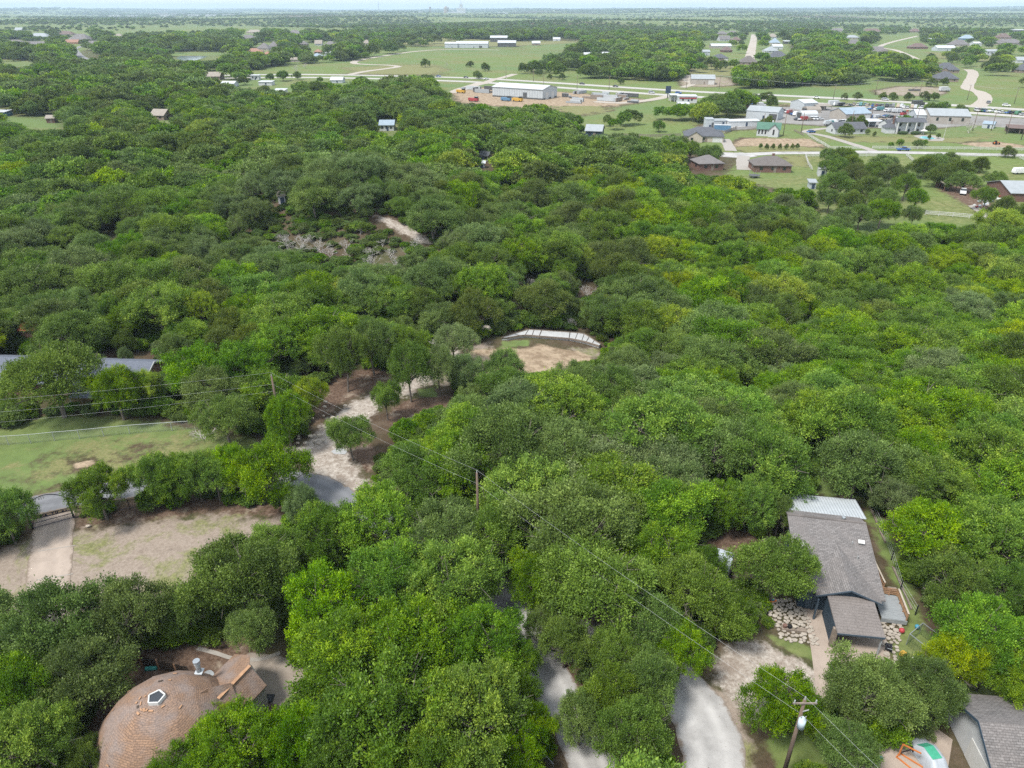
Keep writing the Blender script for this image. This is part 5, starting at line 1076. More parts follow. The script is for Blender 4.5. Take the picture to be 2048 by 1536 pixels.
 ('house', 'navy and grey roofed brick house right of the ridge street', 'house', 1554, 119, 36, 15, -4, dict(rm='roof_slate', wm='brick_tan', hr=6, win=3)),
 ('house', 'pale grey-roofed house behind the navy roof', 'house', 1540, 106, 24, 14, 10, dict(rm='roof_metal', wm='white_siding', hr=5, win=2)),
 ('barn', 'bright white barn on the ridge street', 'barn', 1552, 99, 20, 14, 0, dict(roof='gable', hr=3, hw=4, rm='roof_white', wm='white_siding', win=0)),
 ('shed', 'white-roofed shed right of the bright white barn', 'shed', 1575, 88, 16, 12, 0, dict(roof='shed', hr=1, hw=4, rm='roof_white', wm='dark_steel', win=0)),
 ('house', 'blue-roofed house above the bright white barn', 'house', 1548, 89, 18, 16, 0, dict(rm='roof_bluegrey', wm='stone_wall', hr=7, win=2)),
 ('house', 'pale house high right of the ridge street', 'house', 1544, 77, 18, 14, 0, dict(rm='roof_tan', wm='white_siding', hr=6, win=2)),
 ('shed', 'white-roofed shed on the scrubby bank above the thicket', 'shed', 1670, 143, 20, 8, 2, dict(roof='open', hr=.6, hw=3, rm='roof_white', wm='dark_steel', win=0, door=False)),
 ('house', 'large house with dark hip roof above its slate-roofed twin', 'house', 1888, 146, 42, 15, -2, dict(rm='roof_slate', wm='brick_tan', hr=6, win=2, porch=True)),
 ('house', 'slate-roofed brick twin house nearest the curved street', 'house', 1886, 164, 42, 14, -2, dict(rm='roof_slate', wm='brick_tan', hr=5, win=3)),
 ('house', 'white-gabled house on the left of the estate lane', 'house', 1752, 108, 22, 16, 0, dict(roof='gable', rm='roof_mauve', wm='white_siding', hr=6, win=2)),
 ('house', 'brown-roofed house right of the white-gabled one', 'house', 1767, 111, 20, 16, 12, dict(rm='roof_greybrown', wm='brick_tan', hr=5, win=2)),
 ('house', 'low rust-red-roofed house in the middle of the estate', 'house', 1834, 98, 32, 16, 0, dict(rm='roof_rust', wm='brick_red', hr=5, win=3)),
 ('house', 'grey-roofed house left of the estate lane top', 'house', 1706, 91, 28, 16, 3, dict(rm='roof_mauve', wm='stone_wall', hr=6, win=2)),
 ('house', 'pale-roofed house above the left estate lawn', 'house', 1702, 78, 26, 16, 0, dict(rm='roof_metal', wm='stone_wall', hr=4, win=2)),
 ('house', 'wide house at the top left of the estate', 'house', 1674, 64, 28, 18, 0, dict(rm='roof_mauve', wm='stone_wall', hr=6, win=2)),
 ('house', 'large brown-roofed house on the estate skyline', 'house', 1742, 66, 36, 20, 0, dict(rm='roof_rust', wm='brick_tan', hr=7, win=3, porch=True)),
 ('house', 'brown house on the estate skyline behind oaks', 'house', 1828, 65, 20, 16, 0, dict(rm='roof_rust', wm='brick_tan', hr=6, win=2)),
 ('shed', 'white shed beside the oak on the estate lawn', 'shed', 1863, 84, 12, 12, 0, dict(roof='shed', hr=1, hw=5, rm='roof_white', wm='metal_wall', win=0)),
 ('house', 'grey-brown house on the right of the estate', 'house', 1915, 93, 34, 18, 0, dict(rm='roof_mauve', wm='stone_wall', hr=7, win=3)),
 ('barn', 'long pale barn behind the row of oaks', 'barn', 1886, 102, 38, 14, 3, dict(roof='gable', hr=3, hw=4, rm='roof_white', wm='metal_wall', win=0)),
 ('house', 'blue-roofed house at the top right of the estate', 'house', 1932, 80, 24, 16, 0, dict(rm='roof_bluegrey', wm='blue_box', hr=6, win=2)),
 ('shed', 'pale shed right of the grey-brown estate house', 'shed', 1950, 92, 16, 14, 0, dict(roof='gable', hr=2, hw=4, rm='roof_white', wm='white_siding', win=0)),
 ('barn', 'long grey metal barn on the dry pasture', 'barn', 1977, 111, 24, 12, 0, dict(roof='gable', hr=2, hw=5, rm='roof_metal', wm='metal_wall', win=3, door=False)),
 ('house', 'long grey-roofed house at the far right of the estate', 'house', 2014, 90, 48, 18, -3, dict(rm='roof_mauve', wm='stone_wall', hr=6, win=3, porch=True)),
 ('house', 'brown house above the long grey-roofed one', 'house', 2004, 78, 26, 18, 0, dict(rm='roof_rust', wm='brick_tan', hr=7, win=2)),
 ('barn', 'white barn on the right skyline', 'barn', 2036, 66, 26, 16, 0, dict(roof='shed', hr=1, hw=6, rm='roof_white', wm='dark_steel', win=0)),
 ('house', 'dark-roofed house cut by the right edge above the curved street', 'house', 2046, 146, 30, 14, 4, dict(rm='roof_slate', wm='brick_tan', hr=6, win=2)),
 ('shed', 'pale shed by the right edge above the dark roof', 'shed', 2038, 126, 22, 12, 0, dict(roof='gable', hr=3, hw=3, rm='roof_metal', wm='white_siding', win=0)),
]
for nm, lb, ct, px, py, w, W_d, yw, op in HS: house(nm, lb, ct, px, py, w, W_d, yw, **op)
# chapel: nave, cross gable, green roof
p = G(1541, 274); cpl = thing('chapel', 'white wooden chapel with green cross-gabled roof', 'chapel', (p.x, p.y + 4.5, 0), R(-18)); FOOT.append((p.x, p.y + 4.5, 6)); KEEP.append([(1518, 245), (1570, 245), (1570, 272), (1518, 272)])
MB().box(-5.2, 5.2, -2.9, 2.9, 0, 3.6).prism([(-5.2, -2.9, 3.6), (-5.2, 0, 5.9), (-5.2, 2.9, 3.6)], (.12, 0, 0)).prism([(5.08, -2.9, 3.6), (5.08, 0, 5.9), (5.08, 2.9, 3.6)], (.12, 0, 0)).part('wall', 'white_siding', cpl)
MB().box(.2, 4.6, -4.6, -2.9, 0, 3.58).prism([(.2, -4.6, 3.58), (4.6, -4.6, 3.58), (2.4, -4.6, 5.7)], (0, .12, 0)).part('transept', 'white_siding', cpl)
for s in (1, -1):
    q = [(-5.6, -s*3.4, 3.3), (5.6, -s*3.4, 3.3), (5.6, -s*.003, 6.1), (-5.6, -s*.003, 6.1)]; slab_roof(q if s == 1 else q[::-1], .14).part('roof', 'roof_green', cpl)
    q = [(2.4 + s*2.6, -5.0, 3.3), (2.4, -5.0, 5.9), (2.4, -.4, 5.9), (2.4 + s*2.6, -2.6, 3.3)]; slab_roof(q if s == -1 else q[::-1], .14).part('transept_roof', 'roof_green', cpl)
for x in (-4.2, -2.7, -1.2): MB().box(x - .35, x + .35, -2.96, -2.9, 1.0, 3.0).part('window', 'dark_glass', cpl)
MB().box(2.0, 2.8, -4.66, -4.6, 1.0, 3.4).part('window', 'dark_glass', cpl)
for y in (-1.5, .2, 1.7): MB().box(-5.26, -5.2, y - .35, y + .35, 1.0, 3.0).part('window', 'dark_glass', cpl)
MB().box(1.2, 1.9, .3, 1.0, 5.3, 6.9).part('chimney', 'white_siding', cpl)
# columned house
p = G(1818, 269); mn = thing('house', 'white two-storey house with tall columns above the swimming pool', 'house', (p.x, p.y + 5, 0), R(-6)); FOOT.append((p.x, p.y + 5, 7))
MB().box(-5.5, 7.5, -2.2, 4, 0, 5.6).part('wall', 'white_siding', mn)
b = MB(); b.v = [(-6, -4.4, 5.6), (8, -4.4, 5.6), (8, 4.5, 5.6), (-6, 4.5, 5.6), (-6, 0, 7.2), (8, 0, 7.2)]; b.f = [(0, 1, 5, 4), (2, 3, 4, 5), (1, 2, 5), (3, 0, 4), (3, 2, 1, 0)]; b.part('roof', 'roof_slate', mn)
for x in (-5.2, -1.0, 3.2, 7.4): MB().tube([(x, -4.0, 0), (x, -4.0, 5.58)], .28, 10).part('column', 'white_paint', mn)
for x in (-3.4, 1.0, 5.2):
    for z in (.8, 3.4): MB().box(x - .5, x + .5, -2.26, -2.2, z, z + 1.5).part('window', 'dark_glass', mn)
MB().box(-10, -5.52, -2.8, 3, 0, 2.7).part('wing_wall', 'white_siding', mn); b = MB(); b.v = [(-10.4, -3.3, 2.7), (-5.55, -3.3, 2.7), (-5.55, 3.4, 2.7), (-10.4, 3.4, 2.7), (-8.5, 0, 4.5), (-5.55, 0, 4.5)]; b.f = [(0, 1, 5, 4), (2, 3, 4, 5), (1, 2, 5), (3, 0, 4), (3, 2, 1, 0)]; b.part('wing_roof', 'roof_slate', mn)
MB().box(-6.6, -5.9, -.6, .2, 4.2, 8.0).part('chimney', 'brick_red', mn)
for x in (-2.5, 3.5): MB().blob((x, -5.2, .8), (2.6, .8, .9), 3, 2, .08).part('hedge', 'leaf_hedge' if 'leaf_hedge' in M else pm('leaf_hedge', (.035, .06, .02), (.025, .045, .015), 3, .9), mn)
pol = thing('swimming_pool', 'turquoise swimming pool with pale paving below the columned house', 'pool', G(1865, 276)); pm('pool_water', (.18, .5, .55), (.16, .46, .52), 1, .1)
sheet('paving', [(1826, 272), (1838, 270), (1870, 271), (1890, 278), (1885, 282), (1862, 282), (1842, 278)], .05, 'concrete_pale', parent=pol); sheet('water', [(1838, 275), (1846, 272.6), (1862, 274), (1872, 278), (1860, 278.5), (1846, 277.5)], .09, 'pool_water', parent=pol)
p = G(1846, 270); um = thing('parasol', 'white parasol at the swimming pool', 'parasol', p); MB().tube([(0, 0, 0), (0, 0, 2.3)], .05, 6).part('pole', 'white_paint', um); MB().tube([(0, 0, 2.0), (0, 0, 2.7)], [1.7, .05], 8).part('canopy', 'white_paint', um)
# warehouse
a, b_ = G(985, 193), G(1085, 200); u2 = (b_ - a); Lw = u2.length; ya = math.atan2(u2.y, u2.x); wh = thing('warehouse', 'big white metal warehouse with ribbed walls in the dirt yard by the highway', 'warehouse', a, ya); FOOT.append((10, 528, 24)); D_ = 20
MB().prism([(0, 0, .9), (Lw, 0, .9), (Lw, D_, .9), (0, D_, .9)], 5.6).prism([(0, 0, 6.5), (0, D_/2, 8.3), (0, D_, 6.5)], (.15, 0, 0)).prism([(Lw - .15, 0, 6.5), (Lw - .15, D_/2, 8.3), (Lw - .15, D_, 6.5)], (.15, 0, 0)).part('wall', 'metal_wall', wh)
MB().box(.05, Lw - .05, .05, D_ - .05, 0, .88).part('plinth', 'dark_steel', wh)
slab_roof([(-.4, -.5, 6.45), (Lw + .4, -.5, 6.45), (Lw + .4, D_/2, 8.45), (-.4, D_/2, 8.45)], .15).part('roof', 'roof_white', wh); slab_roof([(-.4, D_/2 + .004, 8.45), (Lw + .4, D_/2 + .004, 8.45), (Lw + .4, D_ + .5, 6.45), (-.4, D_ + .5, 6.45)], .15).part('roof', 'roof_white', wh)
MB().box(Lw*.62, Lw*.62 + 3, -.08, 0, 0, 4).part('door', 'dark_steel', wh)
for y in (4, 12): MB().box(Lw, Lw + .08, y, y + 4, 0, 4.2).part('door', 'white_paint', wh)
for k in range(1, 20): MB().bar((Lw*k/20, -.04, 1.0), (Lw*k/20, -.04, 6.3), .1, .06).part('rib', 'metal_rib', wh)
KEEP.append([(980, 168), (1115, 168), (1115, 200), (980, 194)])
q_ = random.Random(21)
SK = [(q_.uniform(1130, 1270), q_.uniform(186, 208)) if k < 26 else (q_.uniform(925, 980), q_.uniform(176, 186)) for k in range(34)]; sk1 = rank([x for x, y in SK[:26]]); sk2 = rank([x for x, y in SK[26:]])
for k, (px, py) in enumerate(SK):
    p = G(px, py); l_, w_, h_ = q_.uniform(4, 13), q_.uniform(1, 2.4), q_.uniform(.6, 2.6)
    t = thing('material_stack', (sk1[k] + ' steel stack from the left in the yard right of the warehouse' if k < 26 else sk2[k - 26] + ' low stack from the left in the yard left of the warehouse'), 'stack', p, ya + q_.choice((0, 0, .1, 1.5)), 'stacks in the warehouse yard' if k < 26 else 'stacks left of the warehouse')
    n_ = 3
    for j in range(n_): MB().box(-l_/2, l_/2, -w_/2 + j*w_/n_, -w_/2 + (j + .86)*w_/n_, .15, .15 + h_).part('bundle', ['dark_steel', 'metal_wall', 'weathered_wood', 'metal_rib'][q_.randrange(4)], t)
for px, py, mt, lb in ((947, 203, 'red_paint', 'red and white container at the left end of the warehouse yard'), (922, 186, 'toy_yellow', 'yellow pipe trailer at the far left of the warehouse yard'), (1012, 202, 'blue_box', 'pale blue machine in front of the warehouse'), (1035, 203, 'toy_yellow', 'yellow machine in front of the warehouse')):
    p = G(px, py); t = thing('yard_machine', lb, 'machine', p, ya); MB().box(-3.5, 3.5, -1.2, 1.2, .5, 2.2).part('body', mt, t); MB().box(1.4, 3.2, -1.1, 1.1, 2.203, 3.2).part('cab', 'dark_glass', t)
    for x in (-2.2, 2.2):
        for y in (-1.1, 1.1): MB().tube([(x, y - .2, .5), (x, y + .2, .5)], .5, 8).part('wheel', 'rubber', t)
p = G(1444, 262); ct_ = thing('shipping_container', 'blue shipping container behind the slate-roofed house', 'container', p, R(-14)); MB().box(-4, 4, -1.4, 1.4, .1, 2.9).part('body', 'blue_box', ct_)
for k in range(11): MB().box(-3.9 + k*.75, -3.6 + k*.75, -1.46, -1.403, .2, 2.8).part('rib', 'blue_box', ct_)
MB().box(-4.05, 4.05, -1.45, 1.45, 2.903, 3.0).part('roof', 'roof_white', ct_)
# roadside sign tower, red fascia, red sign
p = G(1335, 196); st_ = thing('sign_tower', 'dark square sign tower beside the highway', 'sign', p); MB().bar((0, 0, 0), (0, 0, 3), .6).part('post', 'dark_steel', st_); MB().box(-1.7, 1.7, -.5, .5, 3, 7.6).part('panel', 'navy', st_); KEEP.append([(1326, 175), (1346, 175), (1346, 198), (1326, 198)])
p = G(1375, 206); t = thing('shop_sign', 'red fascia board on the front of the roadside store', 'sign', (p.x, p.y - .25, 0), R(-4)); MB().box(-5.5, 5.5, -.1, 0, 2.6, 3.3).part('board', 'red_paint', t)
p = G(1396, 168); t = thing('shop_sign', 'white and red sign on the gable of the tan shop', 'sign', (p.x, p.y - .5, 0), R(-10)); MB().box(-3, 3, -.1, 0, 2.6, 5.4).part('board', 'white_paint', t); MB().box(-2.7, 2.7, -.16, -.103, 3.8, 4.9).part('stripe', 'red_paint', t)
# far works and mast on the skyline
def far_at(px, dist): x = (px - 1024)/FPX*dist*cp; return Vector((x*1.0, dist, H(x, dist)))
p = far_at(922, 7000); t = thing('cement_works', 'pale cement works with tall towers on the horizon', 'factory', p)
MB().box(-38, 38, -15, 15, 0, 42).part('silo', 'roof_white', t); MB().box(-12, 14, -10, 10, 42, 72).part('tower', 'roof_white', t); MB().tube([(0, 0, 72), (0, 0, 100)], [3, 2], 8).part('stack', 'metal_wall', t); MB().box(-120, -39, -15, 15, 0, 12).part('hall', 'metal_wall', t)
t2 = MB().tube([(-130, 0, 0), (-130, 0, 46), (-130, 0, 58)], [22, 20, 3], 12).part('dome_silo', 'roof_tan', t); MB().bar((-112, 0, 46), (-60, 0, 10), 6).part('conveyor', 'roof_white', t)
p = far_at(757, 6500); t = thing('radio_mast', 'thin radio mast on the horizon', 'mast', p); MB().tube([(0, 0, 0), (0, 0, 95)], [2.2, 1.2], 5).part('lattice', 'metal_rib', t)
p = far_at(860, 7200); t = thing('water_tower', 'small dark tower on the horizon left of the cement works', 'tower', p); MB().tube([(0, 0, 0), (0, 0, 45)], [5, 5], 8).part('shaft', 'weathered_wood', t); MB().tube([(0, 0, 45), (0, 0, 58)], [8, 8], 8).part('tank', 'weathered_wood', t)
ORD_ = 'first second third fourth fifth sixth seventh eighth ninth'.split()
for k, (px, ds) in enumerate(((225, 6000), (262, 6000), (330, 6200), (385, 6200), (420, 6300), (455, 6200), (800, 7000), (835, 7000), (1005, 7200))):
    p = far_at(px, ds); t = thing('warehouse', f'pale shed, {ORD_[k]} from the left on the horizon', 'warehouse', p, 0, 'sheds on the horizon'); MB().box(-45, 45, -12, 12, 0, 12).part('wall', 'roof_white', t); MB().box(-46, 46, -13, 13, 12.003, 14).part('roof', 'roof_white', t)

# ------------------------------------------------------------------ vehicles
CARM = {}
for nm, c in (('white', (.72, .73, .74)), ('silver', (.42, .44, .46)), ('black', (.02, .02, .025)), ('red', (.24, .04, .04)), ('blue', (.03, .1, .3)), ('teal', (.07, .2, .21)), ('tan', (.4, .34, .26)), ('grey', (.16, .17, .18)), ('green', (.05, .16, .09))):
    CARM[nm] = pm('car_' + nm, c, tuple(x*.9 for x in c), 1, .3, spec=.6)
PROF = {'sedan': ([(-2.2, .45), (-2.25, .75), (-1.5, .95), (1.0, .98), (2.1, .82), (2.25, .45)], [(-1.6, .95), (-1.0, 1.42), (.35, 1.45), (1.15, .97)]),
        'suv': ([(-2.3, .5), (-2.35, .95), (-2.2, 1.1), (1.1, 1.1), (2.2, .98), (2.3, .5)], [(-2.15, 1.1), (-1.95, 1.72), (.4, 1.75), (1.2, 1.1)]),
        'pickup': ([(-2.75, .55), (-2.75, 1.05), (-.6, 1.05), (-.6, 1.08), (1.4, 1.1), (2.6, 1.02), (2.7, .55)], [(-.55, 1.08), (-.4, 1.75), (.75, 1.77), (1.45, 1.1)]),
        'van': ([(-2.7, .5), (-2.75, 1.2), (-2.7, 1.3), (1.7, 1.3), (2.5, 1.1), (2.65, .5)], [(-2.65, 1.3), (-2.5, 2.2), (1.0, 2.25), (1.75, 1.3)])}
def extr(prof, w0, w1):
    b = MB(); n_ = len(prof); b.v = [(x, -(w0 + (w1 - w0)*(z - prof[0][1])/max(.01, 1)), z) for x, z in prof] + [(x, (w0 + (w1 - w0)*(z - prof[0][1])/max(.01, 1)), z) for x, z in prof]
    b.f = [tuple(range(n_)), tuple(reversed(range(n_, 2*n_)))] + [(i, i + n_, (i + 1) % n_ + n_, (i + 1) % n_) for i in range(n_)]
    return b
CARMESH = {}
def car_mesh(kind, colr):
    if (kind, colr) in CARMESH: return CARMESH[(kind, colr)]
    lo, hi = PROF[kind]; body = extr(lo, .9, .88).mesh('body', CARM[colr]); top = hi[1:3]
    zt = top[0][1]; b = MB(); b.box(top[0][0], top[1][0], -.72, .72, zt - .02, zt + .04); roof = b.mesh('roof_panel', CARM[colr]); cab = extr(hi, .84, .62).mesh('cabin', 'dark_glass')
    if kind == 'van': cab = extr(hi, .86, .78).mesh('cabin', CARM[colr])
    wh_ = CARMESH.setdefault('wheel', MB().tube([(0, -.1, 0), (0, .1, 0)], .34, 10).mesh('wheel', 'rubber'))
    CARMESH[(kind, colr)] = (body, cab, roof, wh_); return CARMESH[(kind, colr)]
def car(px, py, kind, colr, yaw, label, group=None, world=None, parts=True):
    p = G(px, py) if world is None else Vector(world); t = thing({'sedan': 'car', 'suv': 'car', 'pickup': 'pickup_truck', 'van': 'van'}[kind], label, {'sedan': 'car', 'suv': 'car', 'pickup': 'pickup', 'van': 'van'}[kind], p + Vector((0, 0, .09)), R(yaw), group)
    body, cab, roof, wh_ = car_mesh(kind, colr); link(bpy.data.objects.new('body', body), t); link(bpy.data.objects.new('cabin', cab), t); link(bpy.data.objects.new('roof_panel', roof), t)
    L1 = PROF[kind][0][0][0]*.62
    for x in (L1, -L1*1.02):
        for y in (-.8, .8): o = bpy.data.objects.new('wheel', wh_); o.location = (x, y, .34); link(o, t)
    return t
car(1806, 302, 'pickup', 'blue', 0, 'dark blue pickup driving on the farm lane'); car(1925, 388, 'pickup', 'white', 60, 'white pickup parked on the junk-strewn drive under a tree'); car(2038, 348, 'van', 'white', 8, 'white van parked on the pasture at the right edge')
car(1622, 266, 'sedan', 'blue', 20, 'small blue car parked at the white rail fence by the farm drive')
for px, py, kd, cl_, yw, lb in ((1303, 187, 'suv', 'silver', -32, 'silver car on the near highway lanes right of the warehouse'), (1231, 174, 'sedan', 'black', -32, 'black car on the far highway lanes'), (1164, 169, 'sedan', 'black', -32, 'dark car on the far highway lanes further left'), (973, 159, 'sedan', 'white', 20, 'white car turning at the highway crossing'), (932, 156, 'sedan', 'black', -10, 'black car left of the highway crossing'), (1357, 188, 'suv', 'blue', -32, 'blue car near the dark sign tower'), (1770, 201, 'suv', 'silver', -30, 'silver car on the far lanes beside the lot hedge'), (2012, 213, 'suv', 'white', -30, 'white car on the far lanes at the right'), (1976, 207, 'suv', 'grey', 70, 'grey car waiting on the curved street'), (877, 154, 'sedan', 'blue', -8, 'blue car on the far lanes at the left'), (1633, 197, 'sedan', 'white', -30, 'white car on the far lanes behind the salvage yard'), (1452, 192, 'sedan', 'red', -30, 'red car on the near lanes left of the salvage yard')):
    car(px, py, kd, cl_, yw, lb)
q_ = random.Random(3); COLS = ['white', 'white', 'white', 'silver', 'silver', 'black', 'red', 'blue', 'teal', 'tan', 'grey', 'green']
ORD = 'first second third fourth fifth sixth seventh eighth ninth tenth eleventh twelfth thirteenth fourteenth fifteenth sixteenth seventeenth eighteenth nineteenth twentieth'.split()
def row(n_, p0, p1, yw, lab, grp, kinds=('sedan', 'suv', 'pickup', 'suv', 'van')):
    for k in range(n_):
        t_ = (k + q_.uniform(-.25, .25))/max(1, n_ - 1); car(p0[0] + (p1[0] - p0[0])*t_, p0[1] + (p1[1] - p0[1])*t_ + q_.uniform(-.5, .5), (kd_ := q_.choice(kinds)), (cl_ := q_.choice(COLS)), yw + q_.uniform(-12, 12), f"{cl_} {'pickup' if kd_ == 'pickup' else kd_}, {ORD[k]} {lab}", grp)
row(20, (1708, 211), (1845, 218), 60, 'from the left in the salvage yard row along the highway', 'cars in the highway row of the salvage yard')
row(9, (1660, 211), (1700, 213), 40, 'from the left in the upper left corner of the salvage yard', 'cars in the upper left corner of the salvage yard')
row(10, (1720, 232), (1765, 240), 30, 'from the left just right of the blue-grey shop', 'cars right of the blue-grey shop')
row(7, (1745, 220), (1800, 226), 10, 'from the left, loose in the middle of the salvage yard', 'cars in the middle of the salvage yard')
row(8, (1770, 234), (1822, 240), 20, 'from the left just left of the wide metal shop', 'cars left of the wide metal shop')
row(9, (1560, 222), (1592, 232), 40, 'from the left between the grey shop and rounded huts', 'cars between the shop and the huts')
row(7, (1596, 241), (1640, 240), 15, 'from the left in front of the rounded huts', 'cars in front of the rounded huts')
row(6, (1655, 250), (1690, 246), 10, 'from the left below the blue-grey shop', 'cars below the blue-grey shop')
row(6, (1492, 216), (1518, 212), 40, 'from the left on the grass behind the grey shop', 'cars behind the grey shop')
row(7, (1950, 222), (1970, 224), 70, 'from the left in the pickup sales row right of the yard', 'pickups in the sales row', ('pickup',))
row(7, (1985, 225), (2046, 231), 20, 'from the left on the gravel at the far right', 'vehicles at the far right of the yard')
row(4, (1700, 249), (1720, 250), 10, 'from the left behind the long white house', 'cars behind the long white house')
for px, py, lb in ((1668, 212, 'white camper trailer at the top of the salvage yard'), (1518, 217, 'white box truck behind the grey shop'), (1888, 183, 'white truck body on the gravel lot beyond the highway'), (1835, 212, 'dark machine tower in the highway row of the salvage yard')):
    p = G(px, py); t = thing('truck_body', lb, 'truck', p, .2); mt = 'dark_steel' if 'dark' in lb else 'white_siding'; MB().box(-4, 2.2, -1.2, 1.2, .8, 3.4).part('box', mt, t); MB().box(2.3, 4.0, -1.1, 1.1, .5, 2.3).part('cab', mt, t)
    for x in (-2.8, 3.0):
        for y in (-1.05, 1.05): MB().tube([(x, y - .15, .48), (x, y + .15, .48)], .48, 8).part('wheel', 'rubber', t)
p = G(1828, 182); t = thing('scrap_machine', 'rusty machine on the gravel lot beyond the highway', 'machine', p); MB().box(-4, 4, -1, 1, .3, 1.2).part('frame', 'dark_steel', t); MB().bar((-2, 0, 1.2), (2, 0, 3), .5).part('boom', 'weathered_wood', t)
p = G(1806, 231); t = thing('excavator', 'red loader in the middle of the salvage yard', 'loader', p, .5); MB().box(-1.6, 1.6, -1, 1, .5, 1.6).part('body', 'red_paint', t); MB().box(-.4, .9, -.8, .8, 1.603, 2.6).part('cab', 'dark_glass', t); MB().bar((1.4, 0, 1.4), (3.4, 0, 2.8), .35).part('boom', 'red_paint', t); MB().bar((3.4, 0, 2.8), (4.2, 0, .8), .3).part('arm', 'red_paint', t)
for s in (-.9, .9): MB().box(-1.8, 1.8, s - .25, s + .25, 0, .48).part('track', 'rubber', t)
p = G(1992, 289); t = thing('tractor', 'small orange tractor on the bare earth below the lawn', 'tractor', p, .3); MB().box(-1.2, 1.4, -.4, .4, .5, 1.1).part('body', 'orange_steel', t); MB().box(-1.0, -.2, -.4, .4, 1.103, 1.7).part('seat', 'rubber', t)
for x, r_ in ((-.8, .6), (1.1, .4)):
    for y in (-.6, .6): MB().tube([(x, y - .15, r_), (x, y + .15, r_)], r_, 10).part('wheel', 'rubber', t)
# junk along the drive by the big barn
p0, p1 = G(1950, 430), G(1992, 438)
sl_ = thing('concrete_strip', 'pale concrete strip ending at the paddock corner', 'slab', (p0 + p1)/2); sheet('slab', [(1936, 412), (1950, 410), (1992, 436), (1976, 440)], .12, 'concrete_pale', parent=sl_, thick=.1)
JK = [(q_.uniform(1946, 1985), q_.uniform(402, 418)) if k < 14 else (q_.uniform(1986, 2010), q_.uniform(392, 402)) for k in range(22)]; jk = rank([x for x, y in JK])
for k, (px, py) in enumerate(JK):
    p = G(px, py)
    MB().blob((p.x, p.y, .35), (q_.uniform(.3, .9), q_.uniform(.3, .6), q_.uniform(.3, .6)), k, 1, .3).solo('junk_heap', q_.choice(['white_paint', 'white_paint', 'red_paint', 'metal_wall', 'grey_cover', 'stone_wall']), jk[k] + ' heap from the left of the junk on the barn drive', 'junk', 'junk on the barn drive')
p = G(1866, 456); hb = thing('hay_bale', 'rust-red round bale in the paddock below the rail fence', 'bale', p); MB().tube([(-.7, 0, .6), (.7, 0, .6)], .6, 12).part('roll', 'roof_rust', hb)
p = G(1508, 355); tp = thing('trampoline', 'round dark trampoline on the lawn below the brick house', 'trampoline', p); MB().tube([(0, 0, .8), (0, 0, .9)], 2.0, 16).part('mat', 'dark_steel', tp)
for k in range(6): MB().bar((1.9*math.cos(k*1.047), 1.9*math.sin(k*1.047), 0), (1.9*math.cos(k*1.047), 1.9*math.sin(k*1.047), 2.4), .07).part('leg', 'metal_rib', tp)
# white rail fences
def rail_fence(label, pxs, h=1.3, step=3.0, mat='white_paint', rails=(.45, .85, 1.25), w=.12, name='rail_fence'):
    pts = [G(*p) for p in pxs]; t = thing(name, label, 'fence', pts[0])
    for a, b_ in zip(pts[:-1], pts[1:]):
        n_ = max(1, int((b_ - a).length/step))
        for k in range(n_): q = a.lerp(b_, k/n_); MB().bar(q, q + Vector((0, 0, h)), w).part('post', mat, t, world=True)
        for z in rails: MB().bar(a + Vector((0, 0, z)), b_ + Vector((0, 0, z)), .05, .16).part('rail', mat, t, world=True)
    return t
rail_fence('white rail fence curving from the blue car down to the farm lane', [(1614, 270), (1626, 279), (1646, 290), (1660, 299), (1690, 299), (1722, 299)])
rail_fence('white rail fence along the upper side of the farm lane', [(1744, 298), (1850, 299), (1960, 300), (2060, 302)])
rail_fence('white rail fence along the lower side of the farm lane, left', [(1610, 314), (1690, 314), (1760, 313)])
rail_fence('white rail fence along the lower side of the farm lane, right', [(1870, 314), (1950, 314), (2010, 313)])
rail_fence('white rail fence running down beside the brick house lawn', [(1611, 314), (1616, 330), (1624, 342)])
rail_fence('short white rail fence diving into the pasture grove', [(1812, 312), (1826, 324)])
rail_fence('white rail fence at the right edge running off below the lane', [(2032, 314), (2048, 322), (2070, 334)])
rail_fence('white rail fence across the foot of the paddock', [(1850, 430), (1905, 434), (1972, 440)])
rail_fence('dark privacy fence behind the slate-roofed house', [(1365, 266), (1400, 262), (1450, 268), (1474, 258)], 1.8, 3, 'weathered_wood', (.3, .6, .9, 1.2, 1.5), .15, 'board_fence')
rail_fence('timber retaining fence below the chapel lawn', [(1588, 262), (1600, 268), (1608, 272)], 1.0, 2, 'weathered_wood', (.2, .5, .8), .15, 'board_fence')
rail_fence('long dark board fence between the cottage and the slate-roofed house', [(1240, 272), (1300, 274), (1362, 272)], 1.2, 4, 'weathered_wood', (.3, .6, .9, 1.1), .15, 'board_fence')
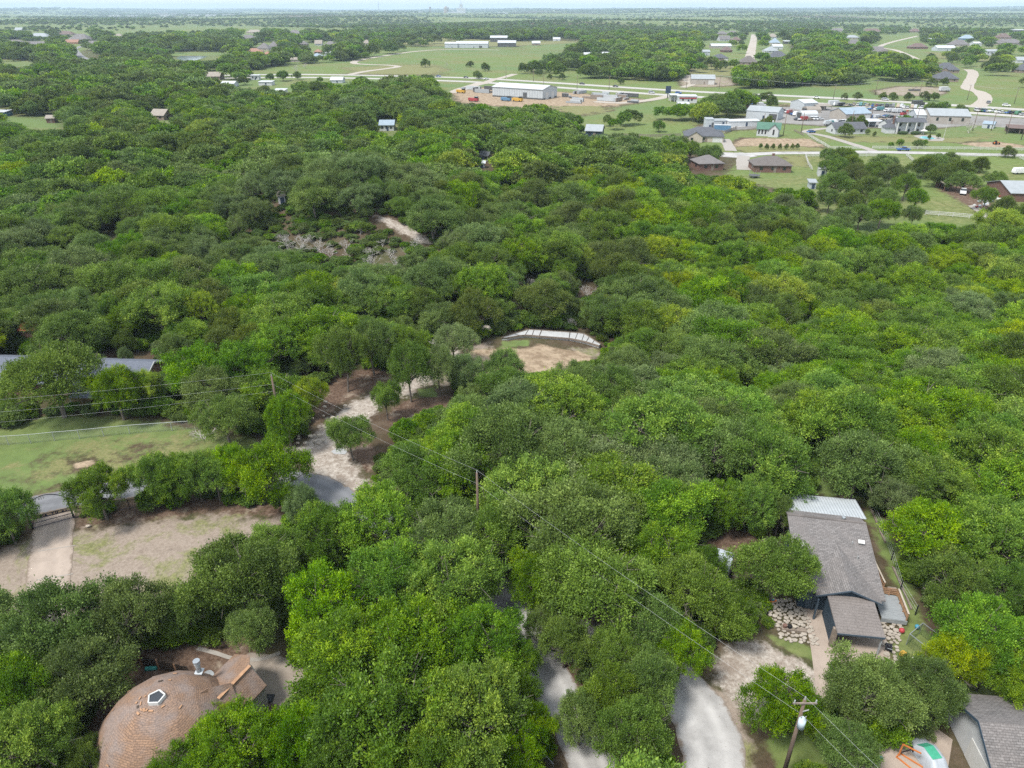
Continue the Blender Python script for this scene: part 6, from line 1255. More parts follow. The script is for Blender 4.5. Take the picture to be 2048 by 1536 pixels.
# poles along the highway
HP = [(1012, 158), (1067, 163), (1087, 178), (1154, 178), (1218, 180), (1372, 178), (1438, 178), (1666, 200), (1750, 190), (1838, 192), (1934, 200), (2028, 208), (1700, 262), (1830, 254), (1945, 262), (1982, 262), (2012, 268), (2042, 280), (1524, 268), (1602, 266), (1566, 272), (1740, 246)]
h1, h2_ = rank([x for x, y in HP[:12]]), rank([x for x, y in HP[12:]])
for k, (px, py) in enumerate(HP): p = G(px, py); pole(p.x, p.y, 9.5, (h1[k] + ' slim utility pole from the left along the highway' if k < 12 else h2_[k - 12] + ' slim utility pole from the left among the farm buildings'), k < 12, False).__setitem__('group', 'poles along the highway' if k < 12 else 'poles among the farm buildings')
hw_ = [G(px, py) for px, py in HP[5:12]]
for k, (a, b_) in enumerate(zip(hw_[:-1], hw_[1:])):
    for dx in (-.8, .8): wire((a.x + dx, a.y, 9.5), (b_.x + dx, b_.y, 9.5), 1.0, f"{'outer' if dx > 0 else 'inner'} wire of the {nth(k)} span from the left along the highway", .02)
pt = thing('radio_mast', 'thin white flagpole beside the pool', 'flagpole', G(1886, 280)); MB().tube([(0, 0, 0), (0, 0, 9)], [.09, .05], 6).part('shaft', 'white_paint', pt)
# ------------------------------------------------------------------ trees: crowns of leaf sprays over lobes, limbs reaching into them
leafmat('leaf_oak', (.12, .198, .028), (.058, .104, .016), (.215, .315, .052))
leafmat('leaf_elm', (.125, .242, .008), (.055, .12, .006), (.275, .41, .013))
leafmat('leaf_juniper', (.1, .15, .022), (.054, .088, .015), (.17, .22, .034))
leafmat('leaf_yellow', (.215, .315, .006), (.105, .17, .006), (.39, .47, .01))
leafmat('leaf_grey', (.15, .22, .058), (.085, .136, .035), (.235, .315, .092))
pm('bark', (.19, .165, .145), (.1, .085, .072), 3, .95, .4)
pm('bark_grey', (.46, .435, .41), (.3, .28, .26), 3, .95, .3)
pm('ivy_bark', (.07, .09, .035), (.05, .045, .035), 3, .95, .4)
KINDS = ['oak', 'elm', 'juniper', 'yellow', 'grey']
def nrm(a): return a/np.maximum(np.linalg.norm(a, axis=-1, keepdims=True), 1e-6)
def lobes_of(seed, style, r=5.0, Ht=8.5):
    q = np.random.default_rng(seed)
    n = {'oak': 27, 'elm': 26, 'juniper': 18}[style]
    zc = {'oak': .60, 'elm': .60, 'juniper': .50}[style]*Ht; vr = {'oak': .36, 'elm': .40, 'juniper': .46}[style]*Ht
    C, S = [], []
    out = 1 + .2*np.sin(np.arange(8)*2.4 + q.uniform(0, 6)) + q.uniform(-.1, .1, 8)
    for i in range(n):
        a = 2.399963*i + q.uniform(-.5, .5); se = -.35 + 1.32*(i + .5)/n + q.uniform(-.12, .12); se = min(max(se, -.45), .97)
        ce = math.sqrt(max(0, 1 - se*se)); k = out[int(a/(2*math.pi)*8) % 8]*q.uniform(.72, 1.2)
        if style == 'juniper': ce *= 1 - .35*max(se, 0)
        C.append((math.cos(a)*ce*r*.72*k, math.sin(a)*ce*r*.72*k, zc + se*vr*.74*q.uniform(.7, 1.2)))
        S.append(r*q.uniform(.2, .36)*(1.0 if style != 'elm' else .92))
    C.append((0, 0, zc)); S.append(r*.5)
    return np.array(C), np.array(S), zc
def crown_mesh(name, seed, style, nleaf, ll, lw, mat):
    q = np.random.default_rng(seed + 100); C, S, zc = lobes_of(seed, style); nl = len(C)
    p = S**2/np.sum(S**2); li = q.choice(nl, nleaf, p=p)
    nsub = {'oak': 26, 'elm': 22, 'juniper': 40}[style]
    sub = nrm(q.normal(size=(nl, nsub, 3)) + .75*nrm(C - np.array([0, 0, zc - 1.0]))[:, None, :] + np.array([0, 0, .35]))
    lobt = q.uniform(-.24, .24, nl); subt = q.normal(0, .16, (nl, nsub))
    si = q.integers(0, nsub, nleaf); d0 = sub[li, si]
    spray = {'oak': .22, 'elm': .20, 'juniper': .2}[style]
    out = q.uniform(.55, 1.2, nleaf) if style != 'elm' else q.uniform(.45, 1.4, nleaf)
    pos = C[li] + d0*(S[li]*out)[:, None]*np.array([1, 1, .85]) + q.normal(0, spray, (nleaf, 3))
    d = nrm(d0 + q.normal(0, .35, (nleaf, 3)))
    a = nrm(d*.9 + np.array([0, 0, .45]) + q.normal(0, .55, (nleaf, 3)))
    nn = nrm(d*.7 + np.array([0, 0, .75]) + q.normal(0, .45, (nleaf, 3)))
    s = nrm(np.cross(a, nn)); sc = np.clip(np.exp(q.normal(0, .27, nleaf)), .5, 1.5)[:, None]; l = ll*sc; w = lw*sc*q.uniform(.8, 1.2, (nleaf, 1))
    v = np.stack([pos, pos + a*l*.5 + s*w*.5 - nn*0.06*l, pos + a*l, pos + a*l*.5 - s*w*.5 - nn*.06*l], 1)
    v[..., 2] = np.maximum(v[..., 2], .25)
    tint = np.clip(.5 + lobt[li] + subt[li, si] + q.normal(0, .13, nleaf), 0, 1)
    me = bpy.data.meshes.new(name); me.vertices.add(nleaf*4); me.vertices.foreach_set('co', v.astype(np.float32).ravel())
    me.loops.add(nleaf*4); me.loops.foreach_set('vertex_index', np.arange(nleaf*4, dtype=np.int32))
    me.polygons.add(nleaf); me.polygons.foreach_set('loop_start', np.arange(0, nleaf*4, 4, dtype=np.int32)); me.update()
    at = me.attributes.new('tint', 'FLOAT', 'FACE'); at.data.foreach_set('value', tint.astype(np.float32))
    me.materials.append(M[mat]); return me
def trunk_mb(seed, style, Ht=8.5, b=None, n=6):
    q = random.Random(seed + 5); C, S, zc = lobes_of(seed, style); b = b or MB()
    fork = Vector((q.uniform(-.4, .4), q.uniform(-.4, .4), Ht*q.uniform(.26, .34)))
    b.tube([(0, 0, -.6), (0, 0, .15), (fork.x*.5, fork.y*.5, fork.z*.55), fork], [.36, .27, .22, .19], n + 1)
    top = Vector((fork.x*.6, fork.y*.6, Ht*.72)); b.tube([fork, (fork + top)/2 + Vector((q.uniform(-.4, .4), q.uniform(-.4, .4), 0)), top], [.17, .12, .05], n)
    for c, s in zip(C[:-1], S):
        c = Vector(c); st = fork.lerp(top, q.uniform(0, .55)); mid = st.lerp(c, .5) + Vector((q.uniform(-.4, .4), q.uniform(-.4, .4), q.uniform(-.5, .2)))
        b.tube([st, mid, c], [.11, .075, .035], 5)
        for k in range(3):
            e = c + Vector((q.gauss(0, 1), q.gauss(0, 1), q.gauss(.5, .7))).normalized()*s*q.uniform(.8, 1.3); b.tube([mid.lerp(c, q.uniform(.4, 1)), e], [.04, .014], 3, cap=False)
    return b
SHAPES = [('oak', 1), ('oak', 2), ('oak', 3), ('elm', 4), ('elm', 5), ('elm', 6), ('juniper', 7), ('juniper', 8), ('oak', 9), ('oak', 10), ('elm', 11)]
BY = {'oak': [0, 1, 2, 8, 9], 'elm': [3, 4, 5, 10], 'juniper': [6, 7], 'yellow': [3, 4, 0], 'grey': [1, 8, 5]}
LODS = {'near': (43000, .19, .102), 'mid': (9500, .42, .26), 'far': (2400, .82, .52)}
CROWN = {}; TRUNK = {}
for i, (st, sd) in enumerate(SHAPES): TRUNK[i] = trunk_mb(sd, st).mesh('trunk', 'bark', smooth=True)
for kd in KINDS:
    for i in BY[kd]:
        st, sd = SHAPES[i]; n, ll, lw = LODS['near']
        if st == 'juniper': n, ll, lw = 40000, .18, .1
        if st == 'elm': ll, lw = .205, .1
        key = (kd, i); CROWN[key] = crown_mesh('crown', sd*10 + 3, st, n, ll, lw, 'leaf_' + kd)
# --- bare tree
def bare_mesh(seed, mat='bark_grey', depth=5, L0=2.2, r0=.16, spread=.62):
    q = random.Random(seed); b = MB()
    def grow(p, d, L, r, k):
        e = p + d*L; m_ = p.lerp(e, .5) + Vector((q.gauss(0, .06), q.gauss(0, .06), q.gauss(0, .04)))*L
        b.tube([p, m_, e], [r, r*.85, r*.66], 4 if k < 3 else 5, cap=False)
        if k == 0: return
        for _ in range(q.choice((2, 3, 3)) if k > 1 else 2):
            nd = (d + Vector((q.gauss(0, spread), q.gauss(0, spread), q.gauss(.12, .35)))).normalized(); grow(e, nd, L*q.uniform(.62, .86), r*.62, k - 1)
    for s in range(3): grow(Vector((q.uniform(-.3, .3), q.uniform(-.3, .3), -.3)), Vector((q.gauss(0, .35), q.gauss(0, .35), 1)).normalized(), L0, r0, depth)
    return b
BARE = [bare_mesh(s).mesh('branches', 'bark_grey') for s in (1, 2, 3)]
TREES = []     # (x, y, radius) of every placed tree
def add_tree(x, y, r, Ht, kind, label, group=None, name=None, shape=None, rz=None, z=None):
    kk = {'o': 'oak', 'e': 'elm', 'j': 'juniper', 'y': 'yellow', 'g': 'grey'}.get(kind, kind)
    i = shape if shape is not None else rnd.choice(BY[kk]); nm = name or {'oak': 'oak_tree', 'elm': 'elm_tree', 'juniper': 'juniper_tree', 'yellow': 'elm_tree', 'grey': 'oak_tree'}[kk]
    t = thing(nm, label, 'tree', (x, y, H(x, y) if z is None else z), rnd.uniform(0, 6.28) if rz is None else rz, group)
    t.scale = (r/5*rnd.uniform(.84, 1.18), r/5*rnd.uniform(.84, 1.18), Ht/8.5)
    link(bpy.data.objects.new('trunk', TRUNK[i]), t); link(bpy.data.objects.new('crown', CROWN[(kk, i)]), t)
    TREES.append((x, y, r)); return t
def tree_px(cx, cy, w, kind, label, group=None, hf=1.0, **k):
    """a tree whose crown centre the photograph shows at (cx, cy) with crown width w pixels"""
    r = 5.0; z = 4.5; Ht = 8
    for _ in range(4):
        p = G(cx, cy, z); dep = px_of(p)[2]; r = w/2*dep/FPX; Ht = ((2.6 + 1.15*r) if dep < 230 else (1.6 + 1.25*r))*hf; sink = 0 if dep < 230 else Ht*.16; z = Ht*.58 - sink
    return add_tree(p.x, p.y, r*.9, Ht, kind, label, group, z=H(p.x, p.y) - sink, **k)
def bare_px(cx, cy, w, label, group=None, i=0, fl=1.0, mesh=None, name='bare_tree'):
    p = G(cx, cy, 1.0); s = w*px_of(p)[2]/FPX/9.0
    t = thing(name, label, 'tree', (p.x, p.y, H(p.x, p.y)), rnd.uniform(0, 6), group); t.scale = (s, s, s*fl)
    link(bpy.data.objects.new('branches', mesh or BARE[i % 3]), t); TREES.append((p.x, p.y, 2)); return t
T = [
 # left edge, gate and lane
 (8, 1032, 130, 'e', 'bright green elm at the left edge beside the iron gate'),
 (196, 985, 128, 'e', 'sparse elm just right of the gate arch, asphalt showing through it'),
 (308, 958, 118, 'e', 'bright elm of the lane hedge, second right of the gate'),
 (392, 950, 118, 'e', 'bright elm in the middle of the lane hedge'),
 (462, 938, 112, 'e', 'tall bright elm in the lane hedge left of the broadest one'),
 (545, 948, 165, 'e', 'broadest bright elm closing the lane hedge where the asphalt bends'),
 (604, 1010, 84, 'g', 'small grey-green tree on the dirt yard below the lane hedge'),
 (572, 838, 96, 'e', 'slim bright elm on a thin trunk at the edge of the gravel lot'),
 (616, 792, 84, 'y', 'yellow-green elm right of the upper utility pole'),
 (104, 758, 205, 'o', 'huge round oak hiding the middle of the dark-roofed house'),
 (232, 785, 130, 'e', 'mid-green elm right of the huge round oak on the lawn'),
 (290, 775, 80, 'y', 'yellowish elm below the right end of the dark roof'),
 (400, 745, 130, 'e', 'rounded elm left of the upper utility pole'),
 (480, 735, 140, 'e', 'tall elm behind the upper utility pole'),
 (450, 838, 120, 'o', 'low oak over the heap of pale dead branches'),
 (355, 760, 80, 'g', 'brownish thin tree between the dark roof and the elms'),
 (700, 872, 86, 'o', 'small leaning oak beside the puddle on the gravel lot'),
 (772, 798, 58, 'o', 'slim young oak at the bend of the gravel track'),
 (688, 712, 116, 'o', 'tall oak with bare trunk on brown litter left of the track'),
 (742, 690, 92, 'o', 'tall narrow oak behind the brown litter clearing'),
 (806, 690, 104, 'o', 'oak on the far side of the track, left of the pad'),
 (818, 740, 98, 'o', 'oak with a long bare trunk standing on the track edge'),
 (878, 738, 86, 'g', 'thin oak right of the one with the long bare trunk'),
 (908, 686, 92, 'g', 'rounded grey-green oak just left of the building pad'),
 (950, 622, 110, 'j', 'olive juniper with brown skirts behind the pale boulder'),
 (1085, 596, 110, 'j', 'juniper directly behind the concrete pad'),
 (1275, 648, 120, 'j', 'big olive juniper right of the concrete pad'),
 (1010, 735, 90, 'o', 'oak in front of the tan soil, left half'),
 (1150, 765, 110, 'o', 'oak whose top covers the lower right of the tan soil'),
 (1250, 735, 110, 'o', 'oak at the right tip of the building pad'),
 (930, 745, 80, 'g', 'pale oak between the track and the tan soil'),
 # around the domed house
 (108, 1255, 230, 'o', 'wide oak at the left edge above the domed house'),
 (262, 1235, 190, 'o', 'oak between the concrete drive and the picket fence'),
 (372, 1225, 120, 'o', 'oak above the dark picket fence'),
 (470, 1160, 220, 'o', 'large oak on the dirt yard right of the gate drive'),
 (505, 1255, 110, 'o', 'small oak standing over the curved garden path'),
 (560, 1105, 130, 'o', 'oak at the right end of the dirt yard'),
 (40, 1395, 200, 'e', 'bright oak at the left edge beside the dome'),
 (165, 1362, 190, 'o', 'oak pressing against the left side of the dome'),
 (60, 1495, 200, 'e', 'bright elm in the lower left corner'),
 (175, 1520, 90, 'o', 'small oak in shade at the foot of the dome'),
 (462, 1506, 215, 'e', 'bright elm in front of the dome, lower edge of the picture'),
 (352, 1548, 120, 'e', 'low elm covering the front of the dome'),
 (440, 1452, 90, 'y', 'yellow-green top in front of the dome dormer'),
 (600, 1490, 190, 'e', 'elm right of the dome at the bottom of the picture'),
 # central canopy, lower
 (652, 1212, 190, 'e', 'elm over the left edge of the central canopy by the forecourt'),
 (770, 1165, 200, 'e', 'broad bright elm in the upper part of the central canopy'),
 (905, 1165, 210, 'e', 'bright elm in the central canopy left of the lane'),
 (690, 1310, 210, 'e', 'dense elm right of the dome forecourt'),
 (830, 1290, 220, 'e', 'broad elm in the heart of the central canopy'),
 (965, 1290, 200, 'e', 'elm leaning over the left side of the lane'),
 (770, 1430, 270, 'e', 'very broad bright elm low in the centre left of the picture'),
 (945, 1440, 250, 'e', 'broad bright elm left of the lane at the bottom'),
 (690, 1520, 190, 'e', 'elm at the bottom edge left of centre'),
 (865, 1540, 220, 'e', 'elm cut by the bottom edge left of the lane'),
 (1040, 1500, 130, 'e', 'elm at the bottom edge touching the lane'),
 (650, 1070, 150, 'e', 'elm where the asphalt dives under the canopy'),
 (755, 1050, 180, 'e', 'elm below the asphalt bend with bright tips'),
 (880, 1070, 170, 'o', 'dull green oak left of the middle utility pole'),
 (980, 1080, 150, 'o', 'dull oak below the middle utility pole'),
 (1075, 1165, 140, 'e', 'elm left of the big oak over the lane'),
 # island and loop road
 (1190, 1170, 240, 'o', 'big spreading oak over the lane, left of the white trailer'),
 (1130, 1285, 120, 'o', 'oak bough mass hanging over the lane'),
 (1290, 1250, 150, 'o', 'oak at the top of the loop island'),
 (1215, 1400, 150, 'o', 'oak in the middle of the loop island'),
 (1300, 1370, 150, 'o', 'oak on the right side of the loop island'),
 (1160, 1440, 120, 'g', 'grey-green oak leaning out over the lane'),
 (1262, 1478, 160, 'o', 'oak at the lower end of the loop island'),
 (1365, 1305, 110, 'e', 'elm between the loop island and the gravel parking'),
 (1300, 1445, 70, 'g', 'thin grey oak hanging over the loop road'),
 (1390, 1185, 180, 'o', 'oak below the white trailer left of the grey house'),
 (1320, 1110, 160, 'e', 'elm above the white trailer'),
 (1450, 1230, 120, 'o', 'oak beside the flagstones'),
 (1562, 1410, 150, 'e', 'round bright bush tree behind the transformer pole'),
 (1092, 1262, 100, 'o', 'oak crown closing over the head of the lane'), (1238, 1305, 120, 'o', 'oak hiding the top of the loop road'), (1045, 1330, 90, 'e', 'small elm over the lane between its head and bend'), (1022, 1395, 130, 'e', 'elm pushing into the lane from the left'), (1070, 1452, 90, 'e', 'small elm at the left verge of the lane'),
 (350, 962, 104, 'e', 'bright elm filling the lane hedge between second and middle elm'), (430, 955, 100, 'e', 'low bright elm filling the lane hedge right of its middle'), (500, 955, 104, 'e', 'low bright elm left of the broadest hedge elm'), (1410, 1135, 90, 'o', 'oak hanging over the white trailer'),
 # right house
 (1552, 1142, 160, 'o', 'oak with a dark trunk in front of the grey house'),
 (1560, 1030, 84, 'o', 'oak at the left corner of the metal porch roof'),
 (1505, 1010, 120, 'e', 'elm left of the metal porch roof'),
 (1450, 1010, 110, 'e', 'bright elm above the brown clearing'),
 (1735, 1390, 190, 'o', 'large sparse oak over the concrete drive'),
 (1858, 1388, 140, 'o', 'oak between the two shingle-roofed houses'),
 (1682, 1496, 130, 'o', 'oak right of the transformer pole at the bottom'),
 (1960, 1275, 200, 'e', 'bright elm at the right edge above the lower house'),
 (1905, 1330, 130, 'y', 'yellow-green elm beside the play pen'),
 (2040, 1370, 130, 'e', 'elm cut by the right edge beside the ivy trunk'),
 (1870, 1075, 170, 'e', 'bright elm right of the wooden railing'),
 (1980, 1080, 190, 'e', 'bright elm at the right edge beside the grey house'),
 (1900, 1165, 140, 'e', 'elm standing below the deck railing'),
 (2010, 1180, 130, 'e', 'elm at the right edge below its bigger neighbour'),
 (1790, 1000, 90, 'g', 'small grey-green tree behind the metal porch roof'),
 (1720, 930, 170, 'o', 'dark oak behind the lawn of the grey house'),
 (1540, 930, 190, 'e', 'tall leafy elm above the metal porch roof'),
 (1440, 905, 170, 'o', 'dark rounded oak in the ridge woods above the brown clearing'),
]
T.append((252, 716, 34, 'g', 'rounded pale grey shrub above the right end of the slate-blue roof'))
TALL = {(688, 712): 1.4, (742, 690): 1.4, (818, 740): 1.4, (772, 798): 1.25, (572, 838): 1.3, (878, 738): 1.3, (700, 872): 1.15}
for cx, cy, w, kd, lb in T: tree_px(cx, cy, w, kd, lb, hf=TALL.get((cx, cy), 1.0))
t = tree_px(1975, 1330, 120, 'e', 'elm with an ivy-wrapped trunk above the lower right roof')
# farm trees
FARM = [
 (1668, 335, 62, 'o'), (1700, 330, 60, 'j'), (1672, 372, 70, 'o'), (1710, 352, 66, 'j'), (1745, 345, 60, 'o'), (1735, 380, 76, 'j'), (1770, 330, 54, 'g'), (1790, 352, 70, 'j'),
 (1812, 372, 60, 'o'), (1850, 335, 66, 'j'), (1880, 352, 70, 'j'), (1920, 340, 60, 'j'), (1868, 325, 52, 'g'), (1765, 400, 62, 'o'), (1700, 405, 66, 'j'), (1660, 400, 50, 'g'),
 (1832, 398, 48, 'e'), (1764, 425, 64, 'e'), (1826, 432, 46, 'o'), (1690, 440, 60, 'g'), (1722, 432, 56, 'o'), (1990, 360, 46, 'o'), (1930, 365, 58, 'o'), (2000, 450, 86, 'y'),
 (1972, 395, 50, 'o'), (2010, 415, 60, 'j'), (2040, 430, 60, 'j'), (1640, 470, 70, 'g'), (1570, 420, 80, 'g'), (1600, 440, 70, 'g'), (2018, 304, 30, 'j'), (1655, 312, 40, 'o'), (1690, 312, 46, 'o'),
 (1900, 322, 44, 'g'), (1962, 330, 44, 'j'),
]
fk = rank([q[0] for q in FARM])
for k, (cx, cy, w, kd) in enumerate(FARM):
    tree_px(cx, cy, w, kd, {'o': 'dark oak', 'j': 'dense dark juniper', 'g': 'grey-green oak', 'e': 'lighter oak', 'y': 'yellow-green elm'}[kd] + ', ' + fk[k] + ' tree from the left in and around the pasture grove', 'trees of the pasture grove')
YARD_T = [
 (1160, 260, 24, 'e', 'small round tree left of the metal-roofed cottage'), (1318, 253, 30, 'e', 'bright pointed tree on the lawn behind the slate-roofed house'),
 (1536, 244, 32, 'j', 'dark tree behind the white chapel'), (1544, 204, 30, 'j', 'dark tree right of the highway verge behind the grey shop'), (1472, 188, 26, 'j', 'dark tree by the filling station woods'),
 (1702, 243, 26, 'j', 'round clipped shrub in front of the blue-grey shop'), (1721, 242, 28, 'j', 'round clipped shrub right of the other at the blue-grey shop'),
 (1860, 215, 24, 'o', 'tree behind the wide metal shop, left'), (1884, 214, 30, 'o', 'tree behind the wide metal shop, middle'), (1922, 222, 34, 'j', 'dark tree at the right end of the wide metal shop'),
 (1812, 245, 36, 'e', 'leafy tree behind the columned white house'), (1692, 262, 36, 'o', 'reddish tree in front of the long white house'), (1862, 258, 20, 'g', 'small reddish tree right of the columned house'),
 (1800, 286, 16, 'e', 'shrub below the columned house, left'), (1836, 288, 20, 'g', 'shrub below the columned house, middle'), (1850, 286, 12, 'e', 'slim shrub below the columned house, right'), (1782, 290, 10, 'e', 'smallest shrub below the columned house'),
 (1735, 264, 10, 'g', 'small tree beside the long white house'), (1749, 268, 9, 'j', 'thin dark conifer beside the long white house'),
 (1859, 274, 9, 'j', 'dark clipped shrub at the pool'), (1877, 272, 10, 'o', 'brown clipped shrub at the pool'),
 (1420, 310, 56, 'o', 'oak below the slate-roofed house'), (1380, 302, 50, 'o', 'oak left of the slate-roofed house'), (1350, 320, 60, 'o', 'oak at the edge of the woods left of the brick cottage'),
 (850, 126, 24, 'j', 'round dark tree alone in the pasture, left'), (941, 128, 16, 'j', 'small round tree alone in the pasture, middle'), (971, 134, 24, 'j', 'round dark tree alone in the pasture, right'),
 (955, 150, 22, 'j', 'dark tree at the highway verge above the yard gate'), (1100, 153, 12, 'j', 'small clipped tree by the highway, left'), (1124, 153, 18, 'j', 'clipped tree by the highway, right'), (1242, 162, 16, 'j', 'square dark tree by the highway'),
 (1690, 193, 16, 'j', 'dark tree of the lot hedge, first from the left'), (1716, 193, 20, 'g', 'grey tree of the lot hedge, second'), (1766, 192, 18, 'j', 'dark tree of the lot hedge, third'), (1786, 193, 20, 'j', 'dark tree of the lot hedge, fourth'), (1818, 193, 20, 'j', 'dark tree of the lot hedge, fifth'), (1852, 192, 24, 'j', 'dark tree of the lot hedge, sixth'), (1870, 194, 22, 'o', 'tree of the lot hedge, last'),
 (1863, 165, 24, 'j', 'dark round tree left in front of the two slate roofs'), (1889, 163, 20, 'j', 'dark round tree right in front of the two slate roofs'),
 (1990, 128, 44, 'j', 'large dark oak on the pasture slope right of the curved street'), (1906, 116, 30, 'j', 'dark oak left of the long grey barn'),
 (540, 155, 20, 'o', 'tree by the white trailer near the highway'), (565, 152, 30, 'o', 'trees over the highway bend, left one'), (595, 152, 22, 'o', 'tree over the highway bend, right one'), (640, 160, 14, 'o', 'small tree on the dirt plot by the highway'),
 (880, 195, 50, 'o', 'tall oak at the left end of the warehouse yard'), (830, 180, 60, 'o', 'oak left of the warehouse yard'),
]
for cx, cy, w, kd, lb in YARD_T: tree_px(cx, cy, w, kd, lb)
for k, x in enumerate((1521, 1534, 1547, 1560, 1573, 1585, 1595)):
    tree_px(x, 293, 9, 'o' if k in (0, 6) else 'j', f'{nth(k)} round shrub from the left in the row below the chapel', 'shrubs in the row below the chapel', name='shrub')
for k, (x, y, w) in enumerate(((575, 480, 44), (603, 484, 50), (640, 488, 44), (745, 525, 52), (790, 520, 46), (690, 480, 34), (835, 480, 40), (1060, 555, 30), (1172, 575, 40), (1140, 635, 32), (1590, 660, 34), (720, 545, 36))):
    bare_px(x, y + 14, w, f'pale leafless tree, {nth(k if k < 4 else k - 4)} ' + ('on the slope left of the bare rock' if k < 4 else 'of those scattered in the woods'), 'dead trees of the slope' if k < 4 else 'dead trees in the woods', k)
for k, (x, y, w) in enumerate(((620, 470, 30), (660, 500, 40), (700, 505, 36), (765, 480, 30), (780, 500, 34), (810, 495, 28), (720, 455, 26), (740, 500, 40), (560, 470, 30), (680, 535, 34))): bare_px(x, y + 6, w, f'low grey bare shrub, {nth(k)} of the scrub on the hill slope', 'bare scrub on the hill slope', k + 1, .7, None, 'bare_shrub')
bare_px(612, 127+8, 14, 'leafless tree in the far pasture', None, 1); bare_px(1938, 262, 34, 'half bare leaning tree on the lawn right of the pool', None, 2)
bare_px(893, 132, 12, 'small leafless tree between the round pasture trees', None, 0); bare_px(592, 140, 16, 'grey leafless tree by the far highway bend', None, 2)
brush = bare_mesh(9, depth=4, L0=1.6, r0=.1, spread=.9).mesh('branches', 'bark_grey')
bare_px(405, 868, 90, 'heap of pale dead branches on the lawn', None, 0, .55, brush, 'dead_brush')
bare_px(868, 690, 34, 'small grey leafless bush left of the rounded oak', None, 1, .9, None, 'dead_brush')
# ------------------------------------------------------------------ the woods: everything between the named trees
def road_near(x, y):
    d = np.full(x.shape, 1e9)
    for pts, hw in ROADS:
        P = np.array(pts)
        if len(P) > 60: P = P[::2]
        for a, b_ in zip(P[:-1], P[1:]):
            v = b_ - a; L2 = v@v + 1e-9
            t = np.clip(((x - a[0])*v[0] + (y - a[1])*v[1])/L2, 0, 1)
            d = np.minimum(d, np.hypot(x - a[0] - t*v[0], y - a[1] - t*v[1]) - hw)
    return d
def project(x, y, z):
    z = z - CAMH; dep = y*cp - z*sp
    return 1024 + FPX*x/dep, 768 - FPX*(y*sp + z*cp)/dep, dep
def covers_keep(x, y, r, Ht):
    g = height(x, y); bad = np.zeros(x.shape, bool)
    for ox, fz in ((0, 0), (0, .3), (0, .6), (0, .92), (.75, .6), (-.75, .6), (.5, .85), (-.5, .85), (.6, .35), (-.6, .35)):
        u, v, _ = project(x + ox*r, y, g + fz*Ht)
        for poly in KEEP: bad |= in_poly(u, v, poly)
    return bad
def nz(x, y, s, ph): return np.sin(x*s + ph)*np.sin(y*s*1.13 + ph*1.7) + .6*np.sin(x*s*2.3 + y*s*1.1 + ph*2.1) + .4*np.sin(-x*s*1.7 + y*s*3.1 + ph)
# candidate grid, jittered; spacing grows with distance
cand = []
def gridpts(y0, y1, step):
    ys = np.arange(y0, y1, step*.87)
    for j, yy in enumerate(ys):
        hw = (yy*cp + CAMH*sp)*.74 + 14
        xs = np.arange(-hw, hw, step) + (j % 2)*step/2
        cand.append(np.stack([xs + rng.uniform(-.38, .38, xs.size)*step, np.full(xs.size, yy) + rng.uniform(-.38, .38, xs.size)*step, np.full(xs.size, step)], 1))
gridpts(26, 190, 6.0); gridpts(190, 420, 6.8); gridpts(420, 900, 8.2); gridpts(900, 1700, 11.5)
cand = np.concatenate(cand); X, Y, ST = cand.T
n = len(X)
r = ST*(.5 + .62*rng.beta(1.6, 1.6, n)); small = rng.random(n) < .22; r = np.where(small, r*.62, r)
Ht = (2.6 + .95*r)*rng.uniform(.82, 1.22, n)
dist = np.hypot(X, Y)
# open country thins out with distance
open_ = np.zeros(n)
for k, soft, poly in COVER:
    if k in (0, 1, 2, 4, 5):
        wp = [tuple(G(*p)[:2]) for p in poly]; sdist = poly_sd(X, Y, wp); open_ = np.maximum(open_, (sdist > -r*.6).astype(float))
dens = np.ones(n)
dens = np.where(dist > 520, np.clip(.78 + .55*nz(X, Y, .011, .7), 0, 1), dens)
dens = np.where(dist > 900, np.clip(.42 + .5*nz(X, Y, .006, 2.1) + .25*sstep(-100, -500, X)*sstep(1300, 950, dist), .05, 1), dens)
dens = np.where(open_ > 0, np.where(dist > 560, .085, np.where(dist > 330, .02, 0.0)), dens)
ok = rng.random(n) < dens
X, Y, r, Ht, dist, small = X[ok], Y[ok], r[ok], Ht[ok], dist[ok], small[ok]
def keepmask(mask):
    global X, Y, r, Ht, dist, small
    X, Y, r, Ht, dist, small = X[mask], Y[mask], r[mask], Ht[mask], dist[mask], small[mask]
keepmask(~covers_keep(X, Y, r, Ht))
near = dist < 900
rd = np.full(X.shape, 99.0); rd[near] = road_near(X[near], Y[near]); keepmask(rd > .6)
bad = np.zeros(X.shape, bool)
for fx, fy, fr in FOOT: bad |= np.hypot(X - fx, Y - fy) < fr + r*.55
for tx, ty, tr in TREES: bad |= np.hypot(X - tx, Y - ty) < .62*(tr + r)
keepmask(~bad)
# kind of tree by place
k1 = nz(X, Y, .03, .3) + rng.normal(0, .75, X.size); k2 = nz(X, Y, .021, 4.0) + rng.normal(0, .8, X.size)
rightside = sstep(-40, 60, X - .12*Y)
u = rng.random(X.size)
kind = np.full(X.size, 0)
kind[k1 > .35] = 1
kind[(k2 > 1.05)] = 2
kind[(k2 < -1.0) & (u < .75)] = 4
kind[(rightside > .5) & (kind == 2) & (rng.random(X.size) < .7)] = 1
kind[(u < .05 + .24*rightside) & (k1 > -.4)] = 3
kind[(rightside > .5) & (kind == 0) & (rng.random(X.size) < .45)] = 1
kind[(rightside > .6) & (kind == 0) & (u > .62)] = 1
kind[(dist > 480) & (rng.random(X.size) < .3)] = 2
hill = np.exp(-(((X + 42)/40)**2 + ((Y - 180)/40)**2))
kind[(hill > .4) & (rng.random(X.size) < .3)] = 2; kind[(hill > .4) & (rng.random(X.size) < .4)] = 4
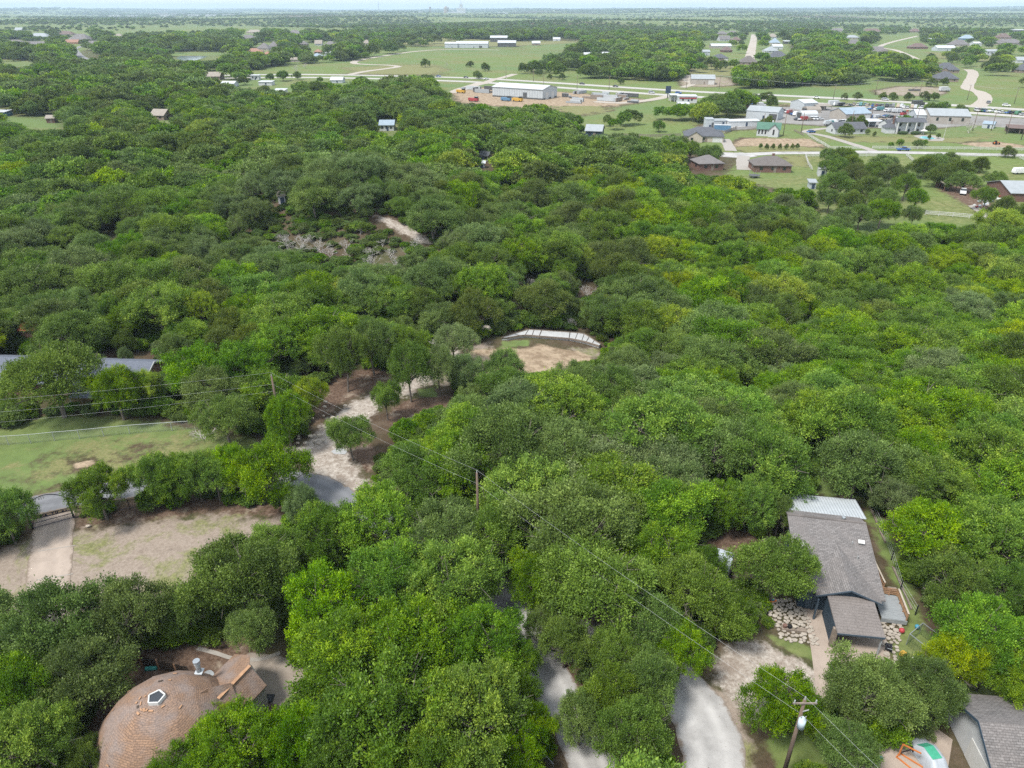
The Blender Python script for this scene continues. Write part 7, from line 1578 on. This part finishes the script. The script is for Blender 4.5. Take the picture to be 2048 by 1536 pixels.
kind[(kind == 3) & (dist < 125)] = 1
shapei = np.array([rnd.choice(BY[KINDS[k]]) for k in kind])
dep = project(X, Y, height(X, Y) + 4)[2]
size = r/dep
uu, vv, _ = project(X, Y, height(X, Y) + .6*Ht); inview = (uu > -60) & (uu < 2108) & (vv > -20) & (vv < 1590)
order = np.argsort(-(size*inview)); NBIG = max(60, 300 - len([o for o in bpy.data.objects if o.get('category') == 'tree' and 'crown' in [c.name.split('.')[0] for c in o.children]]))
big = order[:NBIG]; ismarked = np.zeros(X.size, bool); ismarked[big] = True
WORD = ['dull green oak', 'bright green elm', 'olive juniper', 'yellow-green elm', 'grey-green oak']
MARKS = [('the concrete pad', 1100, 680), ('the upper utility pole', 545, 760), ('the middle utility pole', 953, 950), ('the metal porch roof', 1640, 1000), ('the brown clearing', 1455, 1070), ('the dome house', 340, 1430), ('the slate-blue roof', 150, 720),
 ('the bare rock slope', 720, 470), ('the pasture grove', 1760, 400), ('the gate', 110, 1030), ('the loop road', 1400, 1420), ('the lower right roof', 1990, 1480), ('the transformer pole', 1600, 1420), ('the deck', 1790, 1210)]
DIRS = ['to the right of', 'up and right from', 'straight up from', 'up and left from', 'to the left of', 'down and left from', 'straight down from', 'down and right from']
named = {}
for i in big:
    mk = min(MARKS, key=lambda q: math.hypot(q[1] - uu[i], q[2] - vv[i])); an = math.atan2(mk[2] - vv[i], uu[i] - mk[1])
    named.setdefault((int(kind[i]), mk[0], DIRS[int(round(an/(math.pi/4))) % 8]), []).append((math.hypot(mk[1] - uu[i], mk[2] - vv[i]), i))
for (kd, mk, dr0), lst in named.items():
    for k, (_, i) in enumerate(sorted(lst)):
        add_tree(X[i], Y[i], r[i], Ht[i], KINDS[kd], f'{WORD[kd]}, {nth(k)} of its kind counting {dr0} {mk}', 'scattered trees of the near woods', shape=int(shapei[i]))
# the rest is one mass of woodland
PROTO = {}
def proto(lod, kd, i):
    key = (lod, kd, i)
    if key not in PROTO:
        st, sd = SHAPES[i]
        if lod == 'trunk': me = TRUNK[i]
        elif lod == 'near': me = CROWN[(kd, i)]
        else:
            nl, ll, lw = LODS[lod]; me = crown_mesh('crown_far', sd*10 + 3, st, nl, ll, lw, 'leaf_' + kd)
        PROTO[key] = bpy.data.objects.new('crown_source', me)
    return PROTO[key]
def scatter(name, label, pts, scl, rot, keys):
    ks = sorted(set(keys)); idx = np.array([ks.index(k) for k in keys], np.int32)
    me = bpy.data.meshes.new(name); me.vertices.add(len(pts)); me.vertices.foreach_set('co', pts.astype(np.float32).ravel())
    for nm, ty, arr in (('sc', 'FLOAT_VECTOR', scl), ('ro', 'FLOAT_VECTOR', rot)):
        a = me.attributes.new(nm, ty, 'POINT'); a.data.foreach_set('vector', arr.astype(np.float32).ravel())
    a = me.attributes.new('pk', 'INT', 'POINT'); a.data.foreach_set('value', idx)
    o = bpy.data.objects.new(name, me); link(o); tag(o, label, kind='stuff')
    ng = bpy.data.node_groups.new(name, 'GeometryNodeTree'); ng.interface.new_socket('Geometry', in_out='INPUT', socket_type='NodeSocketGeometry'); ng.interface.new_socket('Geometry', in_out='OUTPUT', socket_type='NodeSocketGeometry')
    N = ng.nodes; L = ng.links; gi = N.new('NodeGroupInput'); go = N.new('NodeGroupOutput'); jn = N.new('GeometryNodeJoinGeometry')
    def named(nm, ty):
        a = N.new('GeometryNodeInputNamedAttribute'); a.data_type = ty; a.inputs['Name'].default_value = nm; return a.outputs['Attribute']
    sc, ro, pk = named('sc', 'FLOAT_VECTOR'), named('ro', 'FLOAT_VECTOR'), named('pk', 'INT')
    eu = N.new('FunctionNodeEulerToRotation'); L.new(ro, eu.inputs[0])
    for k, key in enumerate(ks):
        oi = N.new('GeometryNodeObjectInfo'); oi.inputs['Object'].default_value = proto(*key); oi.inputs['As Instance'].default_value = True
        cmp = N.new('FunctionNodeCompare'); cmp.data_type = 'INT'; cmp.operation = 'EQUAL'; L.new(pk, cmp.inputs[2]); cmp.inputs[3].default_value = k
        ip = N.new('GeometryNodeInstanceOnPoints'); L.new(gi.outputs[0], ip.inputs['Points']); L.new(cmp.outputs[0], ip.inputs['Selection'])
        L.new(oi.outputs['Geometry'], ip.inputs['Instance']); L.new(eu.outputs[0], ip.inputs['Rotation']); L.new(sc, ip.inputs['Scale'])
        L.new(ip.outputs[0], jn.inputs[0])
    L.new(jn.outputs[0], go.inputs[0]); md = o.modifiers.new('scatter', 'NODES'); md.node_group = ng
    return o
rest = ~ismarked
Xr, Yr, rr, Hr, dr_, kr, sr = X[rest], Y[rest], r[rest], Ht[rest], dist[rest], kind[rest], shapei[rest]
keys = [('near' if d < 230 else 'mid' if d < 520 else 'far', KINDS[k], int(s)) for d, k, s in zip(dr_, kr, sr)]
rot = np.stack([rng.normal(0, .06, Xr.size), rng.normal(0, .06, Xr.size), rng.uniform(0, 6.283, Xr.size)], 1)
scatter('woodland', 'closed oak and juniper woods running back to the highway', np.stack([Xr, Yr, height(Xr, Yr)], 1), np.stack([rr/5*rng.uniform(.82, 1.2, rr.size), rr/5*rng.uniform(.82, 1.2, rr.size), Hr/8.5], 1), rot, keys)
nt_ = dr_ < 260
scatter('woodland_trunks', 'grey limbs and trunks inside the closed woods', np.stack([Xr, Yr, height(Xr, Yr)], 1)[nt_], np.stack([rr/5, rr/5, Hr/8.5], 1)[nt_], rot[nt_], [('trunk', 'oak', int(s)) for s in sr[nt_]])
# dots of scrub over the far savanna
nf_ = 45000
rr_ = np.exp(rng.uniform(math.log(1500), math.log(17000), nf_*2)); aa = rng.uniform(R(-42), R(42), nf_*2)
fx, fy = rr_*np.sin(aa), rr_*np.cos(aa)
dn = .25 + .55*nz(fx, fy, .0022, 1.3) + .35*nz(fx, fy, .0006, .4) + .35*sstep(200, 1500, fx) + .5*sstep(9000, 15000, rr_)
s_ = rng.random(nf_*2) < dn; s_ &= ~covers_keep(fx, fy, np.full(fx.shape, 4.0), np.full(fx.shape, 6.0))
fx, fy, rr_ = fx[s_][:nf_], fy[s_][:nf_], rr_[s_][:nf_]
fr = rng.uniform(3.0, 6.5, fx.size)*(1 + sstep(3500, 14000, rr_)*2.5); fh = (2 + .8*fr)*rng.uniform(.8, 1.2, fx.size)
kk = rng.choice([0, 1, 2, 2, 2, 4], fx.size)
scatter('distant_scrub', 'dark scrub dotted over the far savanna', np.stack([fx, fy, height(fx, fy)], 1), np.stack([fr/5, fr/5, fh/8.5], 1), np.stack([fx*0, fx*0, rng.uniform(0, 6.28, fx.size)], 1), [('far', KINDS[k], BY[KINDS[k]][0]) for k in kk])
# low brush under the trees and along the clearings
ux = []; 
for _ in range(1):
    yy = rng.uniform(28, 300, 16000); xx = rng.uniform(-1, 1, 16000)*((yy*cp + CAMH*sp)*.74 + 5)
    rb = rng.uniform(.6, 2.1, 16000); hb = rb*rng.uniform(.8, 1.4, 16000)
    m_ = ~covers_keep(xx, yy, rb, hb)
    for k, soft, poly in COVER:
        if k in (0, 1, 2, 5):
            m_ &= poly_sd(xx, yy, [tuple(G(*p)[:2]) for p in poly]) < -.3
    m_ &= road_near(xx, yy) > rb
    for fx2, fy2, fr2 in FOOT: m_ &= np.hypot(xx - fx2, yy - fy2) > fr2 + rb
    xx, yy, rb, hb = xx[m_], yy[m_], rb[m_], hb[m_]
kb = rng.choice([0, 1, 4, 2], xx.size, p=[.4, .35, .15, .1])
scatter('undergrowth', 'low green brush under the trees', np.stack([xx, yy, height(xx, yy) - .25*hb], 1), np.stack([rb/5, rb/5, hb/7], 1), np.stack([xx*0, xx*0, rng.uniform(0, 6.28, xx.size)], 1), [('mid' if True else '', KINDS[k], BY[KINDS[k]][0]) for k in kb])

# grey-green scrub over the hill slope
sx_ = rng.normal(-44, 22, 900); sy_ = rng.normal(186, 15, 900); m_ = np.exp(-(((sx_ + 42)/30)**2 + ((sy_ - 190)/24)**2)/2) > .25; sx_, sy_ = sx_[m_], sy_[m_]
pu, pv_, _ = project(sx_, sy_, height(sx_, sy_)); m_ = ~in_poly(pu, pv_, [(735, 426), (792, 434), (876, 492), (836, 494), (778, 466), (740, 444)]); sx_, sy_ = sx_[m_], sy_[m_]
sr_ = rng.uniform(.5, 1.5, sx_.size); sk_ = rng.choice([4, 4, 0, 2], sx_.size)
scatter('hill_scrub', 'low grey-green scrub over the hill slope', np.stack([sx_, sy_, height(sx_, sy_) - .2*sr_], 1), np.stack([sr_/5, sr_/5, sr_*.9/7], 1), np.stack([sx_*0, sx_*0, rng.uniform(0, 6.28, sx_.size)], 1), [('mid', KINDS[k], BY[KINDS[k]][0]) for k in sk_])
# ------------------------------------------------------------------ summer haze
m, nt, N, L, b = nodes_of('haze_air'); N.remove(b)
pv = N.new('ShaderNodeVolumePrincipled'); pv.inputs['Density'].default_value = 8.5e-5; pv.inputs['Color'].default_value = (.66, .85, 1, 1)
L.new(pv.outputs[0], N['Material Output'].inputs['Volume'])
MB().box(-30000, 30000, -30000, 30000, -40, 130).solo('haze', 'haze_air', kind='stuff', label='thin summer haze over the country')
